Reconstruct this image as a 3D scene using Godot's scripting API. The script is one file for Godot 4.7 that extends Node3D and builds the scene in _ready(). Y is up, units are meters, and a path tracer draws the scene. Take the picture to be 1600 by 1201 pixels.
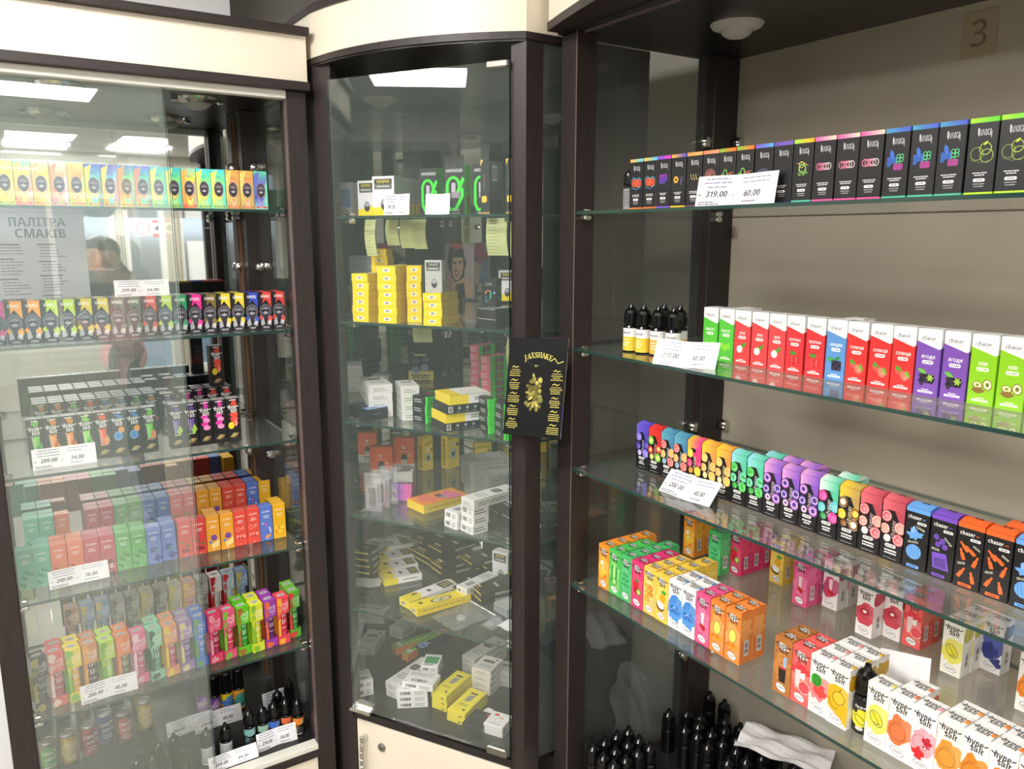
extends Node3D
# A corner of a small shop: three glazed display cabinets (dark laminate posts, cream tops) full of small cartons and bottles.
# World frame: y up, metres. The mirror-backed cabinet runs along x at z = -1.84, the wide open cabinet along z at x = 1.0, the corner cabinet joins them.

const TURN_WIDE := -PI / 2              # things in the wide cabinet face -x
const TURN_CORNER := -1.0367            # things in the corner cabinet face its door
var M := {}                             # shared materials
var cells := {}                         # printed designs: name -> {"a": atlas, "f": front, "s": side, "t": top} in uv
var atlases: Array[Image] = []
var atlas_mats: Array[StandardMaterial3D] = []
var next_cell := 0
var mesh_store := {}
var taken := {}
var glyphs := {}
var fonts := {}
var rng := RandomNumberGenerator.new()

const NTH := ["first", "second", "third", "fourth", "fifth", "sixth", "seventh", "eighth", "ninth", "tenth", "eleventh", "twelfth", "thirteenth", "fourteenth", "fifteenth", "sixteenth", "seventeenth", "eighteenth", "nineteenth", "twentieth", "twenty-first", "twenty-second"]


func _ready() -> void:
	rng.seed = 7
	# --- camera
	var cam := Camera3D.new()
	cam.name = "camera"
	cam.projection = Camera3D.PROJECTION_PERSPECTIVE
	cam.keep_aspect = Camera3D.KEEP_HEIGHT
	cam.fov = 51.97
	cam.position = Vector3(0, 1.65, 0)
	cam.rotation_degrees = Vector3(-10.6, -33.1, 0)
	cam.near = 0.02
	add_child(cam)
	cam.current = true
	# --- environment: an indoor scene, the sky only shows through the shop door
	var we := WorldEnvironment.new()
	we.name = "environment"
	var env := Environment.new()
	var sky := Sky.new()
	var sm := ProceduralSkyMaterial.new()
	sm.sky_top_color = Color(0.55, 0.66, 0.8)
	sm.sky_horizon_color = Color(0.8, 0.84, 0.88)
	sm.ground_bottom_color = Color(0.3, 0.3, 0.3)
	sm.ground_horizon_color = Color(0.6, 0.6, 0.6)
	sm.sun_angle_max = 0.0
	sky.sky_material = sm
	env.background_mode = Environment.BG_SKY
	env.sky = sky
	env.tonemap_mode = Environment.TONE_MAPPER_LINEAR
	env.tonemap_exposure = EXPOSURE
	env.sdfgi_enabled = true
	env.ssao_enabled = true
	env.ssil_enabled = true
	we.environment = env
	add_child(we)
	# --- the ceiling's light panels: x, z
	make_materials()
	for p in PANELS:
		ceiling_panel(p)
	build_room()
	print_designs()
	build_mirror_cabinet()
	build_corner_cabinet()
	build_wide_cabinet()
	fill_wide_cabinet()
	fill_mirror_cabinet()
	fill_corner_cabinet()
	build_surroundings()
	finish_atlases()


const EXPOSURE := 2.1
const PANEL_GLOW := 7.0
const PANEL_LIGHT := 1.6
const CEILING := 2.6
const PANELS := [Vector2(-0.35, -1.0), Vector2(0.4, 2.55), Vector2(-2.45, -1.7), Vector2(0.5, 5.25), Vector2(1.45, 5.1), Vector2(-2.4, 2.55), Vector2(-2.4, 0.6), Vector2(-1.0, 1.1)]


# ---------------------------------------------------------------- naming, things and parts
func numbered(called: String) -> String:
	if not taken.has(called):
		taken[called] = 0
		return called
	taken[called] += 1
	return "%s_%03d" % [called, taken[called]]


func nth(i: int) -> String:
	return NTH[clampi(i, 0, NTH.size() - 1)]


func tag(o: Node, label: String, category: String, group := "", kind := "") -> void:
	if label: o.set_meta("label", label)
	if category: o.set_meta("category", category)
	if group: o.set_meta("group", group)
	if kind: o.set_meta("kind", kind)


func thing(called: String, label: String, category: String, at := Vector3.ZERO, turn := 0.0, group := "") -> Node3D:
	var o := Node3D.new()
	o.name = numbered(called)
	add_child(o)
	o.position = at
	o.rotation.y = turn
	tag(o, label, category, group)
	return o


func part(called: String, mesh: Mesh, m: Material, parent: Node, at := Vector3.ZERO) -> MeshInstance3D:
	var o := MeshInstance3D.new()
	o.name = called if parent != self else numbered(called)
	o.mesh = mesh
	o.material_override = m
	o.position = at
	parent.add_child(o, true)
	return o


func structure(called: String, mesh: Mesh, m: Material, at := Vector3.ZERO) -> MeshInstance3D:
	var o := part(called, mesh, m, self, at)
	o.set_meta("kind", "structure")
	return o


# ---------------------------------------------------------------- mesh building
class MB:
	var v := PackedVector3Array()
	var n := PackedVector3Array()
	var t := PackedVector2Array()

	func tri(a: Vector3, b: Vector3, c: Vector3, ua := Vector2.ZERO, ub := Vector2.ZERO, uc := Vector2.ZERO) -> void:
		var k := (c - a).cross(b - a).normalized()
		v.append(a); v.append(b); v.append(c)
		n.append(k); n.append(k); n.append(k)
		t.append(ua); t.append(ub); t.append(uc)

	func tri_smooth(a: Vector3, b: Vector3, c: Vector3, na: Vector3, nb: Vector3, nc: Vector3, ua := Vector2.ZERO, ub := Vector2.ZERO, uc := Vector2.ZERO) -> void:
		v.append(a); v.append(b); v.append(c)
		n.append(na); n.append(nb); n.append(nc)
		t.append(ua); t.append(ub); t.append(uc)

	# corners clockwise as seen from outside, beginning top left: a top-left, b top-right, c bottom-right, d bottom-left
	func quad(a: Vector3, b: Vector3, c: Vector3, d: Vector3, r := Rect2(0, 0, 1, 1)) -> void:
		var e := r.end
		tri(a, b, c, r.position, Vector2(e.x, r.position.y), e)
		tri(a, c, d, r.position, e, Vector2(r.position.x, e.y))

	func box(c: Vector3, s: Vector3) -> void:
		bevel_box(c, s, 0.0)

	# a box whose edges along y and top/bottom rims are chamfered by b
	func bevel_box(c: Vector3, s: Vector3, b: float) -> void:
		var h := s / 2
		if b <= 0.0:
			var p := func(x, y, z): return c + Vector3(x * h.x, y * h.y, z * h.z)
			quad(p.call(-1, 1, 1), p.call(1, 1, 1), p.call(1, -1, 1), p.call(-1, -1, 1))
			quad(p.call(1, 1, -1), p.call(-1, 1, -1), p.call(-1, -1, -1), p.call(1, -1, -1))
			quad(p.call(1, 1, 1), p.call(1, 1, -1), p.call(1, -1, -1), p.call(1, -1, 1))
			quad(p.call(-1, 1, -1), p.call(-1, 1, 1), p.call(-1, -1, 1), p.call(-1, -1, -1))
			quad(p.call(-1, 1, -1), p.call(1, 1, -1), p.call(1, 1, 1), p.call(-1, 1, 1))
			quad(p.call(-1, -1, 1), p.call(1, -1, 1), p.call(1, -1, -1), p.call(-1, -1, -1))
			return
		var ring := func(y: float, k: float) -> PackedVector3Array:
			var x := h.x - k
			var z := h.z - k
			return PackedVector3Array([c + Vector3(-x + b, y, z), c + Vector3(x - b, y, z), c + Vector3(x, y, z - b), c + Vector3(x, y, -z + b), c + Vector3(x - b, y, -z), c + Vector3(-x + b, y, -z), c + Vector3(-x, y, -z + b), c + Vector3(-x, y, z - b)])
		var rings := [ring.call(-h.y, b), ring.call(-h.y + b, 0.0), ring.call(h.y - b, 0.0), ring.call(h.y, b)]
		for k in 3:
			for i in 8:
				var j := (i + 1) % 8
				quad(rings[k + 1][i], rings[k + 1][j], rings[k][j], rings[k][i])
		for i in range(1, 7):
			tri(rings[3][0], rings[3][i + 1], rings[3][i])
			tri(rings[0][0], rings[0][i], rings[0][i + 1])

	# profile: points (radius, y) from the bottom up, round the y axis; uv runs round and up within r
	func lathe(profile: PackedVector2Array, seg := 20, at := Vector3.ZERO, r := Rect2(0, 0, 1, 1), from := 0.0, to := TAU) -> void:
		var m := profile.size()
		var len_all := 0.0
		var along := PackedFloat32Array([0.0])
		for i in range(1, m):
			len_all += profile[i].distance_to(profile[i - 1])
			along.append(len_all)
		for i in m - 1:
			var e := profile[i + 1] - profile[i]
			if e.length() < 1e-7: continue
			var no := Vector2(e.y, -e.x).normalized()
			for k in seg:
				var a0 := from + (to - from) * k / seg
				var a1 := from + (to - from) * (k + 1) / seg
				var d0 := Vector3(sin(a0), 0, cos(a0))
				var d1 := Vector3(sin(a1), 0, cos(a1))
				var p00 := at + d0 * profile[i].x + Vector3.UP * profile[i].y
				var p10 := at + d1 * profile[i].x + Vector3.UP * profile[i].y
				var p01 := at + d0 * profile[i + 1].x + Vector3.UP * profile[i + 1].y
				var p11 := at + d1 * profile[i + 1].x + Vector3.UP * profile[i + 1].y
				var n0 := d0 * no.x + Vector3.UP * no.y
				var n1 := d1 * no.x + Vector3.UP * no.y
				var u0 := r.position.x + r.size.x * k / seg
				var u1 := r.position.x + r.size.x * (k + 1) / seg
				var w0 := r.end.y - r.size.y * along[i] / len_all
				var w1 := r.end.y - r.size.y * along[i + 1] / len_all
				if profile[i + 1].x > 1e-6: tri_smooth(p01, p11, p10, n0, n1, n1, Vector2(u0, w1), Vector2(u1, w1), Vector2(u1, w0))
				if profile[i].x > 1e-6: tri_smooth(p01, p10, p00, n0, n1, n0, Vector2(u0, w1), Vector2(u1, w0), Vector2(u0, w0))

	# a flat outline in x and z (counter-clockwise seen from above), stood from y0 to y1
	func prism(outline: PackedVector2Array, y0: float, y1: float) -> void:
		var o := outline
		if Geometry2D.is_polygon_clockwise(o):
			o = o.duplicate()
			o.reverse()
		var m := o.size()
		for i in m:
			var a := o[i]
			var b := o[(i + 1) % m]
			# outward side of a counter-clockwise edge in (x, z) with z down the page
			quad(Vector3(b.x, y1, b.y), Vector3(a.x, y1, a.y), Vector3(a.x, y0, a.y), Vector3(b.x, y0, b.y))
		var ix := Geometry2D.triangulate_polygon(o)
		for i in range(0, ix.size(), 3):
			var a := o[ix[i]]; var b := o[ix[i + 1]]; var c := o[ix[i + 2]]
			var s := (b - a).cross(c - a)
			if s < 0.0:
				var q := b; b = c; c = q
			tri(Vector3(a.x, y1, a.y), Vector3(b.x, y1, b.y), Vector3(c.x, y1, c.y))
			tri(Vector3(a.x, y0, a.y), Vector3(c.x, y0, c.y), Vector3(b.x, y0, b.y))

	# a round bar through points
	func tube(path: PackedVector3Array, rad: float, seg := 8) -> void:
		for i in path.size() - 1:
			var d := (path[i + 1] - path[i]).normalized()
			var s := d.cross(Vector3.UP if absf(d.y) < 0.9 else Vector3.RIGHT).normalized()
			var w := s.cross(d).normalized()
			for k in seg:
				var a0 := TAU * k / seg
				var a1 := TAU * (k + 1) / seg
				var e0 := s * cos(a0) + w * sin(a0)
				var e1 := s * cos(a1) + w * sin(a1)
				tri_smooth(path[i] + e0 * rad, path[i + 1] + e0 * rad, path[i + 1] + e1 * rad, e0, e0, e1)
				tri_smooth(path[i] + e0 * rad, path[i + 1] + e1 * rad, path[i] + e1 * rad, e0, e1, e1)
		for end in [[path[0], path[1]], [path[-1], path[-2]]]:
			var d: Vector3 = (end[0] - end[1]).normalized()
			var s := d.cross(Vector3.UP if absf(d.y) < 0.9 else Vector3.RIGHT).normalized()
			var w := s.cross(d).normalized()
			for k in seg:
				var a0 := TAU * k / seg
				var a1 := TAU * (k + 1) / seg
				tri(end[0], end[0] + (s * cos(a0) + w * sin(a0)) * rad, end[0] + (s * cos(a1) + w * sin(a1)) * rad)

	func done() -> ArrayMesh:
		var a := []
		a.resize(Mesh.ARRAY_MAX)
		a[Mesh.ARRAY_VERTEX] = v
		a[Mesh.ARRAY_NORMAL] = n
		a[Mesh.ARRAY_TEX_UV] = t
		var m := ArrayMesh.new()
		m.add_surface_from_arrays(Mesh.PRIMITIVE_TRIANGLES, a)
		return m


func box_mesh(size: Vector3, bevel := 0.0) -> ArrayMesh:
	var key := "box%s%s" % [size, bevel]
	if not mesh_store.has(key):
		var b := MB.new()
		b.bevel_box(Vector3.ZERO, size, bevel)
		mesh_store[key] = b.done()
	return mesh_store[key]


# a box given by its two far corners, named, under a parent
func slab(called: String, m: Material, parent: Node, lo: Vector3, hi: Vector3, bevel := 0.0) -> MeshInstance3D:
	return part(called, box_mesh((hi - lo).abs(), bevel), m, parent, (lo + hi) / 2)


# ---------------------------------------------------------------- materials
func mat(c: Color, rough := 0.6, metal := 0.0) -> StandardMaterial3D:
	var m := StandardMaterial3D.new()
	m.albedo_color = c
	m.roughness = rough
	m.metallic = metal
	return m


func noise_tex(freq: float, w: int, h: int, ramp: Gradient, sd: int, kind := FastNoiseLite.TYPE_SIMPLEX_SMOOTH, oct := 4) -> NoiseTexture2D:
	var t := NoiseTexture2D.new()
	var n := FastNoiseLite.new()
	n.noise_type = kind
	n.seed = sd
	n.frequency = freq
	n.fractal_octaves = oct
	t.noise = n
	t.width = w
	t.height = h
	t.seamless = true
	t.color_ramp = ramp
	return t


func ramp(a: Color, b: Color, c := Color.TRANSPARENT) -> Gradient:
	var g := Gradient.new()
	if c.a == 0.0:
		g.offsets = PackedFloat32Array([0.0, 1.0])
		g.colors = PackedColorArray([a, b])
	else:
		g.offsets = PackedFloat32Array([0.0, 0.5, 1.0])
		g.colors = PackedColorArray([a, b, c])
	return g


func make_materials() -> void:
	# dark wenge laminate: fine upright streaks
	var grain := Image.create(256, 256, false, Image.FORMAT_RGB8)
	var gn := FastNoiseLite.new()
	gn.seed = 3
	gn.frequency = 0.05
	for x in 256:
		for y in 256:
			var k := gn.get_noise_2d(x * 4.0, y * 0.22) * 0.5 + 0.5
			var f := gn.get_noise_2d(x * 14.0 + 90.0, y * 0.5) * 0.5 + 0.5
			var c := Color(0.125, 0.102, 0.10).lerp(Color(0.245, 0.208, 0.205), clampf(k * 0.7 + f * 0.5 - 0.1, 0, 1))
			grain.set_pixel(x, y, c)
	var wood := mat(Color.WHITE, 0.42)
	wood.albedo_texture = ImageTexture.create_from_image(grain)
	wood.uv1_triplanar = true
	wood.uv1_world_triplanar = true
	wood.uv1_scale = Vector3(4, 4, 4)
	M.wood = wood
	var grain2 := grain.duplicate() as Image
	grain2.rotate_90(CLOCKWISE)
	var wood2: StandardMaterial3D = wood.duplicate()
	wood2.albedo_texture = ImageTexture.create_from_image(grain2)
	M.wood_across = wood2
	M.board = mat(Color(0.13, 0.12, 0.125), 0.3)
	M.cream = mat(Color(0.94, 0.905, 0.835), 0.38)
	M.cream.albedo_texture = noise_tex(0.02, 128, 128, ramp(Color(0.985, 0.985, 0.98), Color.WHITE), 5)
	M.cream.uv1_triplanar = true
	M.cream.uv1_world_triplanar = true
	M.track = mat(Color(0.9, 0.9, 0.86), 0.35)
	M.edge_tape = mat(Color(0.42, 0.36, 0.35), 0.4)
	M.chipboard = mat(Color(0.45, 0.31, 0.19), 0.7)
	M.mirror = mat(Color(0.86, 0.88, 0.87), 0.02, 1.0)
	var g := mat(Color(0.9, 1.0, 0.96, 0.03), 0.0)
	g.transparency = BaseMaterial3D.TRANSPARENCY_ALPHA
	M.glass = g
	var clear := mat(Color(0.95, 0.97, 1.0, 0.12), 0.05)
	clear.transparency = BaseMaterial3D.TRANSPARENCY_ALPHA
	M.clear_plastic = clear
	M.glass_edge = mat(Color(0.16, 0.27, 0.25), 0.08)
	M.chrome = mat(Color(0.82, 0.82, 0.8), 0.18, 1.0)
	M.steel = mat(Color(0.6, 0.6, 0.58), 0.35, 1.0)
	M.black = mat(Color(0.05, 0.05, 0.055), 0.22)
	M.black_matt = mat(Color(0.07, 0.07, 0.075), 0.6)
	M.rubber = mat(Color(0.04, 0.04, 0.04), 0.5)
	M.paper = mat(Color(0.95, 0.95, 0.96), 0.8)
	M.white = mat(Color(0.92, 0.92, 0.9), 0.45)
	M.frost = mat(Color(0.72, 0.72, 0.7), 0.35)
	M.frost.subsurf_scatter_enabled = true
	M.frost.subsurf_scatter_strength = 0.2
	M.note = mat(Color(0.78, 0.83, 0.60), 0.85)
	M.wall = mat(Color(0.80, 0.785, 0.745), 0.9)
	M.wall.albedo_texture = noise_tex(0.01, 256, 256, ramp(Color(0.95, 0.95, 0.95), Color.WHITE), 21)
	M.wall.uv1_triplanar = true
	M.wall.uv1_world_triplanar = true
	M.wall.uv1_scale = Vector3(0.7, 0.7, 0.7)
	M.back_panel = mat(Color(0.73, 0.70, 0.63), 0.45)
	M.back_panel.albedo_texture = noise_tex(0.006, 256, 256, ramp(Color(0.9, 0.9, 0.9), Color.WHITE), 33)
	M.back_panel.uv1_triplanar = true
	M.back_panel.uv1_world_triplanar = true
	M.post_beige = mat(Color(0.72, 0.69, 0.62), 0.6)
	M.wall_white = mat(Color(0.96, 0.96, 0.97), 0.85)
	M.ceiling = mat(Color(0.82, 0.82, 0.8), 0.9)
	M.floor = mat(Color.WHITE, 0.35)
	M.floor.albedo_texture = noise_tex(0.02, 256, 256, ramp(Color(0.55, 0.51, 0.46), Color(0.64, 0.6, 0.54)), 8)
	M.floor.uv1_triplanar = true
	M.floor.uv1_world_triplanar = true
	var glow := mat(Color(1, 1, 1), 0.5)
	glow.emission_enabled = true
	glow.emission = Color(1.0, 0.985, 0.96)
	glow.emission_energy_multiplier = PANEL_GLOW
	M.glow = glow


# ---------------------------------------------------------------- the room
func ceiling_panel(p: Vector2) -> void:
	var side := "over the cabinets" if p.y < 0 else ("near the shop door" if p.y > 4 else "behind the customer aisle")
	var nearer := "facing the mirror cabinet" if p.x > 0.0 and p.x < 1.0 else ("on the aisle side" if p.x < -2.0 else ("by the counter" if p.x > 1.0 else "in the middle"))
	var which := nth(PANELS.find(p))
	var o := thing("ceiling_light", "square white light panel in the ceiling %s, %s, %s from the mirror cabinet" % [side, nearer, which], "ceiling light", Vector3(p.x, CEILING, p.y), 0.0, "square ceiling light panels")
	var f := MB.new()
	for s in [-1, 1]:
		f.box(Vector3(s * 0.2925, -0.006, 0), Vector3(0.012, 0.012, 0.597))
		f.box(Vector3(0, -0.006, s * 0.2925), Vector3(0.573, 0.012, 0.012))
	part("frame", f.done(), M.white, o)
	part("diffuser", box_mesh(Vector3(0.572, 0.004, 0.572)), M.glow, o, Vector3(0, -0.004, 0))
	var l := AreaLight3D.new()
	l.name = "panel_light"
	l.area_size = Vector2(0.57, 0.57)
	l.light_color = Color(1.0, 0.985, 0.965)
	l.light_energy = PANEL_LIGHT
	l.shadow_enabled = true
	l.set("area_range", 12.0)
	l.set("area_attenuation", 2.0)
	l.rotation_degrees = Vector3(-90, 0, 0)
	l.position = Vector3(0, -0.014, 0)
	o.add_child(l)


# ---------------------------------------------------------------- printing: a pen that paints on the atlas images
class Pen:
	var im: Image
	var o := Vector2.ZERO       # origin of the area in pixels
	var s := Vector2.ONE        # its size in pixels
	var asp := 1.0              # true width over true height of the printed face
	var clip := Rect2i()

	func area(image: Image, r: Rect2, true_aspect: float) -> void:
		im = image
		o = r.position
		s = r.size
		asp = true_aspect
		clip = Rect2i(r)

	func px(u: float, v: float) -> Vector2:
		return o + Vector2(u, v) * s

	func fill(c: Color) -> void:
		im.fill_rect(clip, c)

	func rect(u0: float, v0: float, u1: float, v1: float, c: Color) -> void:
		var a := px(u0, v0).round()
		var b := px(u1, v1).round()
		im.fill_rect(Rect2i(a, Vector2(maxf(b.x - a.x, 1), maxf(b.y - a.y, 1))).intersection(clip), c)

	# a dyed transition between colours, top to bottom (or left to right)
	func blend(u0: float, v0: float, u1: float, v1: float, cols: Array, sideways := false) -> void:
		var n := 24
		for i in n:
			var k := (i + 0.5) / n * (cols.size() - 1)
			var j := mini(int(k), cols.size() - 2)
			var c: Color = cols[j].lerp(cols[j + 1], k - j)
			if sideways: rect(lerpf(u0, u1, float(i) / n), v0, lerpf(u0, u1, (i + 1.0) / n), v1, c)
			else: rect(u0, lerpf(v0, v1, float(i) / n), u1, lerpf(v0, v1, (i + 1.0) / n), c)

	func poly_px(p: PackedVector2Array, c: Color) -> void:
		var top := INF
		var bot := -INF
		for q in p:
			top = minf(top, q.y)
			bot = maxf(bot, q.y)
		var n := p.size()
		for y in range(maxi(int(floor(top)), clip.position.y), mini(int(ceil(bot)), clip.end.y - 1) + 1):
			var yy := y + 0.5
			var xs := PackedFloat32Array()
			for i in n:
				var a := p[i]
				var b := p[(i + 1) % n]
				if (a.y <= yy) != (b.y <= yy):
					xs.append(a.x + (yy - a.y) / (b.y - a.y) * (b.x - a.x))
			xs.sort()
			for i in range(0, xs.size() - 1, 2):
				var x0 := maxi(roundi(xs[i]), clip.position.x)
				var x1 := mini(roundi(xs[i + 1]), clip.end.x)
				if x1 > x0: im.fill_rect(Rect2i(x0, y, x1 - x0, 1), c)

	func poly(p: Array, c: Color) -> void:
		var q := PackedVector2Array()
		for a in p: q.append(px(a[0], a[1]))
		poly_px(q, c)

	# round shapes: radii in shares of the width
	func disc(u: float, v: float, r: float, c: Color, squash := 1.0, turn := 0.0, from := 0.0, to := TAU) -> void:
		poly_px(arc(u, v, r, squash, turn, from, to), c)

	func arc(u: float, v: float, r: float, squash := 1.0, turn := 0.0, from := 0.0, to := TAU) -> PackedVector2Array:
		var q := PackedVector2Array()
		var n := 20
		for i in n + (0 if to - from > 6.28 else 1):
			var a := from + (to - from) * i / n
			var e := Vector2(cos(a), sin(a) * squash).rotated(turn) * r
			q.append(px(u + e.x, v + e.y * asp))
		return q

	func ring(u: float, v: float, r: float, w: float, c: Color, squash := 1.0, turn := 0.0, from := 0.0, to := TAU) -> void:
		var q := arc(u, v, r, squash, turn, from, to)
		if to - from > 6.28: q.append(q[0])
		stroke(q, w * s.x, c)

	func stroke(q: PackedVector2Array, w: float, c: Color) -> void:
		w = maxf(w, 1.3)
		for i in q.size() - 1:
			var d := q[i + 1] - q[i]
			if d.length() < 0.01: continue
			var e := d.normalized() * w / 2
			var k := Vector2(-e.y, e.x)
			poly_px(PackedVector2Array([q[i] - e * 0.6 + k, q[i + 1] + e * 0.6 + k, q[i + 1] + e * 0.6 - k, q[i] - e * 0.6 - k]), c)

	func line(p: Array, w: float, c: Color) -> void:
		var q := PackedVector2Array()
		for a in p: q.append(px(a[0], a[1]))
		stroke(q, w * s.x, c)

	# an uneven splash of ink
	func splat(u: float, v: float, r: float, c: Color, sd: int, squash := 1.0, rough := 0.35) -> void:
		var g := RandomNumberGenerator.new()
		g.seed = sd
		var q := PackedVector2Array()
		for i in 18:
			var a := TAU * i / 18
			var e := Vector2(cos(a), sin(a) * squash) * r * (1.0 + rough * g.randf_range(-1, 1))
			q.append(px(u + e.x, v + e.y * asp))
		poly_px(q, c)

	func leaf(u: float, v: float, r: float, turn: float, c: Color, vein := Color.TRANSPARENT) -> void:
		var q := PackedVector2Array()
		for i in 11:
			var k := i / 10.0
			var e := Vector2(lerpf(-1, 1, k), -sin(k * PI) * 0.42).rotated(turn) * r
			q.append(px(u + e.x, v + e.y * asp))
		for i in 9:
			var k := 0.9 - i / 10.0
			var e := Vector2(lerpf(-1, 1, k), sin(k * PI) * 0.42).rotated(turn) * r
			q.append(px(u + e.x, v + e.y * asp))
		poly_px(q, c)
		if vein.a > 0:
			var e := Vector2(r * 0.85, 0).rotated(turn)
			line([[u - e.x, v - e.y * asp], [u + e.x, v + e.y * asp]], 0.02, vein)

	func pill(u: float, v: float, w: float, h: float, c: Color) -> void:
		rect(u - w / 2 + h / 2, v - h / 2 * asp, u + w / 2 - h / 2, v + h / 2 * asp, c)
		disc(u - w / 2 + h / 2, v, h / 2, c)
		disc(u + w / 2 - h / 2, v, h / 2, c)

	# print too small to read: rows of short dashes
	func small_print(u0: float, v0: float, u1: float, rows: int, dv: float, h: float, c: Color, sd := 1, centred := false) -> void:
		var g := RandomNumberGenerator.new()
		g.seed = sd
		for i in rows:
			var w := (u1 - u0) * g.randf_range(0.55, 1.0)
			var a := u0 + ((u1 - u0 - w) / 2 if centred else 0.0)
			var u := a
			while u < a + w - 0.01:
				var k := g.randf_range(0.04, 0.12) * (u1 - u0) / 0.6
				rect(u, v0 + i * dv, minf(u + k, a + w), v0 + i * dv + h, c)
				u += k + 0.016 * (u1 - u0) / 0.6

	func bars(u0: float, v0: float, u1: float, v1: float, sd := 1, upright := false) -> void:
		rect(u0, v0, u1, v1, Color(0.95, 0.95, 0.95))
		var g := RandomNumberGenerator.new()
		g.seed = sd
		var k := 0.08
		while k < 0.9:
			var w := g.randf_range(0.02, 0.07)
			if upright: rect(lerpf(u0, u1, 0.12), lerpf(v0, v1, k), lerpf(u0, u1, 0.88), lerpf(v0, v1, k + w), Color(0.1, 0.1, 0.1))
			else: rect(lerpf(u0, u1, k), lerpf(v0, v1, 0.12), lerpf(u0, u1, k + w), lerpf(v0, v1, 0.85), Color(0.1, 0.1, 0.1))
			k += w + g.randf_range(0.02, 0.06)

	# glyph triangles in em units (see letters()), centred at u, v, with capitals h widths high; fitted into fit widths
	func text(tris: PackedVector2Array, wide: float, u: float, v: float, h: float, c: Color, fit := 0.9, turn := 0.0, slant := 0.0, stretch := 1.0) -> void:
		var k := h * s.x / 0.72
		var kx := k * stretch
		if wide * kx > fit * s.x: kx = fit * s.x / wide
		var sy := s.y * asp / s.x
		var mid := px(u, v)
		for i in range(0, tris.size(), 3):
			var q := PackedVector2Array()
			for j in 3:
				var p := tris[i + j]
				var e := Vector2((p.x - wide / 2) * kx + (p.y - 0.36) * k * slant, -(p.y - 0.36) * k).rotated(turn)
				q.append(mid + Vector2(e.x, e.y * sy))
			poly_px(q, c)


func letters(str_: String, face := "Droid Sans", bold := true) -> Array:
	var key := "%s|%s|%s" % [str_, face, bold]
	if glyphs.has(key): return glyphs[key]
	var fk := "%s%s" % [face, bold]
	if not fonts.has(fk):
		var f := SystemFont.new()
		f.font_names = PackedStringArray([face])
		f.font_weight = 700 if bold else 400
		fonts[fk] = f
	var t := TextMesh.new()
	t.font = fonts[fk]
	t.font_size = 64
	t.pixel_size = 1.0 / 64
	t.depth = 0.0
	t.curve_step = 4.0
	t.horizontal_alignment = HORIZONTAL_ALIGNMENT_LEFT
	t.vertical_alignment = VERTICAL_ALIGNMENT_BOTTOM
	t.text = str_
	var a := t.get_mesh_arrays()
	var out := PackedVector2Array()
	var lo := INF
	var hi := -INF
	var base := INF
	if a.size() and a[Mesh.ARRAY_VERTEX] != null:
		var vs: PackedVector3Array = a[Mesh.ARRAY_VERTEX]
		var ix: PackedInt32Array = a[Mesh.ARRAY_INDEX] if a[Mesh.ARRAY_INDEX] != null else PackedInt32Array(range(vs.size()))
		for p in vs:
			lo = minf(lo, p.x)
			hi = maxf(hi, p.x)
		# the line's descent is 0.236 em for these faces
		base = 0.25
		for i in ix: out.append(Vector2(vs[i].x - lo, vs[i].y - base))
	glyphs[key] = [out, maxf(hi - lo, 0.01) if out.size() else 0.01]
	return glyphs[key]


var pen := Pen.new()


func write(s: String, u: float, v: float, h: float, c: Color, fit := 0.9, bold := true, turn := 0.0, slant := 0.0, stretch := 1.0, face := "Droid Sans") -> void:
	var g := letters(s, face, bold)
	pen.text(g[0], g[1], u, v, h, c, fit, turn, slant, stretch)


# a new printed design: its cell holds front, side and top; w, h, d are the carton's true measures
func open_cell(called: String, flat := false) -> Dictionary:
	var per := 48
	var a := next_cell / per
	if a >= atlases.size():
		var im := Image.create(2048, 2048, false, Image.FORMAT_RGB8)
		im.fill(Color(0.5, 0.5, 0.5))
		atlases.append(im)
		var m := mat(Color.WHITE, 0.34)
		m.resource_name = "printed_card"
		atlas_mats.append(m)
	var k := next_cell % per
	var o := Vector2((k % 8) * 256, (k / 8) * 320)
	next_cell += 1
	var c := {"a": a}
	if flat:
		c.px_t = Rect2(o, Vector2(144, 240))
		c.px_f = Rect2(o + Vector2(144, 0), Vector2(112, 80))
		c.px_s = Rect2(o + Vector2(144, 80), Vector2(112, 80))
	else:
		c.px_f = Rect2(o, Vector2(112, 320))
		c.px_s = Rect2(o + Vector2(112, 0), Vector2(64, 320))
		c.px_t = Rect2(o + Vector2(176, 0), Vector2(80, 80))
		c.px_b = Rect2(o + Vector2(176, 80), Vector2(80, 240))
	for f in ["f", "s", "t", "b"]:
		if c.has("px_" + f):
			var r: Rect2 = c["px_" + f].grow(-1.0)
			c[f] = Rect2(r.position / 2048.0, r.size / 2048.0)
	cells[called] = c
	return c


func on(c: Dictionary, face: String, aspect: float) -> void:
	pen.area(atlases[c.a], c["px_" + face], aspect)


func finish_atlases() -> void:
	for i in atlases.size():
		atlas_mats[i].albedo_texture = ImageTexture.create_from_image(atlases[i])


# ---------------------------------------------------------------- the printed designs
const WHITE := Color(0.96, 0.96, 0.95)
const INK := Color(0.07, 0.07, 0.08)

func hx(s: String) -> Color:
	return Color.html(s)


func print_designs() -> void:
	print_outline_cartons()
	print_white_top_cartons()
	print_pattern_cartons()
	print_scribble_cartons()
	print_gorilla_cartons()
	print_splash_cartons()
	print_fruit_cartons()
	print_sleeves()
	print_tags()
	print_pod_cartons()
	print_labels()


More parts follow.
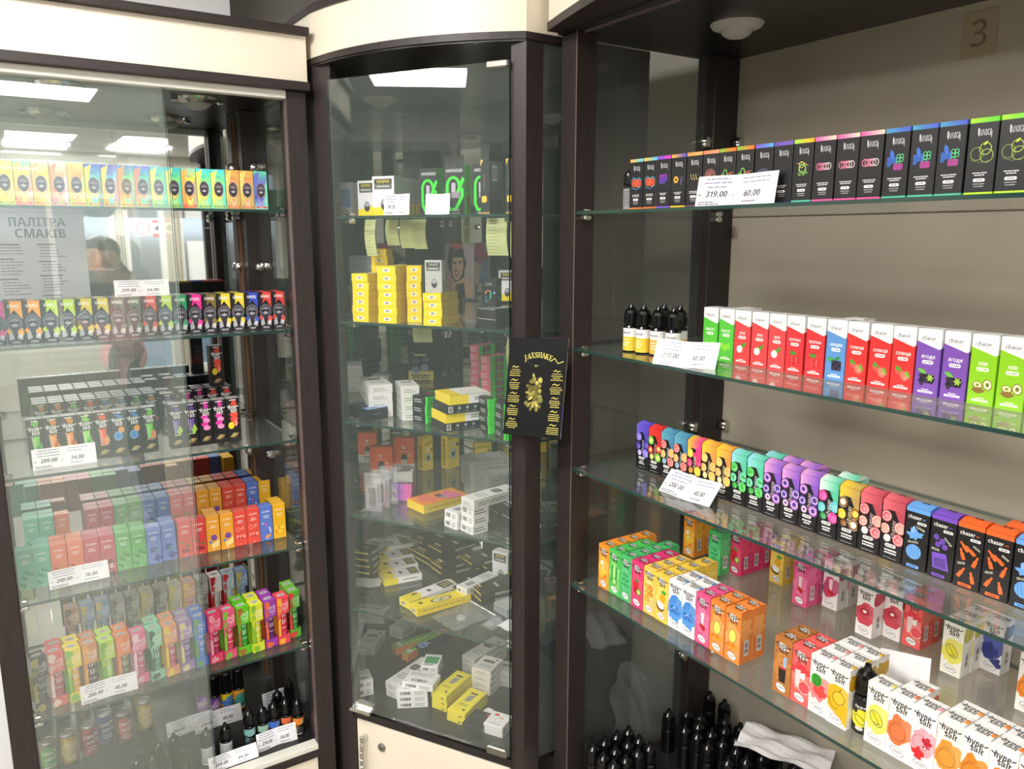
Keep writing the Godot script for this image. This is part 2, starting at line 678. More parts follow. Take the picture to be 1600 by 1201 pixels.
# top shelf of the wide cabinet: black cartons with coloured bands and line drawings
func print_outline_cartons() -> void:
	var list := {
		"citrus": ["f2b544", "5ec4ea", "f07a2b", "ff6a4a", "3fb6d8"], "grape": ["6b5bd0", "e23fc0", "7a55d0", "b03fb8", "5a4fd0"],
		"blossom": ["f5b73c", "5b4fc8", "f2c02d", "f0b43c", "7d78a8"], "banana": ["f29a4a", "f0b070", "6a3a55", "c8b060", "a89050"],
		"rosette": ["f0805a", "f5a070", "c02a78", "e0a070", "b05a70"], "cactus": ["7dc242", "f06a2a", "3f9a4a", "7dc25a", "d07050"],
		"lavender": ["7a55c8", "5aa8ea", "3a3a48", "7a78a8", "55507a"], "plain": ["6a4fb0", "7a5fc0", "2a2a50", "3a3a48", "2f2f3c"],
		"lime": ["9adf4a", "f5b02a", "52b8a0", "9ad86a", "d8c850"], "chew": ["e85aa8", "f5d8c0", "e0509a", "e07a9a", "d8c8c8"],
		"raspberry": ["4aa0c0", "4a5ac8", "48b890", "3f6fd0", "5ad08a"], "apple": ["a8d82a", "5ad02a", "b0e020", "a8c850", "6a7a48"]}
	for k in list:
		var q: Array = list[k]
		var a := hx(q[0]); var b := hx(q[1]); var e := hx(q[2]); var m := hx(q[3]); var m2 := hx(q[4])
		var c := open_cell("outline_" + k)
		var black := Color(0.145, 0.145, 0.155)
		on(c, "f", 0.38)
		pen.fill(black)
		pen.blend(0, 0, 1, 0.065, [a, b], true)
		pen.rect(0, 0.955, 1, 1, e)
		write("DUNDCA", 0.55, 0.19, 0.21, hx("c9c9cc"), 0.46, true, 0.0, 0.0, 0.6)
		pen.poly([[0.30, 0.13], [0.36, 0.13], [0.36, 0.25], [0.30, 0.2]], hx("c9c9cc"))
		pen.poly([[0.72, 0.2], [0.8, 0.17], [0.79, 0.275]], hx("b0b0b4"))
		match k:
			"citrus":
				for i in 2:
					pen.ring(0.38 + 0.3 * i, 0.47 + 0.01 * i, 0.19, 0.05, m)
					pen.disc(0.38 + 0.3 * i, 0.47 + 0.01 * i, 0.13, m.darkened(0.35))
					for j in 6: pen.line([[0.38 + 0.3 * i, 0.47], [0.38 + 0.3 * i + cos(j * 1.05) * 0.17, 0.47 + sin(j * 1.05) * 0.065]], 0.03, m)
				pen.line([[0.1, 0.42], [0.3, 0.36], [0.5, 0.4], [0.75, 0.37], [0.92, 0.43]], 0.035, m2)
				pen.line([[0.15, 0.56], [0.5, 0.6], [0.9, 0.54]], 0.03, m2)
			"grape":
				for i in 11: pen.disc(0.5 + ((i % 4) - 1.5) * 0.14, 0.38 + (i / 4) * 0.055, 0.1, m.darkened(0.25).lerp(m2.darkened(0.2), i / 11.0))
			"blossom":
				for i in 6: pen.disc(0.35 + cos(i * 1.05) * 0.12, 0.47 + sin(i * 1.05) * 0.045, 0.06, m)
				for i in 5: pen.line([[0.72, 0.58], [0.6 + i * 0.07, 0.42]], 0.03, m2.darkened(0.3))
			"banana":
				for i in 3: pen.line([[0.3 + i * 0.17, 0.40], [0.34 + i * 0.17, 0.47], [0.44 + i * 0.17, 0.5]], 0.04, m)
			"rosette":
				for i in 4: pen.ring(0.5, 0.46, 0.09 + i * 0.08, 0.035, m.lerp(m2, i / 4.0), 1.0, i * 0.6, 0, 5.2)
				for i in 8: pen.line([[0.5, 0.46], [0.5 + cos(i * 0.8) * 0.36, 0.46 + sin(i * 0.8) * 0.13]], 0.02, m2)
			"cactus":
				pen.ring(0.4, 0.45, 0.12, 0.05, m, 1.8)
				pen.ring(0.24, 0.48, 0.1, 0.04, m)
				pen.ring(0.66, 0.48, 0.14, 0.05, m2, 0.8)
				pen.line([[0.7, 0.43], [0.92, 0.42]], 0.03, m2)
			"lavender":
				for i in 6: pen.line([[0.5, 0.56], [0.22 + i * 0.11, 0.39 + absf(i - 2.5) * 0.015]], 0.035, m)
			"plain":
				pen.line([[0.2, 0.44], [0.7, 0.45]], 0.02, m)
			"lime":
				pen.ring(0.5, 0.46, 0.17, 0.05, m)
				pen.ring(0.45, 0.4, 0.12, 0.03, m2)
				for i in 4: pen.leaf(0.35 + i * 0.12, 0.55 - 0.03 * (i % 2), 0.11, 0.7 + i, m.darkened(0.3))
				pen.line([[0.2, 0.38], [0.5, 0.36], [0.8, 0.42]], 0.025, m2)
			"chew":
				for i in 5:
					pen.ring(0.26 + i * 0.12, 0.455, 0.12, 0.035, m if i < 3 else m2, 1.1)
				pen.disc(0.44, 0.455, 0.08, m.darkened(0.2))
			"raspberry":
				for i in 7: pen.disc(0.32 + ((i % 3) - 1) * 0.12, 0.43 + (i / 3) * 0.04, 0.085, m.darkened(0.15))
				pen.leaf(0.32, 0.37, 0.2, 1.3, m)
				for i in 5: pen.ring(0.66 + ((i % 2) - 0.5) * 0.14, 0.40 + (i / 2) * 0.05, 0.07, 0.03, m2)
				for i in 6: pen.disc(0.6 + ((i % 3) - 1) * 0.12, 0.53 + (i / 3) * 0.035, 0.08, hx("a03f8a"))
			"apple":
				for q2 in [[0.34, 0.46, 0.22, 0.5], [0.62, 0.40, 0.2, 1.0], [0.68, 0.49, 0.22, 0.8]]:
					pen.ring(q2[0], q2[1], q2[2], 0.03, m.darkened(0.5 - 0.5 * q2[3]))
				pen.leaf(0.62, 0.33, 0.1, -0.8, hx("c8d830"))
				pen.line([[0.15, 0.54], [0.5, 0.58], [0.85, 0.55]], 0.02, m2)
		pen.small_print(0.2, 0.70, 0.8, 2, 0.028, 0.016, hx("d8d8da"), 5 + k.length(), true)
		pen.pill(0.5, 0.80, 0.42, 0.11, WHITE)
		write("ULTRA", 0.5, 0.80, 0.055, INK, 0.3)
		pen.small_print(0.28, 0.845, 0.72, 2, 0.03, 0.012, hx("b8b8ba"), 9, true)
		on(c, "s", 0.38)
		pen.fill(black.darkened(0.15))
		pen.blend(0, 0, 1, 0.065, [b, a], true)
		pen.rect(0, 0.955, 1, 1, e)
		pen.small_print(0.15, 0.3, 0.85, 9, 0.05, 0.014, hx("8a8a8e"), 3)
		on(c, "t", 1.0)
		pen.blend(0, 0, 1, 1, [a, b], true)


# second shelf: coloured cartons with a white slanted top
func print_white_top_cartons() -> void:
	var list := {
		"cactus": ["58c441", "КАКТУС"], "lychee": ["e0474b", "ЛІЧІ"], "currant": ["d83238", "ПОРІЧКА"], "bluecurrant": ["5b93cf", "СМОРОДИНА"],
		"strawberry": ["d8302f", "СУНИЦЯ"], "berries": ["7a4fae", "ЯГОДИ"], "kiwi": ["8ccb1f", "КІВІ"]}
	for k in list:
		var col := hx(list[k][0])
		var c := open_cell("white_" + k)
		on(c, "f", 0.37)
		pen.fill(col)
		pen.poly([[0, 0], [1, 0], [1, 0.275], [0.92, 0.29], [0, 0.185]], WHITE)
		write("chaser", 0.47, 0.135, 0.15, hx("2a2a2c"), 0.72, false)
		write("for pods", 0.72, 0.19, 0.05, hx("9a9aa0"), 0.34, false)
		write(list[k][1], 0.5, 0.41, 0.125, WHITE, 0.66)
		pen.pill(0.5, 0.49, 0.48, 0.15, WHITE)
		write("ULTRA", 0.5, 0.49, 0.085, col.darkened(0.25), 0.36)
		match k:
			"cactus":
				for i in 3:
					pen.disc(0.28 + i * 0.2, 0.70 + 0.03 * (i % 2), 0.1, hx("8fe03a"), 1.9)
					pen.line([[0.28 + i * 0.2, 0.64], [0.28 + i * 0.2, 0.77]], 0.02, hx("3f9a2a"))
			"lychee":
				pen.leaf(0.6, 0.64, 0.24, -0.7, hx("3d8f2e"), hx("8cc84a"))
				pen.leaf(0.5, 0.67, 0.16, -0.2, hx("55a83a"))
				pen.disc(0.38, 0.71, 0.19, hx("f4dfd8"))
				pen.disc(0.33, 0.72, 0.12, hx("f9efe9"))
			"currant":
				pen.leaf(0.42, 0.64, 0.22, 0.1, hx("2f8a2c"), hx("6ab84a"))
				for i in 15: pen.disc(0.3 + fmod(i * 0.37, 0.5), 0.69 + fmod(i * 0.23, 0.14), 0.055, hx("f0585a") if i % 2 else hx("b81a22"))
			"bluecurrant":
				pen.leaf(0.3, 0.66, 0.24, 0.2, hx("2f9a4a"), hx("6ac86a"))
				pen.leaf(0.62, 0.63, 0.18, -0.4, hx("2a8a40"))
				for i in 9: pen.disc(0.42 + (i % 3) * 0.16, 0.70 + (i / 3) * 0.05, 0.1, hx("1c1a2c") if i % 2 else hx("35304a"))
			"strawberry":
				pen.disc(0.36, 0.68, 0.15, hx("e85a50"), 1.2)
				pen.disc(0.64, 0.75, 0.18, hx("f07a6a"), 1.2, -0.5)
				for i in 4: pen.leaf(0.26 + 0.05 * i, 0.635 + 0.01 * i, 0.13, -1.2 + i * 0.6, hx("4f9a2f"))
				for i in 4: pen.leaf(0.72 + 0.03 * i, 0.70 + 0.015 * i, 0.12, -1.0 + i * 0.6, hx("6ab03a"))
				for i in 9: pen.disc(0.58 + fmod(i * 0.31, 0.16), 0.73 + fmod(i * 0.17, 0.06), 0.014, hx("f8d890"))
			"berries":
				pen.leaf(0.3, 0.63, 0.22, 0.4, hx("5fae3c"), hx("9ad86a"))
				for i in 16: pen.disc(0.26 + (i % 5) * 0.12 + 0.05 * (i / 5 % 2), 0.695 + (i / 5) * 0.04, 0.085, hx("1d1824") if i % 3 else hx("3a3044"))
				for i in 6: pen.leaf(0.66 + cos(i * 1.05) * 0.07, 0.72 + sin(i * 1.05) * 0.027, 0.1, i * 1.05, hx("9fc04a"))
			"kiwi":
				pen.disc(0.36, 0.72, 0.2, hx("7a5a2a"), 0.75, 0.2)
				pen.disc(0.36, 0.715, 0.165, hx("e4ecb0"), 0.7, 0.2)
				pen.disc(0.36, 0.715, 0.07, hx("7a8a2a"), 0.7)
				pen.disc(0.74, 0.70, 0.18, hx("7a5a2a"), 1.2, -0.3)
				pen.disc(0.74, 0.70, 0.15, hx("e8efbf"), 1.2, -0.3)
				pen.disc(0.74, 0.70, 0.07, hx("6a7a2a"), 1.2)
				pen.leaf(0.4, 0.79, 0.28, 0.05, hx("8a6a35"))
		pen.small_print(0.3, 0.895, 0.7, 1, 0.03, 0.012, WHITE, 5, true)
		pen.pill(0.5, 0.935, 0.66, 0.085, WHITE)
		pen.small_print(0.25, 0.930, 0.75, 1, 0.02, 0.01, col, 5, true)
		on(c, "s", 0.37)
		pen.fill(col)
		pen.poly([[0, 0], [1, 0], [1, 0.185], [0, 0.275]], WHITE)
		pen.small_print(0.15, 0.35, 0.85, 9, 0.05, 0.013, WHITE, 8)
		on(c, "t", 1.0)
		pen.fill(WHITE)


# third shelf: dark cartons with a bright patterned front, and four plain ones with flat drawings
func print_pattern_cartons() -> void:
	var list := {
		"blueberry": ["7a6ae0", "5a4ac8", "8a80ee", "4a3fb0", "c8c0ff"], "appleduo": ["f0463c", "d83030", "7ed03c", "e83a34", "f4e48a"],
		"melonblue": ["68b4c8", "4a88b0", "f05048", "f2a83c", "5a9ac0"], "sunset": ["f5cc3c", "e83a9a", "f8d840", "f0407a", "f49a30"],
		"orange": ["f8d040", "f29a4a", "f8c030", "f4a830", "fbe27a"], "mint": ["9adcea", "58c8a0", "58d060", "6ad8b0", "3fb04a"],
		"yogurt": ["e8a8dc", "8a5ac8", "a860c8", "5a4ab0", "f0c8e0"], "dragonfruit": ["e8f4ee", "5ac8a0", "f04aa0", "6ac8d0", "3f9a5a"],
		"coconut": ["f4d03c", "b89a5a", "f2ead8", "f2c838", "8a5a2a"], "sangria": ["e8707a", "b84a5a", "d8505a", "e88a7a", "f4dcd8"]}
	for k in list:
		var q: Array = list[k]
		var a := hx(q[0]); var b := hx(q[1]); var m := hx(q[2]); var m2 := hx(q[3]); var m3 := hx(q[4])
		var c := open_cell("pattern_" + k)
		var black := Color(0.1, 0.1, 0.115)
		on(c, "f", 0.38)
		pen.fill(black)
		pen.blend(0, 0, 1, 0.16, [a, a.lerp(b, 0.5), b], true)
		pen.poly([[0.55, 0.15], [1, 0.15], [1, 0.36], [0.8, 0.33]], b)
		pen.poly([[0, 0.15], [0.3, 0.15], [0, 0.2]], a)
		var g := RandomNumberGenerator.new()
		g.seed = k.length() * 7 + 3
		for p in [[0.2, 0.27, 0.24, m], [0.85, 0.42, 0.25, m2], [0.17, 0.48, 0.22, m2], [0.8, 0.62, 0.25, m], [0.3, 0.63, 0.16, m3]]:
			pen.disc(p[0], p[1], p[2], p[3], 1.05, g.randf_range(-0.5, 0.5))
			pen.disc(p[0] + 0.05, p[1] + 0.012, p[2] * 0.6, p[3].lightened(0.25), 1.0)
			if k in ["melonblue", "orange", "sangria"]:
				pen.ring(p[0], p[1], p[2] * 0.8, 0.04, WHITE.lerp(p[3], 0.3))
				for j in 5: pen.line([[p[0], p[1]], [p[0] + cos(j * 1.26) * p[2] * 0.7, p[1] + sin(j * 1.26) * p[2] * 0.27]], 0.02, WHITE.lerp(p[3], 0.4))
			elif k == "mint":
				pen.leaf(p[0], p[1], p[2] * 0.8, g.randf_range(0, 3), m3, m)
			elif k == "yogurt":
				pen.ring(p[0], p[1], p[2] * 0.62, 0.05, m3)
				pen.disc(p[0], p[1], p[2] * 0.4, hx("4a3a9a"))
			elif k == "coconut" and p[2] > 0.23:
				pen.ring(p[0], p[1], p[2] * 0.8, 0.09, m3)
			elif k == "appleduo":
				pen.disc(p[0], p[1], p[2] * 0.5, m3)
		if k == "sunset": pen.splat(0.75, 0.3, 0.3, m2, 5)
		write("chaser", 0.55, 0.46, 0.2, WHITE.lerp(a, 0.35), 0.95, false, -PI / 2)
		pen.pill(0.48, 0.745, 0.5, 0.15, WHITE)
		write("ULTRA", 0.48, 0.745, 0.085, INK, 0.36)
		pen.small_print(0.2, 0.81, 0.8, 2, 0.045, 0.026, WHITE, 4 + k.length(), true)
		pen.small_print(0.15, 0.945, 0.85, 1, 0.02, 0.01, hx("a0a0a4"), 2, true)
		on(c, "s", 0.38)
		pen.fill(black)
		pen.blend(0, 0, 1, 0.1, [b, a.lerp(b, 0.4)], true)
		on(c, "t", 1.0)
		pen.blend(0, 0, 1, 1, [a, b], true)
	var mix := {"icy": "6aa6ec", "jelly": "7a52c4", "cola": "f26a2e"}
	for k in mix:
		var col := hx(mix[k])
		var c := open_cell("flat_" + k)
		var black := Color(0.115, 0.115, 0.125)
		on(c, "f", 0.38)
		pen.fill(black)
		pen.rect(0, 0, 1, 0.075, col)
		write("chaser", 0.38, 0.155, 0.15, WHITE, 0.56)
		write("mix", 0.78, 0.16, 0.06, col, 0.2)
		pen.pill(0.7, 0.235, 0.4, 0.12, WHITE)
		write("ULTRA", 0.7, 0.235, 0.06, INK, 0.28)
		match k:
			"icy":
				pen.splat(0.45, 0.42, 0.3, col, 3, 0.7, 0.4)
				pen.leaf(0.35, 0.36, 0.2, 1.9, col.lightened(0.2))
				pen.disc(0.45, 0.71, 0.33, col, 0.95)
				for j in 4: pen.line([[0.2 + j * 0.13, 0.62], [0.3 + j * 0.13, 0.8]], 0.02, col.darkened(0.35))
				write("СИНЯ", 0.65, 0.315, 0.1, hx("e8ecd8"), 0.4, true, 0.3)
				write("МАЛИНА", 0.4, 0.555, 0.09, hx("e8ecd8"), 0.45, true, -0.15)
			"jelly":
				for p in [[0.25, 0.35], [0.5, 0.4], [0.33, 0.46], [0.62, 0.48]]: pen.disc(p[0], p[1], 0.12, col.darkened(0.1))
				pen.poly([[0.12, 0.6], [0.7, 0.58], [0.86, 0.84], [0.2, 0.84]], col)
				pen.poly([[0.22, 0.68], [0.68, 0.66], [0.76, 0.82], [0.26, 0.82]], col.darkened(0.25))
				write("ЧОРНИЦЯ", 0.72, 0.38, 0.09, hx("e8ecd8"), 0.4, true, 0.7)
				write("ЖЕЛЕ", 0.25, 0.545, 0.09, hx("e8ecd8"), 0.4, true, 0.1)
			"cola":
				for p in [[0.3, 0.36, 0.8], [0.55, 0.4, 0.7], [0.25, 0.48, 1.2], [0.78, 0.55, 1.9], [0.28, 0.76, 2.1], [0.7, 0.8, 1.3]]:
					var e := Vector2(0.2, 0).rotated(p[2])
					pen.line([[p[0] - e.x, p[1] - e.y * 0.38], [p[0], p[1]]], 0.085, col)
					pen.line([[p[0], p[1]], [p[0] + e.x, p[1] + e.y * 0.38]], 0.15, col)
				write("КОЛА", 0.78, 0.345, 0.09, hx("e8ecd8"), 0.3, true, 0.5)
				write("ЖЕЛЕ", 0.25, 0.625, 0.09, hx("e8ecd8"), 0.3, true, -0.2)
		pen.rect(0.2, 0.92, 0.72, 0.97, col)
		pen.small_print(0.26, 0.94, 0.66, 1, 0.02, 0.012, INK, 3, true)
		on(c, "s", 0.38)
		pen.fill(black)
		pen.rect(0, 0, 1, 0.075, col)
		on(c, "t", 1.0)
		pen.fill(col)


# the brushed two-line logo of the fourth shelf and of the black cartons
func scribble(u: float, v: float, k: float, body: Color, halo: Color, asp: float) -> void:
	for p in [[-0.06, 0.0, 0.30], [0.05, 0.055, 0.26]]:
		pen.splat(u + p[0] * k, v + p[1] * k * asp * 2.4, p[2] * k, halo, int(u * 100) + 5, 0.42, 0.25)
	write("hype", u - 0.03 * k, v, 0.30 * k, body, 0.62 * k, true, 0.0, 0.18)
	write("salt", u + 0.06 * k, v + 0.27 * k * asp, 0.24 * k, body, 0.5 * k, true, 0.0, 0.18)
	pen.line([[u - 0.46 * k, v - 0.02], [u - 0.3 * k, v + 0.01]], 0.055 * k, body)
	pen.line([[u + 0.32 * k, v + 0.005], [u + 0.46 * k, v - 0.015]], 0.05 * k, body)


func print_scribble_cartons() -> void:
	var list := {
		"peach": ["f39b35", "f7c04a", false, "blossom"], "cucumber": ["55c85e", "8ede7a", false, "slices"], "mint": ["4fc070", "62d088", false, "leaves"],
		"berrykiwi": ["e63c7c", "f2557a", false, "kiwi"], "pineapple": ["f4cd5c", "f7dd84", false, "mango"], "coconut": ["f6d050", "f8da70", false, "coconut"],
		"icecube": ["f4f6fa", "4a8fe0", true, "ice"], "cherry": ["e8588e", "f27aa8", false, "glass"], "apricot": ["f08a3c", "f5a860", false, "bottle"],
		"cola": ["b87338", "c98746", false, "cola"], "grapefruit": ["f0625e", "f5867a", false, "slush"], "watermelon": ["f3f1ee", "f08a8a", true, "melon"],
		"plum": ["f3f1ea", "e8b820", true, "plum"], "lemon": ["f6f5ea", "e8e468", true, "lemon"], "orange": ["f6f3ee", "f07a45", true, "orange"],
		"pomegranate": ["f6eef0", "f0a8b4", true, "pom"], "tangerine": ["f6f2e8", "f09a3a", true, "orange"], "maracuja": ["f6f4f0", "f08a2a", true, "orange"],
		"lips": ["f4f0ee", "d84a5c", true, "lips"], "blueberry": ["f0f0f2", "3f4a9a", true, "blue"], "raspberry": ["eeeae8", "c84a78", true, "glass"]}
	for k in list:
		var q: Array = list[k]
		var a := hx(q[0]); var b := hx(q[1]); var pale: bool = q[2]
		var c := open_cell("scribble_" + k)
		on(c, "f", 0.36)
		pen.fill(a)
		if pale:
			pen.splat(0.5, 0.55, 0.5, b, k.length() + 2, 1.25, 0.18)
			pen.splat(0.2, 0.6, 0.26, b, 7, 1.4, 0.3)
			pen.splat(0.8, 0.5, 0.3, b.lightened(0.15), 9, 1.2, 0.3)
			pen.rect(0, 0, 1, 0.22, a)
		else:
			pen.splat(0.5, 0.5, 0.45, b, 3, 1.6, 0.2)
			pen.splat(0.8, 0.75, 0.3, b.darkened(0.08), 6, 1.0, 0.3)
		var dk := b.darkened(0.45)
		match q[3]:
			"blossom":
				for i in 3: for j in 5: pen.disc(0.35 + 0.15 * i + cos(j * 1.26) * 0.09, 0.42 + 0.14 * i + sin(j * 1.26) * 0.03, 0.08, hx("fdf3dc") if i < 2 else hx("f07a2a"))
				pen.splat(0.5, 0.62, 0.22, hx("f5d03a"), 4)
			"slices":
				for i in 3: pen.line([[0.3 + i * 0.2, 0.36], [0.26 + i * 0.2, 0.72]], 0.14, hx("c8f0a0") if i == 1 else hx("3aa048"))
				pen.disc(0.5, 0.7, 0.2, hx("a8e888"))
				pen.ring(0.5, 0.7, 0.2, 0.04, hx("2f8a3a"))
			"leaves":
				for i in 9: pen.leaf(0.3 + (i % 3) * 0.2, 0.42 + (i / 3) * 0.11, 0.2, i * 1.1, hx("1f8a45") if i % 2 else hx("39a85c"), hx("7ae09a"))
			"kiwi":
				pen.disc(0.4, 0.5, 0.26, hx("e02a38"))
				pen.disc(0.45, 0.62, 0.24, hx("c81a30"))
				pen.disc(0.66, 0.64, 0.18, hx("a8d84a"))
				pen.ring(0.66, 0.64, 0.18, 0.04, hx("3f8a2a"))
				pen.disc(0.66, 0.64, 0.06, hx("f4f4d0"))
				pen.leaf(0.5, 0.4, 0.2, 0.4, hx("2f9a3a"))
			"mango":
				for i in 5: pen.disc(0.34 + (i % 2) * 0.3, 0.42 + (i / 2) * 0.13, 0.19, hx("eaa032") if i % 2 else hx("f2b848"), 0.8, 0.5)
				for i in 5: pen.ring(0.34 + (i % 2) * 0.3, 0.42 + (i / 2) * 0.13, 0.19, 0.025, hx("9a5a1a"), 0.8, 0.5)
			"coconut":
				for i in 4: pen.leaf(0.6 + 0.05 * i, 0.38, 0.2, -2.2 + i * 0.5, hx("4fae3c"))
				pen.disc(0.6, 0.5, 0.25, hx("f2b42a"), 1.2)
				pen.disc(0.42, 0.68, 0.34, hx("5a3a24"), 0.8, 0.4)
				pen.disc(0.44, 0.655, 0.3, hx("fdfbf4"), 0.7, 0.4)
			"ice":
				pen.splat(0.5, 0.66, 0.5, hx("5aa0ec"), 2, 1.1, 0.25)
				for i in 4: pen.poly([[0.15 + i * 0.2, 0.55 + 0.06 * (i % 2)], [0.35 + i * 0.2, 0.5 + 0.06 * (i % 2)], [0.4 + i * 0.18, 0.66], [0.2 + i * 0.18, 0.7]], hx("3f86dc") if i % 2 else hx("2f6fc8"))
				pen.line([[0.2, 0.62], [0.5, 0.55], [0.8, 0.63]], 0.03, hx("d8ecff"))
			"glass":
				pen.poly([[0.36, 0.36], [0.66, 0.36], [0.6, 0.66], [0.42, 0.66]], hx("fbe0e4"))
				pen.disc(0.45, 0.63, 0.14, hx("e02a30"))
				pen.disc(0.6, 0.66, 0.14, hx("c81a28"))
				pen.line([[0.36, 0.36], [0.42, 0.66]], 0.025, dk)
				pen.line([[0.66, 0.36], [0.6, 0.66]], 0.025, dk)
			"bottle":
				pen.disc(0.5, 0.5, 0.24, hx("f6e66a"), 1.5)
				pen.ring(0.5, 0.5, 0.24, 0.025, hx("8a4a14"), 1.5)
				for i in 4: pen.disc(0.28 + i * 0.15, 0.68 + 0.02 * (i % 2), 0.13, hx("f09a20") if i % 2 else hx("ea7a18"))
			"cola":
				pen.poly([[0.55, 0.32], [0.75, 0.3], [0.74, 0.5], [0.56, 0.5]], hx("9ab8dc"))
				pen.poly([[0.3, 0.52], [0.75, 0.5], [0.72, 0.78], [0.36, 0.78]], hx("2a2422"))
				pen.rect(0.34, 0.5, 0.72, 0.54, hx("d84a3a"))
				for i in 8: pen.line([[0.1 + fmod(i * 0.37, 0.8), 0.26 + i * 0.06], [0.2 + fmod(i * 0.37, 0.8), 0.265 + i * 0.06]], 0.03, hx("4a2a14"))
			"slush":
				pen.splat(0.5, 0.4, 0.5, hx("e83a44"), 8, 0.6)
				pen.poly([[0.18, 0.42], [0.5, 0.4], [0.46, 0.72], [0.24, 0.72]], hx("f6d8d8"))
				pen.poly([[0.45, 0.46], [0.75, 0.42], [0.72, 0.55], [0.5, 0.55]], hx("fbf4f4"))
				pen.disc(0.72, 0.68, 0.3, hx("f0545e"), 1.0, 0.3)
				pen.ring(0.72, 0.68, 0.3, 0.04, hx("f8c8c0"))
			"melon":
				pen.disc(0.36, 0.42, 0.3, hx("46b83a"), 1.0)
				for i in 4: pen.line([[0.2 + i * 0.11, 0.33], [0.24 + i * 0.1, 0.52]], 0.05, hx("17601c"))
				pen.splat(0.6, 0.6, 0.34, hx("ee4a48"), 4, 0.8)
			"plum":
				pen.poly([[0, 0.36], [0.4, 0.3], [0.7, 0.6], [1, 0.62], [1, 0.95], [0, 0.7]], hx("eab820"))
				pen.disc(0.55, 0.52, 0.3, hx("f0c83a"))
				pen.ring(0.55, 0.52, 0.3, 0.022, INK)
				pen.ring(0.42, 0.6, 0.32, 0.022, INK, 1.0, 0.0, 1.2, 3.6)
				pen.line([[0.58, 0.42], [0.62, 0.36]], 0.03, INK)
			"lemon":
				pen.disc(0.5, 0.55, 0.3, hx("e4dc3a"), 0.8, 0.9)
				pen.ring(0.5, 0.55, 0.36, 0.022, INK, 0.7, 0.9)
				pen.line([[0.3, 0.46], [0.68, 0.63]], 0.022, INK)
				pen.line([[0.4, 0.62], [0.52, 0.64], [0.64, 0.62]], 0.03, INK)
			"orange":
				pen.disc(0.45, 0.58, 0.34, b)
				pen.ring(0.45, 0.58, 0.36, 0.022, dk)
				pen.ring(0.5, 0.52, 0.3, 0.018, dk, 1.0, 0.0, 3.2, 6.0)
			"pom":
				pen.splat(0.7, 0.5, 0.2, hx("d02038"), 4, 0.8)
				pen.splat(0.35, 0.72, 0.25, hx("e02a30"), 5, 0.9)
				pen.ring(0.42, 0.55, 0.32, 0.02, dk)
				for i in 8: pen.disc(0.55 + fmod(i * 0.13, 0.3), 0.5 + fmod(i * 0.07, 0.1), 0.045, hx("b8182c"))
			"lips":
				pen.disc(0.5, 0.5, 0.3, hx("b82a3c"), 0.7)
				pen.disc(0.5, 0.5, 0.12, hx("fbf6f4"), 0.7)
				pen.ring(0.5, 0.5, 0.38, 0.02, dk, 0.8)
			"blue":
				pen.splat(0.45, 0.4, 0.4, hx("5a68b8"), 4, 0.8)
				pen.splat(0.4, 0.6, 0.4, hx("35408c"), 5, 0.9)
				pen.splat(0.75, 0.8, 0.25, hx("2f3a80"), 6, 0.9)
		scribble(0.5, 0.125, 0.95, INK, WHITE if not pale else a, 0.36)
		pen.disc(0.5, 0.885, 0.31, hx("8a8a8c"), 0.6, 0.25)
		pen.disc(0.5, 0.885, 0.28, WHITE, 0.6, 0.25)
		pen.small_print(0.3, 0.865, 0.7, 2, 0.025, 0.012, hx("77777a"), 6, true)
		on(c, "s", 0.36)
		pen.fill(a.darkened(0.03))
		if pale: pen.splat(0.5, 0.22, 0.6, b.darkened(0.12), 14, 0.6, 0.3)
		else: pen.splat(0.4, 0.4, 0.5, b, 12, 1.4, 0.3)
		pen.bars(0.34, 0.56, 0.72, 0.86, 3, true)
		on(c, "t", 1.0)
		pen.fill(a if not pale else WHITE)
		if pale: pen.splat(0.9, 0.5, 0.14, b, 5)
		scribble(0.5, 0.38, 1.0, INK, WHITE, 1.0)


func gorilla(u: float, v: float, r: float, fur: Color, face: Color, shade: Color) -> void:
	pen.disc(u, v, r * 1.06, face.lerp(fur, 0.3), 1.12)
	pen.disc(u, v, r, fur, 1.12)
	pen.poly([[u - r * 0.8, v + r * 0.2], [u + r * 0.8, v + r * 0.2], [u, v + r * 0.62]], fur.darkened(0.3))
	pen.disc(u, v - r * 0.1, r * 0.66, fur.lightened(0.28), 0.62)
	pen.disc(u, v + r * 0.10, r * 0.42, face, 0.8)
	pen.rect(u - r * 0.66, v - r * 0.07, u + r * 0.66, v + r * 0.005, shade)
	pen.disc(u - r * 0.3, v + r * 0.03, r * 0.26, shade, 0.55)
	pen.disc(u + r * 0.3, v + r * 0.03, r * 0.26, shade, 0.55)
	pen.disc(u - r * 0.12, v + r * 0.15, r * 0.08, shade)
	pen.disc(u + r * 0.12, v + r * 0.15, r * 0.08, shade)
	pen.line([[u - r * 0.25, v + r * 0.26], [u + r * 0.25, v + r * 0.26]], r * 0.1, shade)


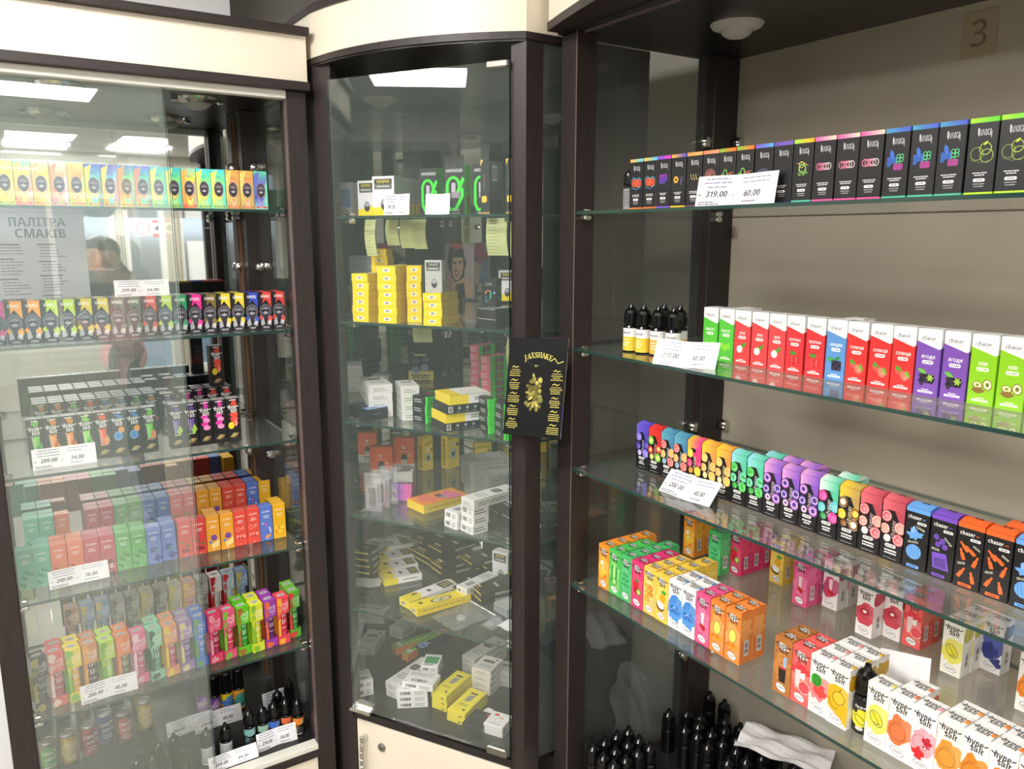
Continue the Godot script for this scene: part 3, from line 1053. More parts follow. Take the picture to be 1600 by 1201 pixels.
func print_gorilla_cartons() -> void:
	var foil := [
		["f6ec8a", "f8d02a", "f6c820", "b8d84a"], ["8fd0c8", "f8d838", "f2b04a", "f08a6a"], ["e8f4c8", "f8dc30", "f6a85a", "f5c020"], ["f8f8e0", "f4a060", "f08858", "e8a0c8"],
		["f8e870", "f49a48", "f0b040", "a8d86a"], ["4a58c8", "5ad0c0", "f6d030", "a8e060"], ["5a48b8", "58c8d8", "f4c838", "f0a048"], ["3f8ad8", "7ae08a", "f08a4a", "d8e860"],
		["5a7ae8", "5ae0b0", "e8784a", "c8e86a"], ["48d0e8", "8af080", "f8f060", "90e8a0"], ["d8b050", "e09a6a", "d8c860", "b8a070"], ["58d8a0", "7a6ad0", "4a58b8", "a0e0d8"]]
	for i in foil.size():
		var q: Array = foil[i]
		var c := open_cell("foil_%d" % i)
		on(c, "f", 0.5)
		pen.blend(0, 0, 1, 1, [hx(q[0]), hx(q[1]), hx(q[2]), hx(q[3])])
		pen.poly([[0, 0.1], [0.45, 0.0], [0.15, 0.5], [0, 0.75]], hx(q[2]).lightened(0.15))
		pen.poly([[1, 0.2], [0.6, 0.55], [0.8, 1], [1, 1]], hx(q[0]).lerp(hx(q[3]), 0.5))
		pen.poly([[0.2, 0.62], [0.5, 0.78], [0.8, 0.62], [0.62, 0.95], [0.4, 0.95]], hx(q[1]).lightened(0.3))
		write("UNIQ", 0.5, 0.2, 0.12, hx(q[0]).darkened(0.25), 0.6, false)
		gorilla(0.5, 0.5, 0.33, hx("4a424c"), hx("cfc8cc"), hx("1c1a20"))
		pen.line([[0.12, 0.6], [0.5, 0.8], [0.88, 0.6]], 0.05, hx(q[2]).lerp(hx("c83a4a"), 0.5))
		pen.rect(0.08, 0.92, 0.92, 0.965, hx("c8443a") if i % 3 else hx("6a8a3a"))
		pen.small_print(0.15, 0.935, 0.85, 1, 0.02, 0.014, hx("f8e8a0"), i + 2, true)
		on(c, "s", 0.5)
		pen.blend(0, 0, 1, 1, [hx(q[1]), hx(q[3]), hx(q[2])])
		on(c, "t", 1.0)
		pen.blend(0, 0, 1, 1, [hx(q[0]), hx(q[1])], true)
	var dark := {"amber": "f2a33a", "lime": "b8dc3c", "gold": "d8c43a", "pine": "3f6a4a", "red": "d84a44", "teal": "2f9a6a", "magenta": "ec2f98", "olive": "7a6a34", "yellow": "e0c83c", "blue": "3a4fb8", "pinkish": "e84a9a"}
	var i := 0
	for k in dark:
		i += 1
		var col := hx(dark[k])
		var c := open_cell("ape_" + k)
		on(c, "f", 0.36)
		pen.fill(hx("1d1c20"))
		pen.poly([[0.28, 0], [1, 0], [1, 0.42], [0.55, 0.2], [0.3, 0.3]], col)
		for j in 5: pen.poly([[0.0, 0.03 + j * 0.05], [0.34 - 0.05 * (j % 2), 0.02 + j * 0.05], [0.3, 0.055 + j * 0.05]], hx("1d1c20"))
		pen.splat(0.2, 0.17, 0.14, hx("1d1c20"), i, 1.0, 0.5)
		write("UNIQ", 0.52, 0.115, 0.2, WHITE, 0.66)
		pen.poly([[0.08, 0.78], [0.3, 0.66], [0.42, 0.86], [0.12, 0.9]], hx("b0b0b8"))
		pen.poly([[0.92, 0.78], [0.7, 0.66], [0.58, 0.86], [0.88, 0.9]], hx("b8b8c0"))
		pen.splat(0.86, 0.72, 0.2, col.lightened(0.1), i + 3, 1.1, 0.3)
		pen.splat(0.12, 0.68, 0.12, col, i + 4, 1.3, 0.3)
		gorilla(0.5, 0.5, 0.42, hx("4c4d58"), hx("c4c0c8"), hx("17171c"))
		pen.disc(0.8, 0.8, 0.13, WHITE)
		pen.ring(0.8, 0.8, 0.09, 0.03, col.darkened(0.2))
		pen.small_print(0.2, 0.92, 0.8, 2, 0.03, 0.016, hx("c8c8cc"), i, true)
		on(c, "s", 0.36)
		pen.fill(hx("1d1c20"))
		pen.rect(0, 0, 1, 0.05, col.darkened(0.2))
		on(c, "t", 1.0)
		pen.fill(hx("24232a"))
		pen.splat(0.5, 0.5, 0.4, col, i, 1.0, 0.35)


# black cartons with a white brushed logo, a drink and a golden leaf
func print_splash_cartons() -> void:
	var list := {"pear": ["7ad04a", "2f9a4a"], "amber": ["e8923a", "b85a1c"], "cocktail": ["f09a3c", "c04a20"], "kiwi": ["8ade5a", "4fae2a"], "punch": ["f05a38", "e8a060"],
		"lagoon": ["3f86c8", "e8a038"], "cactus": ["6ad03a", "d87858"], "mojito": ["6a52a8", "a8d84a"], "candy": ["e83fae", "f49ad0"], "lemonade": ["f0503c", "f2dc2a"]}
	var n := 0
	for k in list:
		n += 1
		var a := hx(list[k][0]); var b := hx(list[k][1])
		var c := open_cell("splash_" + k)
		on(c, "f", 0.35)
		pen.fill(hx("171719"))
		pen.splat(0.55, 0.12, 0.2, a.darkened(0.1), n, 1.2, 0.5)
		match k:
			"lagoon":
				pen.disc(0.46, 0.55, 0.3, a)
				pen.disc(0.68, 0.42, 0.2, b)
				pen.ring(0.46, 0.55, 0.24, 0.04, a.lightened(0.4))
			"candy":
				for j in 4: pen.disc(0.5 + 0.12 * (j % 2) - 0.06, 0.36 + j * 0.085, 0.26, a if j % 2 == 0 else b, 0.6)
			"lemonade":
				for j in 3: pen.disc(0.55, 0.38 + j * 0.1, 0.3, a, 0.6)
				pen.disc(0.3, 0.63, 0.23, b)
				pen.rect(0.62, 0.5, 0.7, 0.66, hx("f8d8c8"))
			_:
				pen.poly([[0.28, 0.36], [0.74, 0.35], [0.66, 0.68], [0.36, 0.68]], a)
				pen.poly([[0.36, 0.4], [0.5, 0.4], [0.5, 0.64], [0.42, 0.64]], a.lightened(0.35))
				pen.splat(0.72, 0.6, 0.18, b, n, 1.4)
				pen.line([[0.28, 0.36], [0.36, 0.68]], 0.03, hx("e8e8e8"))
				pen.line([[0.3, 0.7], [0.7, 0.7]], 0.07, b.lightened(0.2))
		for j in 7: pen.disc(0.2 + fmod(j * 0.41, 0.62), 0.36 + fmod(j * 0.19, 0.34), 0.03, a.lightened(0.3))
		scribble(0.5, 0.2, 0.95, WHITE, hx("171719"), 0.35)
		pen.small_print(0.2, 0.03, 0.8, 1, 0.02, 0.022, WHITE, n, true)
		pen.leaf(0.5, 0.86, 0.36, -0.3, hx("8f7a4a"), hx("c8b27a"))
		pen.leaf(0.46, 0.85, 0.22, -0.5, hx("b8a26a"))
		on(c, "s", 0.35)
		pen.fill(hx("1a1a1c"))
		pen.splat(0.5, 0.6, 0.4, a.darkened(0.6), n, 1.3, 0.4)
		pen.small_print(0.15, 0.25, 0.85, 8, 0.05, 0.012, hx("77777a"), n)
		on(c, "t", 1.0)
		pen.fill(hx("8f9092"))
		pen.rect(0.06, 0.06, 0.94, 0.94, hx("a8a9ab"))
		pen.line([[0.1, 0.4], [0.5, 0.3], [0.9, 0.45]], 0.1, hx("5a5a5c"))
		pen.line([[0.1, 0.7], [0.5, 0.6], [0.9, 0.75]], 0.07, hx("e0e0e0"))


# fourth shelf of the mirror cabinet: plain coloured cartons with fruit at the foot
func print_fruit_cartons() -> void:
	var list := {"mint": ["58b898", "2f8a6a"], "peach": ["e07048", "f2b83a"], "chocolate": ["c04a5a", "6a2a2c"], "herb": ["5fb060", "3f8a45"], "bilberry": ["6f86cc", "3f4f9a"],
		"cherry": ["d8413f", "3f8a35"], "plummelon": ["eda534", "7a4aa0"], "guava": ["e24f41", "f0a090"], "violet": ["5a7acb", "8a4ab8"], "mango": ["f0b624", "e8982a"]}
	var n := 0
	for k in list:
		n += 1
		var a := hx(list[k][0]); var b := hx(list[k][1])
		var c := open_cell("fruit_" + k)
		on(c, "f", 0.36)
		pen.fill(a)
		write("SOLOMPO", 0.5, 0.16, 0.12, WHITE, 0.62)
		pen.small_print(0.25, 0.27, 0.75, 2, 0.05, 0.025, WHITE.lerp(a, 0.15), n, true)
		match k:
			"mint", "herb":
				for j in 14: pen.leaf(0.15 + fmod(j * 0.29, 0.75), 0.55 + fmod(j * 0.17, 0.38), 0.17, j * 1.3, b if j % 2 else a.lightened(0.25), b.darkened(0.2))
			"peach":
				pen.disc(0.55, 0.75, 0.32, b)
				pen.disc(0.55, 0.75, 0.17, hx("6a3a24"))
				pen.disc(0.62, 0.54, 0.12, hx("e8a030"))
				pen.disc(0.62, 0.54, 0.06, hx("3a2418"))
				pen.leaf(0.25, 0.6, 0.16, 0.4, hx("8a3a2a"))
			"chocolate":
				pen.disc(0.6, 0.72, 0.26, b, 0.8)
				pen.line([[0.5, 0.8], [0.75, 0.76], [0.6, 0.88], [0.85, 0.84]], 0.06, hx("f4e8e4"))
				pen.leaf(0.3, 0.5, 0.16, 1.0, a.darkened(0.25))
			"bilberry":
				for j in 6: pen.disc(0.3 + (j % 3) * 0.16, 0.58 + (j / 3) * 0.07, 0.1, b)
				pen.leaf(0.6, 0.64, 0.2, 0.5, hx("5a9a7a"))
				pen.splat(0.7, 0.85, 0.26, b, 3)
			"cherry":
				pen.leaf(0.25, 0.6, 0.18, 0.4, b)
				pen.leaf(0.68, 0.7, 0.2, -0.3, b)
				for j in 4: pen.disc(0.3 + j * 0.14, 0.82 + 0.02 * (j % 2), 0.12, hx("8a1a24"))
			"plummelon":
				pen.disc(0.55, 0.62, 0.24, b)
				pen.disc(0.28, 0.74, 0.12, hx("6a8ad0"))
				pen.poly([[0.3, 0.8], [0.95, 0.68], [0.9, 0.86], [0.4, 0.94]], hx("f8dc90"))
			"guava":
				pen.ring(0.32, 0.52, 0.15, 0.05, b)
				pen.leaf(0.66, 0.5, 0.18, -1.0, b)
				for j in 5: pen.disc(0.28 + j * 0.12, 0.74 + 0.03 * (j % 2), 0.13, hx("c82a2c") if j % 2 else b)
			"violet":
				for j in 9: pen.disc(0.2 + fmod(j * 0.31, 0.65), 0.5 + fmod(j * 0.13, 0.3), 0.06, hx("9a7ae0") if j % 2 else hx("e8e8f8"))
				pen.disc(0.45, 0.52, 0.1, hx("d84aa8"))
				pen.leaf(0.6, 0.88, 0.3, -0.4, hx("f0923a"))
			"mango":
				for j in 5: pen.disc(0.3 + (j % 3) * 0.2, 0.68 + (j / 3) * 0.12, 0.2, b if j % 2 else hx("f8d048"), 0.8)
		pen.small_print(0.4, 0.95, 0.6, 1, 0.02, 0.014, WHITE, n, true)
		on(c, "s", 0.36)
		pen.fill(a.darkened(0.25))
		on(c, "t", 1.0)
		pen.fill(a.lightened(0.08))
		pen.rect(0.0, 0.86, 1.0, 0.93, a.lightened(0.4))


# fifth shelf: sleeves that hold a slim bottle
func print_sleeves() -> void:
	var list := {"blackcurrant": ["2f2c48", "2a2840", "c8c050"], "rosehip": ["d8605a", "b04a5c", "f0d8d0"], "lemon": ["ecd52e", "e0a838", "7ac040"], "dragon": ["c8804a", "4a2f45", "e8a038"],
		"limeade": ["b4dc38", "a8dc58", "7ab030"], "carrot": ["e0783a", "6a7a48", "f08a5a"], "peony": ["e0688e", "c8588a", "f0c8d8"], "julep": ["8fd4ae", "4f9a78", "2f5a48"],
		"apricot": ["e89a70", "c85a78", "f0d040"], "lilac": ["9a7ab0", "7a5ab0", "e8d8a0"], "azure": ["2f6fd8", "3a7ae0", "4a9a3a"], "ruby": ["e0406a", "a8244f", "f0a0b0"],
		"guava": ["e0507a", "d83a5a", "7ac040"], "kiwi": ["5cc022", "2f9a3a", "a06a30"], "citron": ["d8e03a", "c8d82a", "8ac030"], "purple": ["9a3fb0", "5a1f6a", "f0703a"],
		"punch": ["f0485a", "e02f55", "f8b03a"], "melon": ["68b83f", "3f9a3a", "f04a4a"], "cocoa": ["b88a6a", "7a3a34", "5a2a24"], "sky": ["7f9fc8", "6f95c0", "d0c060"],
		"ash": ["a8aaa4", "8f9a98", "6a5a58"], "sand": ["c8c4a0", "b8b8a8", "e0d050"], "snowberry": ["eceae6", "d8dcd8", "c02a30"], "ice": ["b8d0dc", "c8dce0", "d03a40"]}
	var n := 0
	for k in list:
		n += 1
		var a := hx(list[k][0]); var b := hx(list[k][1]); var e := hx(list[k][2])
		var c := open_cell("sleeve_" + k)
		on(c, "f", 0.25)
		pen.fill(a)
		# upper card, then the bottle's label, then the lower card
		pen.splat(0.18, 0.12, 0.28, e, n, 1.3, 0.4)
		pen.splat(0.15, 0.3, 0.2, e.lerp(a, 0.3), n + 3, 1.4, 0.4)
		write("Fluffi", 0.62, 0.19, 0.24, WHITE, 0.66, false, -0.12, 0.25, 0.8, "Droid Serif")
		write("Puff", 0.66, 0.27, 0.26, WHITE, 0.62, false, -0.12, 0.25, 0.8, "Droid Serif")
		pen.small_print(0.5, 0.33, 0.85, 1, 0.02, 0.01, WHITE, n)
		pen.splat(0.3, 0.93, 0.3, e, n + 6, 0.8, 0.4)
		on(c, "b", 0.42)
		pen.fill(b)
		write("Fluffi", 0.5, 0.32, 0.22, WHITE, 0.8, false, -0.15, 0.25, 0.8, "Droid Serif")
		write("Puff", 0.52, 0.46, 0.24, WHITE, 0.7, false, -0.15, 0.25, 0.8, "Droid Serif")
		pen.small_print(0.2, 0.6, 0.8, 1, 0.02, 0.012, WHITE, n, true)
		pen.rect(0, 0.72, 1, 0.74, b.lightened(0.3))
		on(c, "s", 0.25)
		pen.fill(a.lerp(e, 0.2))
		pen.splat(0.5, 0.6, 0.5, e, n + 2, 1.6, 0.5)
		on(c, "t", 1.0)
		pen.fill(a)
		pen.disc(0.5, 0.5, 0.36, hx("b8bcb8"), 0.55)
		pen.small_print(0.3, 0.46, 0.7, 2, 0.09, 0.05, hx("6a6a6c"), n, true)


# price tags: two prices on one laminated sheet
func print_tags() -> void:
	var list := {"wide_upper": ["319.00", "60.00"], "wide_middle": ["310.00", "40.00"], "wide_lower": ["200.00", "40.00"], "mirror_upper": ["269.00", "54.00"], "mirror_black": ["289.00", "74.00"],
		"mirror_fruit": ["249.00", "70.00"], "mirror_sleeve": ["200.00", "40.00"], "base_a": ["209.00", "49.00"], "base_b": ["274.00", "54.00"], "base_c": ["209.00", "40.00"], "corner": ["149.00", ""], "blank": ["", ""]}
	var n := 0
	for k in list:
		n += 1
		var c := open_cell("tag_" + k)
		c.px_f = Rect2((c.px_f as Rect2).position, Vector2(256, 88))
		var r: Rect2 = (c.px_f as Rect2).grow(-1.0)
		c.f = Rect2(r.position / 2048.0, r.size / 2048.0)
		on(c, "f", 2.9)
		pen.fill(hx("f2f3f6"))
		if k == "blank": continue
		var ink := hx("3a3a44")
		var pale := hx("9aa0b4")
		pen.rect(0.52, 0.04, 0.523, 0.96, hx("c8ccd6"))
		pen.small_print(0.06, 0.10, 0.46, 3, 0.13, 0.035, hx("6a7098"), n, true)
		pen.small_print(0.56, 0.12, 0.94, 2, 0.13, 0.035, hx("8a90a8"), n + 5)
		write(list[k][0], 0.26, 0.6, 0.062, ink, 0.3, true, 0.0, 0.2)
		if list[k][1]: write(list[k][1], 0.7, 0.62, 0.062, ink, 0.24, true, 0.0, 0.2)
		pen.small_print(0.03, 0.6, 0.08, 1, 0.1, 0.04, ink, n)
		pen.small_print(0.44, 0.64, 0.5, 1, 0.1, 0.03, pale, n)
		pen.small_print(0.04, 0.84, 0.34, 2, 0.07, 0.03, hx("5a5a68"), n)
		pen.small_print(0.58, 0.84, 0.84, 1, 0.07, 0.03, hx("5a5a68"), n)


# cartons of the corner cabinet, where most lie flat
func print_pod_cartons() -> void:
	# called: [top, front, side]
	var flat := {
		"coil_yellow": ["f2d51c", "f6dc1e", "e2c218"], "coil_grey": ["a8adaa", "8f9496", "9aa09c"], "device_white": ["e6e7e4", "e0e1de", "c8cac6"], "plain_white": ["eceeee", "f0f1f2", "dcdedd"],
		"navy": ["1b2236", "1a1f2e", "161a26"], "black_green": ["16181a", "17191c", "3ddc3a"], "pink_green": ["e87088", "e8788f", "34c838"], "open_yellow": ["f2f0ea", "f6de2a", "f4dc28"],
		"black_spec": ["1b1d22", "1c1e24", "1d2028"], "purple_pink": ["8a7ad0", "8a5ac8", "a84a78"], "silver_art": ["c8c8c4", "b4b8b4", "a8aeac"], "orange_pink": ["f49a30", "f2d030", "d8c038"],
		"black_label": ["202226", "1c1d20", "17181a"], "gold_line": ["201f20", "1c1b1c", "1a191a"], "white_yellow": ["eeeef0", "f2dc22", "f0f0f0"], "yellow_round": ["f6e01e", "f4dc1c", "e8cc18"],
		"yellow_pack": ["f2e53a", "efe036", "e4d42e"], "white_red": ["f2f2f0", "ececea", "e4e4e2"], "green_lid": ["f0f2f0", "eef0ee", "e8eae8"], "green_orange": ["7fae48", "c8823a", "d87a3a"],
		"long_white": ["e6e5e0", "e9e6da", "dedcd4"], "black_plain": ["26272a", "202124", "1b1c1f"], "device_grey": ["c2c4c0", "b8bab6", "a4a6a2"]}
	for k in flat:
		var t := hx(flat[k][0]); var f := hx(flat[k][1]); var s := hx(flat[k][2])
		var c := open_cell("pod_" + k, true)
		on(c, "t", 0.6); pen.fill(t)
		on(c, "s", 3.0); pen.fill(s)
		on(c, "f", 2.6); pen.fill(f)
		match k:
			"coil_yellow":
				pen.pill(0.5, 0.5, 0.42, 0.16, hx("f0ece0"))
				write("081", 0.5, 0.5, 0.1, hx("2a2a3a"), 0.3)
				on(c, "s", 3.0)
				write("ITO", 0.5, 0.5, 0.1, hx("8a7a1a"), 0.5, false)
				on(c, "t", 0.6)
				pen.rect(0.2, 0.3, 0.8, 0.6, hx("f4f0e0"))
			"coil_grey":
				for j in 3: pen.line([[0.1, 0.3 + 0.2 * j], [0.9, 0.34 + 0.2 * j]], 0.012, hx("c8ccca"))
				pen.small_print(0.15, 0.3, 0.85, 2, 0.3, 0.1, hx("5a5f60"), 4)
				on(c, "s", 3.0)
				pen.small_print(0.1, 0.3, 0.9, 3, 0.2, 0.08, hx("5f6466"), 8)
				on(c, "t", 0.6)
				pen.small_print(0.1, 0.15, 0.9, 5, 0.12, 0.05, hx("cdd2d0"), 9)
			"device_white", "device_grey", "long_white":
				on(c, "t", 0.6)
				pen.pill(0.5, 0.36, 0.62, 0.3, hx("3a3c40"))
				pen.pill(0.5, 0.36, 0.5, 0.2, hx("77797c"))
				pen.disc(0.8, 0.16, 0.08, hx("2a2c30"))
				pen.small_print(0.15, 0.62, 0.85, 3, 0.07, 0.025, hx("77797c"), 3, true)
				on(c, "f", 2.6)
				pen.small_print(0.2, 0.4, 0.8, 2, 0.25, 0.1, hx("8a8c8e"), 3)
				on(c, "s", 3.0)
				if k == "long_white":
					pen.bars(0.1, 0.25, 0.45, 0.8, 4)
					pen.small_print(0.5, 0.3, 0.9, 2, 0.25, 0.1, hx("9a9890"), 5)
				else:
					pen.small_print(0.1, 0.35, 0.9, 2, 0.25, 0.12, hx("6a6c6e"), 5)
			"plain_white", "green_lid":
				pen.bars(0.08, 0.2, 0.5, 0.85, 5)
				pen.small_print(0.58, 0.3, 0.92, 3, 0.2, 0.08, hx("6a6a6c"), 6)
				on(c, "s", 3.0)
				pen.small_print(0.1, 0.3, 0.9, 2, 0.3, 0.12, hx("4a4a4c"), 8)
				on(c, "t", 0.6)
				pen.small_print(0.1, 0.1, 0.9, 6, 0.05, 0.02, hx("7a7a7c"), 6)
				pen.bars(0.2, 0.6, 0.8, 0.9, 2)
				if k == "green_lid":
					pen.fill(t)
					pen.rect(0.12, 0.2, 0.9, 0.75, hx("2f9a58"))
					pen.ring(0.5, 0.48, 0.22, 0.03, hx("8ad0a0"))
					pen.small_print(0.15, 0.8, 0.85, 2, 0.08, 0.04, hx("4a4a4c"), 2)
			"navy":
				pen.small_print(0.2, 0.4, 0.8, 1, 0.2, 0.1, hx("5a6480"), 3)
				on(c, "t", 0.6)
				pen.poly([[0, 0.7], [0.6, 0.62], [1, 0.8], [1, 0.95], [0, 0.92]], hx("7f9fd8"))
				pen.splat(0.5, 0.82, 0.3, hx("2f5fb0"), 3, 0.3)
				pen.splat(0.4, 0.3, 0.3, hx("3a4250"), 5, 0.8)
			"black_green":
				pen.small_print(0.12, 0.35, 0.7, 2, 0.25, 0.13, hx("b8bcc0"), 5)
				pen.rect(0.88, 0, 1, 1, hx("3ddc3a"))
				on(c, "t", 0.6)
				pen.rect(0.0, 0.1, 1, 0.2, hx("3ddc3a"))
				pen.splat(0.5, 0.5, 0.3, hx("7a3a44"), 4)
			"pink_green":
				pen.small_print(0.1, 0.22, 0.75, 4, 0.17, 0.08, hx("f8d4dc"), 6)
				on(c, "s", 3.0)
				pen.rect(0.25, 0.15, 0.72, 0.95, hx("6a4a34"))
				pen.line([[0.45, 0.2], [0.5, 0.9]], 0.03, hx("a88a6a"))
			"open_yellow":
				on(c, "s", 3.0)
				pen.rect(0.46, 0, 1, 1, hx("eef0f2"))
				pen.small_print(0.62, 0.35, 0.86, 2, 0.2, 0.1, hx("4a4a50"), 4)
				on(c, "t", 0.6)
				pen.rect(0, 0.7, 1, 1, hx("f6de2a"))
			"black_spec":
				on(c, "s", 3.0)
				pen.bars(0.04, 0.2, 0.14, 0.85, 5, true)
				for j in 4:
					pen.disc(0.3 + j * 0.19, 0.42, 0.035, hx("b8bcc4"), 1.6)
					pen.small_print(0.24 + j * 0.19, 0.76, 0.36 + j * 0.19, 1, 0.1, 0.07, hx("9a9ea8"), j + 3)
			"purple_pink":
				pen.blend(0, 0, 1, 1, [hx("7a55c0"), hx("a86ad8"), hx("d860b8"), hx("d85a9a")], true)
				pen.poly([[0, 0.25], [0.3, 1], [0, 1]], hx("e8e8ec"))
				write("BP", 0.48, 0.45, 0.06, hx("c8a8e8"), 0.2)
				on(c, "t", 0.6)
				pen.blend(0, 0, 1, 1, [hx("b0a0b8"), hx("8a7a68"), hx("6a4a8a")])
			"silver_art":
				pen.small_print(0.15, 0.3, 0.85, 3, 0.2, 0.06, hx("d8dcd8"), 3)
				on(c, "t", 0.6)
				pen.poly([[0.1, 0.8], [0.5, 0.3], [0.9, 0.2], [0.8, 0.8]], hx("8a7458"))
				pen.rect(0.3, 0.05, 1, 0.3, hx("8a5aa8"))
			"orange_pink":
				on(c, "t", 0.6)
				pen.splat(0.5, 0.72, 0.4, hx("f27a6a"), 4, 0.8)
				pen.splat(0.6, 0.25, 0.4, hx("e878a8"), 6, 0.6)
				pen.pill(0.5, 0.46, 0.5, 0.2, hx("5a4a58"))
				pen.disc(0.66, 0.44, 0.12, hx("a88ac0"))
				on(c, "s", 3.0)
				pen.small_print(0.1, 0.35, 0.9, 1, 0.2, 0.3, hx("b89a2a"), 4)
			"black_label":
				pen.rect(0.05, 0.05, 0.95, 0.12, hx("a8a8a4"))
				on(c, "t", 0.6)
				pen.rect(0.15, 0.45, 0.9, 0.9, hx("d8dadc"))
				pen.small_print(0.2, 0.52, 0.85, 4, 0.09, 0.03, hx("7a7a7c"), 4)
			"gold_line":
				pen.rect(0, 0.02, 1, 0.26, hx("e8d468"))
				on(c, "t", 0.6)
				pen.rect(0.12, 0.82, 0.5, 0.88, hx("e4d89a"))
				pen.rect(0.1, 0.92, 0.6, 0.95, hx("c8b45a"))
				pen.rect(0.4, 0.45, 0.75, 0.52, hx("c8c8c8"))
				on(c, "s", 3.0)
				pen.rect(0.35, 0.3, 0.9, 0.75, hx("9a9a98"))
			"white_yellow":
				on(c, "t", 0.6)
				pen.poly([[0, 0.72], [0.5, 0.66], [1, 0.76], [1, 1], [0, 1]], hx("ecdc28"))
				pen.rect(0.1, 0.04, 0.9, 0.28, hx("3a3a38"))
				pen.small_print(0.18, 0.08, 0.82, 3, 0.06, 0.03, hx("d8c860"), 4, true)
				pen.pill(0.5, 0.5, 0.36, 0.12, hx("6a6a70"))
				pen.disc(0.3, 0.76, 0.1, hx("4a4440"))
				on(c, "s", 3.0)
				pen.rect(0, 0, 0.36, 1, hx("ecdc28"))
				pen.small_print(0.5, 0.45, 0.9, 1, 0.2, 0.14, hx("7a7a80"), 4)
				on(c, "f", 2.6)
				pen.bars(0.2, 0.3, 0.6, 0.8, 3)
			"yellow_round":
				on(c, "t", 0.6)
				pen.disc(0.55, 0.5, 0.32, hx("5a5430"))
				pen.disc(0.55, 0.5, 0.26, hx("e8e0b0"))
				write("%", 0.55, 0.5, 0.22, hx("5a5430"), 0.4)
				pen.rect(0.2, 0.82, 0.5, 0.88, hx("6a6424"))
				on(c, "f", 2.6)
				pen.bars(0.3, 0.3, 0.7, 0.85, 4)
				on(c, "s", 3.0)
				pen.small_print(0.1, 0.35, 0.9, 1, 0.2, 0.2, hx("b8a41a"), 4)
			"yellow_pack":
				on(c, "t", 0.6)
				pen.rect(0.3, 0.16, 0.7, 0.22, hx("3a3a2a"))
				pen.poly([[0.34, 0.28], [0.7, 0.26], [0.62, 0.52], [0.3, 0.54]], hx("9a9a92"))
				pen.small_print(0.2, 0.64, 0.75, 2, 0.05, 0.025, hx("8a8030"), 6, true)
				pen.poly([[0.62, 0.86], [0.85, 0.9], [0.74, 0.8]], hx("3a3a2a"))
				on(c, "f", 2.6)
				pen.poly([[0.6, 0.7], [0.85, 0.8], [0.74, 0.5]], hx("3a3a2a"))
			"white_red":
				on(c, "t", 0.6)
				pen.disc(0.3, 0.2, 0.14, hx("d8443f"))
				pen.disc(0.62, 0.36, 0.09, hx("d8443f"))
				pen.disc(0.62, 0.36, 0.04, WHITE)
				pen.ring(0.5, 0.6, 0.16, 0.015, hx("9a9a9c"))
				pen.small_print(0.15, 0.8, 0.85, 2, 0.06, 0.02, hx("6a6a6c"), 2, true)
				on(c, "s", 3.0)
				pen.bars(0.1, 0.3, 0.35, 0.8, 2)
			"green_orange":
				on(c, "t", 0.6)
				for j in 9: pen.disc(0.2 + fmod(j * 0.37, 0.7), 0.3 + fmod(j * 0.2, 0.55), 0.16, hx("8fc04a") if j % 2 else hx("5f9a38"))
				pen.rect(0, 0, 1, 0.16, hx("d87a44"))
				pen.disc(0.5, 0.12, 0.12, hx("e8e8e0"))
				pen.rect(0.1, 0.85, 0.9, 0.93, hx("c8d0d0"))
			"black_plain":
				on(c, "t", 0.6)
				pen.small_print(0.2, 0.3, 0.8, 3, 0.1, 0.03, hx("6a6c70"), 4, true)
				pen.disc(0.75, 0.14, 0.1, hx("c8443f"))
				on(c, "s", 3.0)
				pen.small_print(0.1, 0.4, 0.8, 2, 0.2, 0.1, hx("77797c"), 4)
	# standing ones
	for k in ["white_gold", "grey_white"]:
		var g: bool = k == "grey_white"
		var c := open_cell("stand_" + k)
		on(c, "f", 0.62)
		pen.fill(hx("e9eaee") if not g else hx("b8bcba"))
		if not g: pen.poly([[0, 0.8], [0.55, 0.76], [1, 0.66], [1, 1], [0, 1]], hx("f4dc1e"))
		pen.rect(0.1, 0.07, 0.9, 0.33, hx("6a6a68"))
		pen.rect(0.1, 0.07, 0.9, 0.2, hx("2c2b26"))
		write("VOOPOO" if not g else "VMATE", 0.5, 0.135, 0.13, hx("e8d848") if not g else hx("c8c8c0"), 0.6)
		pen.small_print(0.2, 0.24, 0.8, 1, 0.02, 0.035, hx("d8d8d0"), 4, true)
		pen.disc(0.55, 0.72, 0.17, hx("3a3c44"), 1.35)
		pen.rect(0.42, 0.6, 0.68, 0.72, hx("c8ccd4"))
		for j in 3: pen.line([[0.45 + 0.1 * j, 0.6], [0.45 + 0.1 * j, 0.76]], 0.03, hx("3a3c44"))
		on(c, "s", 0.3)
		pen.fill(hx("a4aaa8"))
		pen.poly([[0, 0.55], [1, 0.7], [1, 1], [0, 1]], hx("e8cc1e") if not g else hx("94988f"))
		pen.small_print(0.3, 0.62, 0.8, 8, 0.045, 0.02, hx("5a5420"), 4)
		on(c, "t", 1.0)
		pen.fill(hx("dfe1e4"))
	var c := open_cell("stand_loop")
	on(c, "f", 0.55)
	pen.fill(hx("2b2b30"))
	write("VAPORESSO", 0.5, 0.12, 0.11, WHITE, 0.84)
	pen.ring(0.45, 0.42, 0.3, 0.15, hx("3df03a"), 1.0, 0.0, PI, TAU)
	pen.line([[0.15, 0.42], [0.15, 0.78], [0.3, 0.9]], 0.15, hx("3df03a"))
	pen.line([[0.95, 0.28], [0.6, 0.62]], 0.17, hx("3df03a"))
	pen.line([[0.9, 0.48], [0.9, 0.62], [0.6, 0.86], [0.35, 0.9]], 0.15, hx("3df03a"))
	pen.rect(0.36, 0.36, 0.56, 0.62, hx("c8c0d0"))
	pen.rect(0.36, 0.54, 0.78, 0.66, hx("9a94a4"))
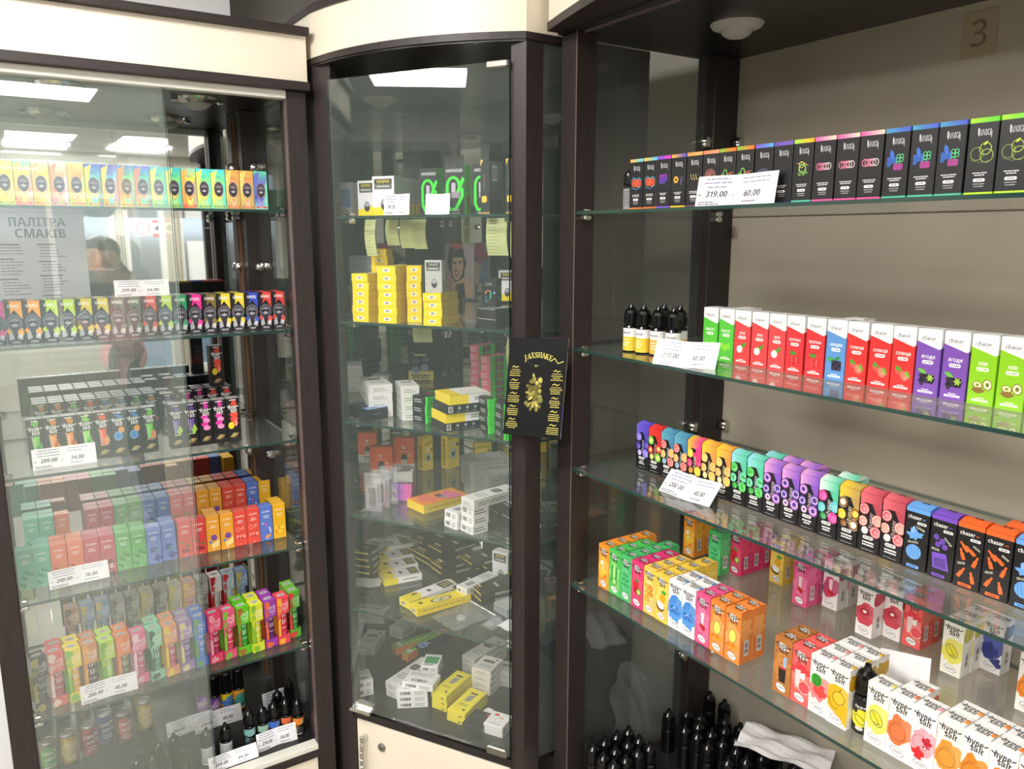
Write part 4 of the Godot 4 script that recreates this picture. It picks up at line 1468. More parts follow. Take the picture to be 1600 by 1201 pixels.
	write("XROS", 0.6, 0.9, 0.09, WHITE, 0.4)
	pen.small_print(0.3, 0.95, 0.8, 1, 0.02, 0.02, WHITE, 4)
	on(c, "s", 0.25)
	pen.fill(hx("38c83a"))
	pen.rect(0.4, 0.6, 0.8, 0.95, hx("8a5a34"))
	pen.small_print(0.2, 0.12, 0.8, 9, 0.05, 0.02, hx("5a8a3a"), 4)
	on(c, "t", 1.0)
	pen.fill(hx("2fb032"))
	c = open_cell("stand_black_gold")
	on(c, "f", 0.6)
	pen.fill(hx("26262c"))
	pen.poly([[0, 0], [0.34, 0], [0, 0.12]], hx("e8c860"))
	pen.pill(0.42, 0.72, 0.6, 0.2, hx("e8d040"))
	pen.rect(0.3, 0.25, 0.5, 0.55, hx("55555c"))
	pen.rect(0, 0.96, 1, 1, hx("b89a4a"))
	on(c, "s", 0.6)
	pen.fill(hx("1f1f24"))
	pen.bars(0.2, 0.1, 0.62, 0.38, 4)
	on(c, "t", 1.0)
	pen.fill(hx("202026"))
	c = open_cell("stand_orange")
	on(c, "f", 0.62)
	pen.fill(hx("f0662a"))
	pen.rect(0, 0.74, 1, 1, hx("dcdedc"))
	pen.poly([[0.48, 0.22], [0.56, 0.28], [0.48, 0.34], [0.4, 0.28]], hx("f6e8dc"))
	pen.small_print(0.22, 0.38, 0.78, 1, 0.02, 0.02, hx("f8dccc"), 4, true)
	pen.disc(0.5, 0.58, 0.15, hx("22282c"), 1.4)
	pen.rect(0.36, 0.62, 0.64, 0.72, hx("b8c8c4"))
	pen.disc(0.76, 0.5, 0.08, hx("f0b49a"))
	write("POD", 0.56, 0.83, 0.16, hx("2a2c2e"), 0.5)
	pen.ring(0.22, 0.83, 0.09, 0.03, hx("2a2c2e"))
	pen.small_print(0.16, 0.92, 0.84, 1, 0.02, 0.02, hx("5a5c5e"), 5, true)
	on(c, "s", 0.4)
	pen.fill(hx("c8482a"))
	pen.rect(0, 0.74, 1, 1, hx("b8bab8"))
	on(c, "t", 1.0)
	pen.fill(hx("d85a2c"))
	c = open_cell("stand_yellow")
	on(c, "f", 0.5)
	pen.fill(hx("eed31e"))
	write("VOOPOO", 0.5, 0.2, 0.14, hx("6a6020"), 0.8, true, -0.15)
	write("argus", 0.5, 0.36, 0.15, hx("f8f4d8"), 0.7, true, -0.15)
	pen.disc(0.5, 0.63, 0.3, hx("c8c8a0"))
	pen.disc(0.5, 0.6, 0.14, hx("35384a"), 1.6)
	pen.rect(0.42, 0.5, 0.58, 0.58, hx("e0e0e8"))
	pen.disc(0.85, 0.4, 0.09, hx("2a2820"))
	on(c, "s", 0.4)
	pen.fill(hx("e8c81c"))
	write("VOOPOO", 0.5, 0.58, 0.42, hx("2a2820"), 2.0, true, PI / 2, 0.0, 0.7)
	on(c, "t", 1.0)
	pen.fill(hx("f0dc40"))
	c = open_cell("stand_ring")
	on(c, "f", 0.6)
	pen.fill(hx("201f24"))
	write("LUXE", 0.5, 0.2, 0.16, hx("b8b4b4"), 0.6, false)
	pen.ring(0.42, 0.62, 0.2, 0.07, hx("3ad08a"), 1.7, 0.3, -1.2, 1.8)
	pen.ring(0.42, 0.62, 0.2, 0.07, hx("f08a6a"), 1.7, 0.3, 3.4, 5.2)
	pen.ring(0.5, 0.66, 0.2, 0.05, hx("4a8ad8"), 1.6, 0.0, 1.8, 3.4)
	pen.rect(0.36, 0.7, 0.66, 0.88, hx("3a3c44"))
	pen.disc(0.85, 0.5, 0.06, hx("8ac0e8"))
	on(c, "s", 0.4)
	pen.fill(hx("28262c"))
	pen.ring(0.5, 0.5, 0.3, 0.1, hx("3ad08a"), 2.0)
	on(c, "t", 1.0)
	pen.fill(hx("1c1b20"))
	c = open_cell("stand_blue")
	on(c, "f", 0.5)
	pen.fill(hx("c4ccd2"))
	pen.rect(0, 0.2, 1, 0.72, hx("7f9fd0"))
	pen.small_print(0.12, 0.76, 0.7, 3, 0.06, 0.02, hx("4a4c54"), 3)
	write("DotMod", 0.3, 0.26, 0.09, hx("4a6aa8"), 0.4)
	on(c, "s", 0.3)
	pen.fill(hx("d0d2d4"))
	on(c, "t", 1.0)
	pen.fill(hx("c0c4c8"))
	c = open_cell("stand_twin")
	on(c, "f", 0.62)
	pen.fill(hx("20222c"))
	pen.poly([[0.2, 0.02], [0.8, 0.02], [0.66, 0.1], [0.3, 0.1]], hx("d8cf8a"))
	pen.rect(0, 0.66, 1, 1, hx("ddd06a"))
	for j in 2:
		pen.disc(0.3 + 0.36 * j, 0.64 - 0.1 * j, 0.15, hx("8a94b8"), 1.6)
		pen.ring(0.32 + 0.4 * j, 0.3 - 0.08 * j, 0.09, 0.03, hx("c8c8c0"))
	pen.small_print(0.1, 0.82, 0.9, 2, 0.08, 0.05, hx("2a2a20"), 4, true)
	on(c, "s", 0.4)
	pen.fill(hx("1a1b22"))
	on(c, "t", 1.0)
	pen.fill(hx("1c1d24"))


# wrap-round labels of the bottles and cups
func print_labels() -> void:
	var list := {"golden": ["e8e8ea", "e0c840", "chaser"], "amber": ["e8e8ea", "eab04a", "chaser"], "banana": ["17171a", "e8dc3a", "hype"], "clear": ["8f9294", "b8babc", ""],
		"purple": ["6a3a8a", "9a6ab0", "FLIC"], "yellow": ["f0d820", "3a7ad0", "FLIC"], "citrus": ["f0a83a", "2a8a78", "FLIC"], "white": ["e6e8ea", "f0f0f2", ""],
		"teal": ["1c1c20", "8ac0c0", "OWL"], "violet": ["1c1c20", "a0c8b0", "OWL"], "blue": ["1c1c24", "4a7ad8", "OWL"], "rose": ["1c1c20", "f07a4a", "OWL"], "fire": ["141416", "f08a2a", "OWL"],
		"juice_a": ["b89a4a", "d8c060", "CRAZY"], "juice_b": ["b8484a", "8a2a34", "CRAZY"], "juice_c": ["4a5a9a", "2f3a68", "CRAZY"], "juice_d": ["5a2a2c", "c05a50", "CRAZY"], "juice_e": ["6a7a58", "4f9a3a", "CRAZY"]}
	var n := 0
	for k in list:
		n += 1
		var a := hx(list[k][0]); var b := hx(list[k][1])
		var c := open_cell("label_" + k)
		c.px_f = Rect2((c.px_f as Rect2).position, Vector2(256, 160))
		var r: Rect2 = (c.px_f as Rect2).grow(-1.0)
		c.f = Rect2(r.position / 2048.0, r.size / 2048.0)
		on(c, "f", 1.7)
		pen.fill(a)
		match list[k][2]:
			"chaser":
				pen.rect(0, 0.38, 1, 1, b)
				write("chaser", 0.5, 0.2, 0.05, hx("3a3a3c"), 0.3)
				pen.small_print(0.4, 0.5, 0.6, 3, 0.12, 0.04, WHITE, n, true)
			"hype":
				pen.splat(0.5, 0.6, 0.14, b, 4, 1.1, 0.3)
				pen.ring(0.5, 0.6, 0.1, 0.01, INK, 0.5, 0.8)
				write("hype", 0.5, 0.2, 0.05, WHITE, 0.3, true, 0.0, 0.2)
				pen.disc(0.5, 0.88, 0.06, hx("d0d0d0"), 0.6)
			"FLIC":
				pen.splat(0.5, 0.5, 0.2, b.lightened(0.2), n, 1.0, 0.3)
				write("FLICI", 0.5, 0.42, 0.07, b if k != "purple" else hx("e0d8a0"), 0.34, true)
				pen.rect(0.3, 0.62, 0.7, 0.78, hx("c83a3a") if k == "yellow" else b)
				pen.small_print(0.34, 0.86, 0.66, 1, 0.1, 0.06, WHITE, n, true)
			"OWL":
				pen.poly([[0.3, 0.04], [0.7, 0.04], [0.7, 0.34], [0.5, 0.44], [0.3, 0.34]], b)
				pen.splat(0.6, 0.26, 0.09, b.lightened(0.35), n, 1.0, 0.4)
				pen.splat(0.42, 0.62, 0.09, b.darkened(0.35), n + 2, 1.0, 0.4)
				pen.disc(0.52, 0.7, 0.08, hx("34343a"))
				pen.ring(0.52, 0.7, 0.08, 0.012, hx("8a8a8c"))
				pen.small_print(0.34, 0.9, 0.66, 1, 0.1, 0.05, WHITE, n, true)
			"CRAZY":
				pen.splat(0.5, 0.5, 0.2, b, n, 1.2, 0.3)
				write("CRAZY", 0.5, 0.3, 0.07, WHITE, 0.34, true, -0.1, 0.2)
				write("JUICE", 0.51, 0.52, 0.07, WHITE, 0.34, true, -0.1, 0.2)
				pen.small_print(0.36, 0.7, 0.64, 2, 0.1, 0.04, WHITE, n, true)
			_:
				pen.small_print(0.3, 0.12, 0.7, 8, 0.1, 0.03, hx("55565a"), n)


# ---------------------------------------------------------------- room shell
func build_room() -> void:
	var t := 0.12
	var x0 := -3.6
	var x1 := 1.56
	var x2 := 2.62
	var z0 := -2.62
	var z1 := 6.0
	var S := func(called: String, lo: Vector3, hi: Vector3, m: Material): structure(called, box_mesh((hi - lo).abs()), m, (lo + hi) / 2)
	S.call("floor", Vector3(x0 - t, -t, z0 - t), Vector3(x2 + t, 0, z1 + t), M.floor)
	S.call("ceiling", Vector3(x0 - t, CEILING, z0 - t), Vector3(x2 + t, CEILING + t, z1 + t), M.ceiling)
	S.call("wall_east", Vector3(x1, 0, z0 - t), Vector3(x1 + t, CEILING, 0.5), M.wall)
	S.call("wall_east_return", Vector3(x1 + t, 0, 0.5 - t), Vector3(x2, CEILING, 0.5), M.wall)
	S.call("wall_east_street", Vector3(x2, 0, 0.5 - t), Vector3(x2 + t, CEILING, z1), M.wall)
	S.call("wall_north", Vector3(x0, 0, z0 - t), Vector3(x1, CEILING, z0), M.wall)
	S.call("wall_west", Vector3(x0 - t, 0, z0 - t), Vector3(x0, CEILING, z1), M.wall)
	# the white bay of wall that the mirror cabinet stands against
	S.call("wall_bay", Vector3(-0.5, 0, z0), Vector3(0.60, CEILING, -2.30), M.wall_white)
	S.call("baseboard_north", Vector3(x0, 0, z0), Vector3(-0.5, 0.08, z0 + 0.014), M.wood_across)
	S.call("baseboard_west", Vector3(x0, 0, z0 + 0.014), Vector3(x0 + 0.014, 0.08, z1), M.wood_across)
	# the street side: glazed door and windows between beige posts
	S.call("wall_south_low", Vector3(x0, 0, z1), Vector3(1.25, 0.45, z1 + t), M.wall)
	S.call("wall_south_pier", Vector3(x0, 0.45, z1), Vector3(-2.0, CEILING, z1 + t), M.wall)
	S.call("wall_south_head", Vector3(-2.0, 2.5, z1), Vector3(x2, CEILING, z1 + t), M.wall)
	for q in [[-0.30, -0.15], [1.25, 1.34], [1.80, 1.95]]:
		S.call("wall_south_post", Vector3(q[0], 0.0 if q[0] > 1.0 else 0.45, z1 - 0.03), Vector3(q[1], 2.5, z1 + t), M.post_beige)
	S.call("wall_south_corner", Vector3(2.42, 0, z1), Vector3(x2, 2.5, z1 + t), M.wall)
	var frames := [["window_1", -2.0, -0.30, 0.45, 2.5], ["window_2", -0.15, 1.25, 0.45, 2.5], ["door_1", 1.34, 1.80, 0.0, 2.5], ["window_3", 1.95, 2.42, 0.0, 2.5]]
	for f in frames:
		var o := Node3D.new()
		o.name = f[0]
		add_child(o)
		o.set_meta("kind", "structure")
		var w: float = f[2] - f[1]
		var h: float = f[4] - f[3]
		var c := Vector3((f[1] + f[2]) / 2.0, (f[3] + f[4]) / 2.0, z1 + 0.05)
		var b := MB.new()
		for s in [-1, 1]:
			b.box(c + Vector3(s * (w / 2 - 0.03), 0, 0), Vector3(0.06, h, 0.08))
			b.box(c + Vector3(0, s * (h / 2 - 0.03), 0), Vector3(w, 0.06, 0.081))
		b.box(c + Vector3(0, h / 2 - 0.42, 0), Vector3(w, 0.06, 0.082))
		if w > 1.0: b.box(c + Vector3(0.0, -0.2, 0), Vector3(0.06, h - 0.45, 0.083))
		part("frame", b.done(), M.white, o)
		for s in ([-1, 1] if w > 1.0 else [0]):
			part("pane", box_mesh(Vector3(w / 2 - 0.08 if w > 1.0 else w - 0.1, h - 0.5, 0.008)), M.glass, o, c + Vector3(s * (w / 4), -0.18, 0))
		part("transom_pane", box_mesh(Vector3(w - 0.1, 0.3, 0.008)), M.glass, o, c + Vector3(0, h / 2 - 0.23, 0))
		if f[0] == "door_1":
			part("lower_panel", box_mesh(Vector3(w - 0.12, 0.5, 0.03)), M.white, o, Vector3(c.x, 0.28, c.z))
			part("handle", box_mesh(Vector3(0.03, 0.3, 0.05), 0.008), M.steel, o, Vector3(c.x - 0.19, 1.1, c.z - 0.06))
	S.call("ground_street", Vector3(-9, -0.15, z1 + t), Vector3(9, -0.1, z1 + 12), mat(Color(0.55, 0.55, 0.53), 0.9))


# a frosted spotlight set into a cabinet's top
func recessed_lamp(at: Vector3, label: String, ears := true) -> void:
	var o := thing("cabinet_lamp", label, "lamp", at)
	var m := MB.new()
	m.lathe(PackedVector2Array([Vector2(0.032, -0.012), Vector2(0.046, -0.006), Vector2(0.05, 0.0)]), 28)
	m.lathe(PackedVector2Array([Vector2(0.028, -0.002), Vector2(0.032, -0.012)]), 28)
	part("rim", m.done(), M.frost if not ears else M.chrome, o)
	var d := MB.new()
	var pr := PackedVector2Array()
	for i in 7:
		var a := PI / 2 * i / 6.0
		pr.append(Vector2(0.031 * sin(a), -0.008 - 0.019 * cos(a)))
	d.lathe(pr, 24)
	part("dome", d.done(), M.frost, o)
	if ears:
		for s in [-1, 1]:
			var e := MB.new()
			e.bevel_box(Vector3(s * 0.052, -0.006, 0), Vector3(0.016, 0.008, 0.014), 0.002)
			part("clip", e.done(), M.chrome, o)


# a sheet of glass with polished green edges, its top at y
func glass_shelf(parent: Node, outline: PackedVector2Array, y: float, thick := 0.006, called := "shelf") -> MeshInstance3D:
	var b := MB.new()
	b.prism(outline, y - thick, y)
	var o := part(called, b.done(), M.glass, parent)
	var e := MB.new()
	var oo := outline
	if Geometry2D.is_polygon_clockwise(oo):
		oo = oo.duplicate()
		oo.reverse()
	for i in oo.size():
		var a := oo[i]
		var c := oo[(i + 1) % oo.size()]
		var out := Vector2(c.y - a.y, -(c.x - a.x)).normalized() * 0.0006
		e.quad(Vector3(c.x + out.x, y, c.y + out.y), Vector3(a.x + out.x, y, a.y + out.y), Vector3(a.x + out.x, y - thick, a.y + out.y), Vector3(c.x + out.x, y - thick, c.y + out.y))
	part("edge", e.done(), M.glass_edge, o)
	return o


func shelf_clip(parent: Node, at: Vector3, turn := 0.0) -> void:
	var b := MB.new()
	b.bevel_box(Vector3(0, -0.012, 0), Vector3(0.02, 0.012, 0.024), 0.003)
	b.bevel_box(Vector3(0, 0.003, 0), Vector3(0.016, 0.006, 0.02), 0.002)
	var o := part("clip", b.done(), M.chrome, parent, at)
	o.rotation.y = turn


func pane_stud(parent: Node, at: Vector3) -> void:
	var b := MB.new()
	b.lathe(PackedVector2Array([Vector2(0, -0.012), Vector2(0.011, -0.010), Vector2(0.014, -0.004), Vector2(0.014, 0.004), Vector2(0.011, 0.010), Vector2(0, 0.012)]), 14)
	var o := part("pane_clip", b.done(), M.chrome, parent, at)
	o.rotation.x = PI / 2


func rect_outline(x0: float, z0: float, x1: float, z1: float) -> PackedVector2Array:
	return PackedVector2Array([Vector2(x0, z0), Vector2(x1, z0), Vector2(x1, z1), Vector2(x0, z1)])


const MIRROR_SHELVES := [1.712, 1.431, 1.160, 0.883, 0.611]
const MIRROR_BASE := 0.329
const CORNER_SHELVES := [1.6975, 1.4535, 1.2095, 0.972, 0.7205]
const CORNER_BASE := 0.437
const WIDE_SHELVES := [1.7005, 1.4215, 1.162, 0.897]
const WIDE_BASE := 0.40

# ---------------------------------------------------------------- the mirror-backed cabinet
func build_mirror_cabinet() -> void:
	var o := thing("display_cabinet", "display cabinet with mirrored back, dark posts and open sliding glass doors", "cabinet", Vector3.ZERO)
	var zf := -1.835
	var zb := -2.245
	# posts
	slab("post", M.wood, o, Vector3(0.590, 0.0, zf - 0.05), Vector3(0.636, 1.973, zf), 0.0015)
	slab("post", M.wood, o, Vector3(-0.070, 0.0, zf - 0.05), Vector3(-0.024, 1.973, zf), 0.0015)
	slab("post", M.wood, o, Vector3(0.575, 0.0, zb), Vector3(0.636, 1.973, zb + 0.07), 0.0015)
	slab("post", M.wood, o, Vector3(-0.070, 0.0, zb), Vector3(-0.024, 1.973, zb + 0.05), 0.0015)
	slab("post_edge", M.edge_tape, o, Vector3(0.5885, 0.35, zf - 0.02), Vector3(0.590, 1.957, zf - 0.001))
	slab("raw_edge", M.chipboard, o, Vector3(0.571, 0.35, zb + 0.003), Vector3(0.575, 1.96, zb + 0.02))
	slab("top_board", M.board, o, Vector3(-0.070, 1.973, zb - 0.02), Vector3(0.636, 1.985, zf + 0.002))
	slab("lower_trim", M.wood_across, o, Vector3(-0.075, 1.973, zf + 0.002), Vector3(0.640, 1.992, zf + 0.02), 0.001)
	slab("cream_top", M.cream, o, Vector3(-0.075, 1.992, zb), Vector3(0.640, 2.092, zf + 0.006), 0.001)
	slab("upper_trim", M.wood_across, o, Vector3(-0.078, 2.092, zb), Vector3(0.643, 2.108, zf + 0.022), 0.001)
	slab("mirror", M.mirror, o, Vector3(-0.03, MIRROR_BASE, zb - 0.006), Vector3(0.60, 1.973, zb))
	for s in [[0.608, 0.612], [-0.052, -0.048]]:
		slab("side_pane", M.glass, o, Vector3(s[0], MIRROR_BASE, zb + 0.07), Vector3(s[1], 1.973, zf - 0.05))
	# running tracks of the doors
	slab("door_track", M.track, o, Vector3(-0.024, 1.955, zf - 0.024), Vector3(0.590, 1.973, zf + 0.001), 0.001)
	slab("door_track", M.track, o, Vector3(-0.024, MIRROR_BASE, zf - 0.03), Vector3(0.590, MIRROR_BASE + 0.014, zf + 0.001), 0.001)
	slab("base_board", M.board, o, Vector3(-0.07, MIRROR_BASE - 0.016, zb), Vector3(0.636, MIRROR_BASE, zf - 0.001))
	slab("base_trim", M.wood_across, o, Vector3(-0.024, MIRROR_BASE - 0.02, zf - 0.001), Vector3(0.590, MIRROR_BASE, zf + 0.004))
	slab("cupboard_door", M.cream, o, Vector3(-0.022, 0.07, zf - 0.02), Vector3(0.588, MIRROR_BASE - 0.022, zf), 0.002)
	slab("plinth", M.wood_across, o, Vector3(-0.07, 0.0, zf - 0.05), Vector3(0.59, 0.07, zf - 0.02))
	for y in MIRROR_SHELVES:
		glass_shelf(o, rect_outline(-0.022, zb + 0.004, 0.586, zf - 0.034), y)
		shelf_clip(o, Vector3(0.581, y, zf - 0.05))
		shelf_clip(o, Vector3(-0.017, y, zf - 0.05))
		shelf_clip(o, Vector3(0.56, y, zb + 0.03))
	for y in [1.83, 1.57, 1.05]:
		pane_stud(o, Vector3(0.566, y, zb + 0.006))
		pane_stud(o, Vector3(0.603, y, zb + 0.075))
	# two glass doors, both slid to one end
	for k in 2:
		var d := thing("sliding_door", ["clear sliding glass door of the mirrored cabinet on the inner track", "clear sliding glass door of the mirrored cabinet on the outer track"][k], "glass door", Vector3(0, 0, 0), 0.0)
		var z := zf - 0.016 + 0.010 * k
		var x1 := 0.337 - 0.006 * k
		slab("pane", M.glass, d, Vector3(-0.0235, MIRROR_BASE + 0.0145, z - 0.002), Vector3(x1, 1.9545, z + 0.002))
		slab("pane_edge", M.glass_edge, d, Vector3(x1, MIRROR_BASE + 0.010, z - 0.002), Vector3(x1 + 0.0008, 1.955, z + 0.002))
	recessed_lamp(Vector3(0.448, 1.973, -2.055), "frosted spotlight in the mirrored cabinet's top, nearer the corner cabinet")
	recessed_lamp(Vector3(0.158, 1.973, -2.03), "frosted spotlight in the mirrored cabinet's top, behind the sliding doors")


# ---------------------------------------------------------------- the corner cabinet
const CORNER_RIGHT := Vector2(0.927, -1.370)
const CORNER_LEFT := Vector2(0.655, -1.842)

func corner_point(along: float, deep: float, y := 0.0) -> Vector3:
	# along the door from its hinge side, and in behind it
	return Vector3(0.927 - 0.509 * along + 0.861 * deep, y, -1.370 - 0.861 * along - 0.509 * deep)


func bow(bulge: float, out := 0.0) -> PackedVector2Array:
	var p := PackedVector2Array()
	for i in 17:
		var k := i / 16.0
		var b := CORNER_RIGHT.lerp(CORNER_LEFT, k)
		var e := Vector2(-0.861, 0.509) * (bulge * 4.0 * k * (1.0 - k) + out)
		p.append(b + e)
	return p


func build_corner_cabinet() -> void:
	var o := thing("corner_cabinet", "corner display cabinet with bowed cream top, mirrored walls and one glass door", "cabinet", Vector3.ZERO)
	var top := 2.030
	var XB := 1.255
	var ZB := -2.41
	var C := func(called: String, m: Material, pts: Array, y0: float, y1: float):
		var b := MB.new()
		b.prism(PackedVector2Array(pts), y0, y1)
		return part(called, b.done(), m, o)
	var P := func(a: float, d: float): return Vector2(corner_point(a, d).x, corner_point(a, d).z)
	# posts: the hinge post shows its front and its side, the other only its front
	C.call("post", M.wood, [P.call(0.0, 0.0), P.call(0.0335, 0.0), P.call(0.0335, 0.022), Vector2(0.945, -1.408), Vector2(0.968, -1.408), Vector2(0.968, -1.370)], 0.0, top)
	C.call("post", M.wood, [P.call(0.488, 0.0), Vector2(0.655, -1.836), Vector2(0.655, -1.89), Vector2(0.675, -1.89), P.call(0.488, 0.022)], 0.0, top)
	slab("post", M.wood, o, Vector3(1.165, 0.0, -1.41), Vector3(1.255, top, -1.370), 0.001)
	slab("post", M.wood, o, Vector3(0.655, 0.0, ZB), Vector3(0.70, top, ZB + 0.05), 0.001)
	slab("post", M.wood, o, Vector3(XB - 0.075, 0.0, ZB), Vector3(XB, top, ZB + 0.075), 0.001)
	slab("back_post", M.wood, o, Vector3(1.06, CORNER_BASE, -1.378), Vector3(1.165, top, -1.370))
	slab("side_pane", M.glass, o, Vector3(0.968, CORNER_BASE, -1.376), Vector3(1.06, top, -1.372))
	slab("side_pane", M.glass, o, Vector3(0.657, CORNER_BASE, ZB + 0.05), Vector3(0.661, top, -1.89))
	slab("mirror", M.mirror, o, Vector3(XB - 0.004, CORNER_BASE, ZB), Vector3(XB + 0.002, top, -1.41))
	slab("mirror", M.mirror, o, Vector3(0.655, CORNER_BASE, ZB - 0.002), Vector3(XB, top, ZB + 0.004))
	# tops
	var back := [Vector2(0.655, ZB), Vector2(XB, ZB), Vector2(XB, -1.370)]
	back.reverse()
	var shape := func(bulge: float, out: float):
		var q := Array(bow(bulge, out))
		q.append_array([Vector2(0.655, ZB), Vector2(XB, ZB), Vector2(XB, -1.370)])
		return q
	C.call("top_board", M.board, shape.call(0.058, 0.0), top, top + 0.004)
	C.call("lower_trim", M.wood_across, shape.call(0.060, 0.003), top + 0.004, top + 0.018)
	C.call("cream_top", M.cream, shape.call(0.055, 0.0), top + 0.018, top + 0.115)
	C.call("upper_trim", M.wood_across, shape.call(0.058, 0.004), top + 0.115, top + 0.131)
	# shelves, base and cupboard below
	var inner := PackedVector2Array([P.call(0.034, 0.003), P.call(0.487, 0.003), Vector2(0.664, -1.89), Vector2(0.664, ZB + 0.005), Vector2(XB - 0.006, ZB + 0.005), Vector2(XB - 0.006, -1.412), Vector2(1.06, -1.381), Vector2(0.970, -1.381), Vector2(0.970, -1.41), Vector2(0.945, -1.41)])
	for y in CORNER_SHELVES:
		glass_shelf(o, inner, y)
		shelf_clip(o, corner_point(0.05, 0.03, y), TURN_CORNER)
		shelf_clip(o, corner_point(0.47, 0.03, y), TURN_CORNER)
		shelf_clip(o, Vector3(XB - 0.02, y, ZB + 0.09))
	for y in [1.79, 1.33, 0.85]:
		pane_stud(o, Vector3(XB - 0.085, y, ZB + 0.012))
		pane_stud(o, Vector3(XB - 0.012, y, ZB + 0.085))
	C.call("base_board", M.board, [P.call(0.0335, -0.004), P.call(0.488, -0.004), Vector2(0.664, -1.89), Vector2(0.664, ZB), Vector2(XB, ZB), Vector2(XB, -1.378), Vector2(0.968, -1.378)], CORNER_BASE - 0.02, CORNER_BASE)
	var door := part("cupboard_door", box_mesh(Vector3(0.448, CORNER_BASE - 0.095, 0.018), 0.002), M.cream, o, corner_point(0.261, 0.008, (CORNER_BASE - 0.025 + 0.07) / 2))
	door.rotation.y = TURN_CORNER
	var hd := MB.new()
	hd.bevel_box(Vector3(0, 0.055, 0.008), Vector3(0.012, 0.012, 0.018), 0.002)
	hd.bevel_box(Vector3(0, -0.055, 0.008), Vector3(0.012, 0.012, 0.018), 0.002)
	for i in 6:
		hd.bevel_box(Vector3(0, 0.052 - 0.0208 * i, 0.018 + 0.004 * sin(PI * i / 5.0)), Vector3(0.013, 0.020, 0.007), 0.002)
	var handle := part("handle", hd.done(), M.chrome, door, Vector3(-0.195, 0.075, 0.008))
	handle.set_meta("label", "ribbed chrome handle")
	var lk := MB.new()
	lk.lathe(PackedVector2Array([Vector2(0.011, 0.0), Vector2(0.011, 0.004), Vector2(0.008, 0.006), Vector2(0.0, 0.006)]), 18)
	lk.box(Vector3(0, 0.0065, 0), Vector3(0.0015, 0.001, 0.007))
	var lock := part("lock", lk.done(), M.steel, door, Vector3(-0.145, 0.112, 0.009))
	lock.rotation.x = PI / 2
	slab("plinth", M.wood_across, o, Vector3(0.70, 0.0, -1.9), Vector3(1.2, 0.07, -1.6))
	# the glass door hangs on the hinge post
	var g := thing("glass_door", "single hinged glass door of the corner cabinet with chrome corner fittings", "glass door", corner_point(0.261, -0.008), TURN_CORNER)
	part("pane", box_mesh(Vector3(0.455, top - 0.034 - CORNER_BASE - 0.012, 0.005)), M.glass, g, Vector3(0, (top - 0.034 + CORNER_BASE + 0.012) / 2, 0))
	for s in [-1, 1]:
		slab("pane_edge", M.glass_edge, g, Vector3(s * 0.2275, CORNER_BASE + 0.012, -0.0025), Vector3(s * 0.2283, top - 0.034, 0.0025))
	var hi := MB.new()
	hi.bevel_box(Vector3(0.203, top - 0.040, 0.0), Vector3(0.050, 0.016, 0.018), 0.003)
	part("hinge", hi.done(), M.steel, g)
	var ha := MB.new()
	ha.bevel_box(Vector3(-0.195, CORNER_BASE + 0.016, 0.006), Vector3(0.065, 0.012, 0.026), 0.003)
	ha.bevel_box(Vector3(-0.185, CORNER_BASE + 0.028, 0.0), Vector3(0.05, 0.016, 0.012), 0.003)
	part("corner_fitting", ha.done(), M.chrome, g)
	var hb := MB.new()
	hb.bevel_box(Vector3(0.195, CORNER_BASE + 0.018, 0.0), Vector3(0.055, 0.022, 0.016), 0.003)
	part("corner_fitting", hb.done(), M.steel, g)
	recessed_lamp(Vector3(0.955, top, -2.14), "frosted round spotlight in the corner cabinet's top, the deeper one", false)
	recessed_lamp(Vector3(0.938, top, -1.735), "frosted round spotlight in the corner cabinet's top, near the door", false)


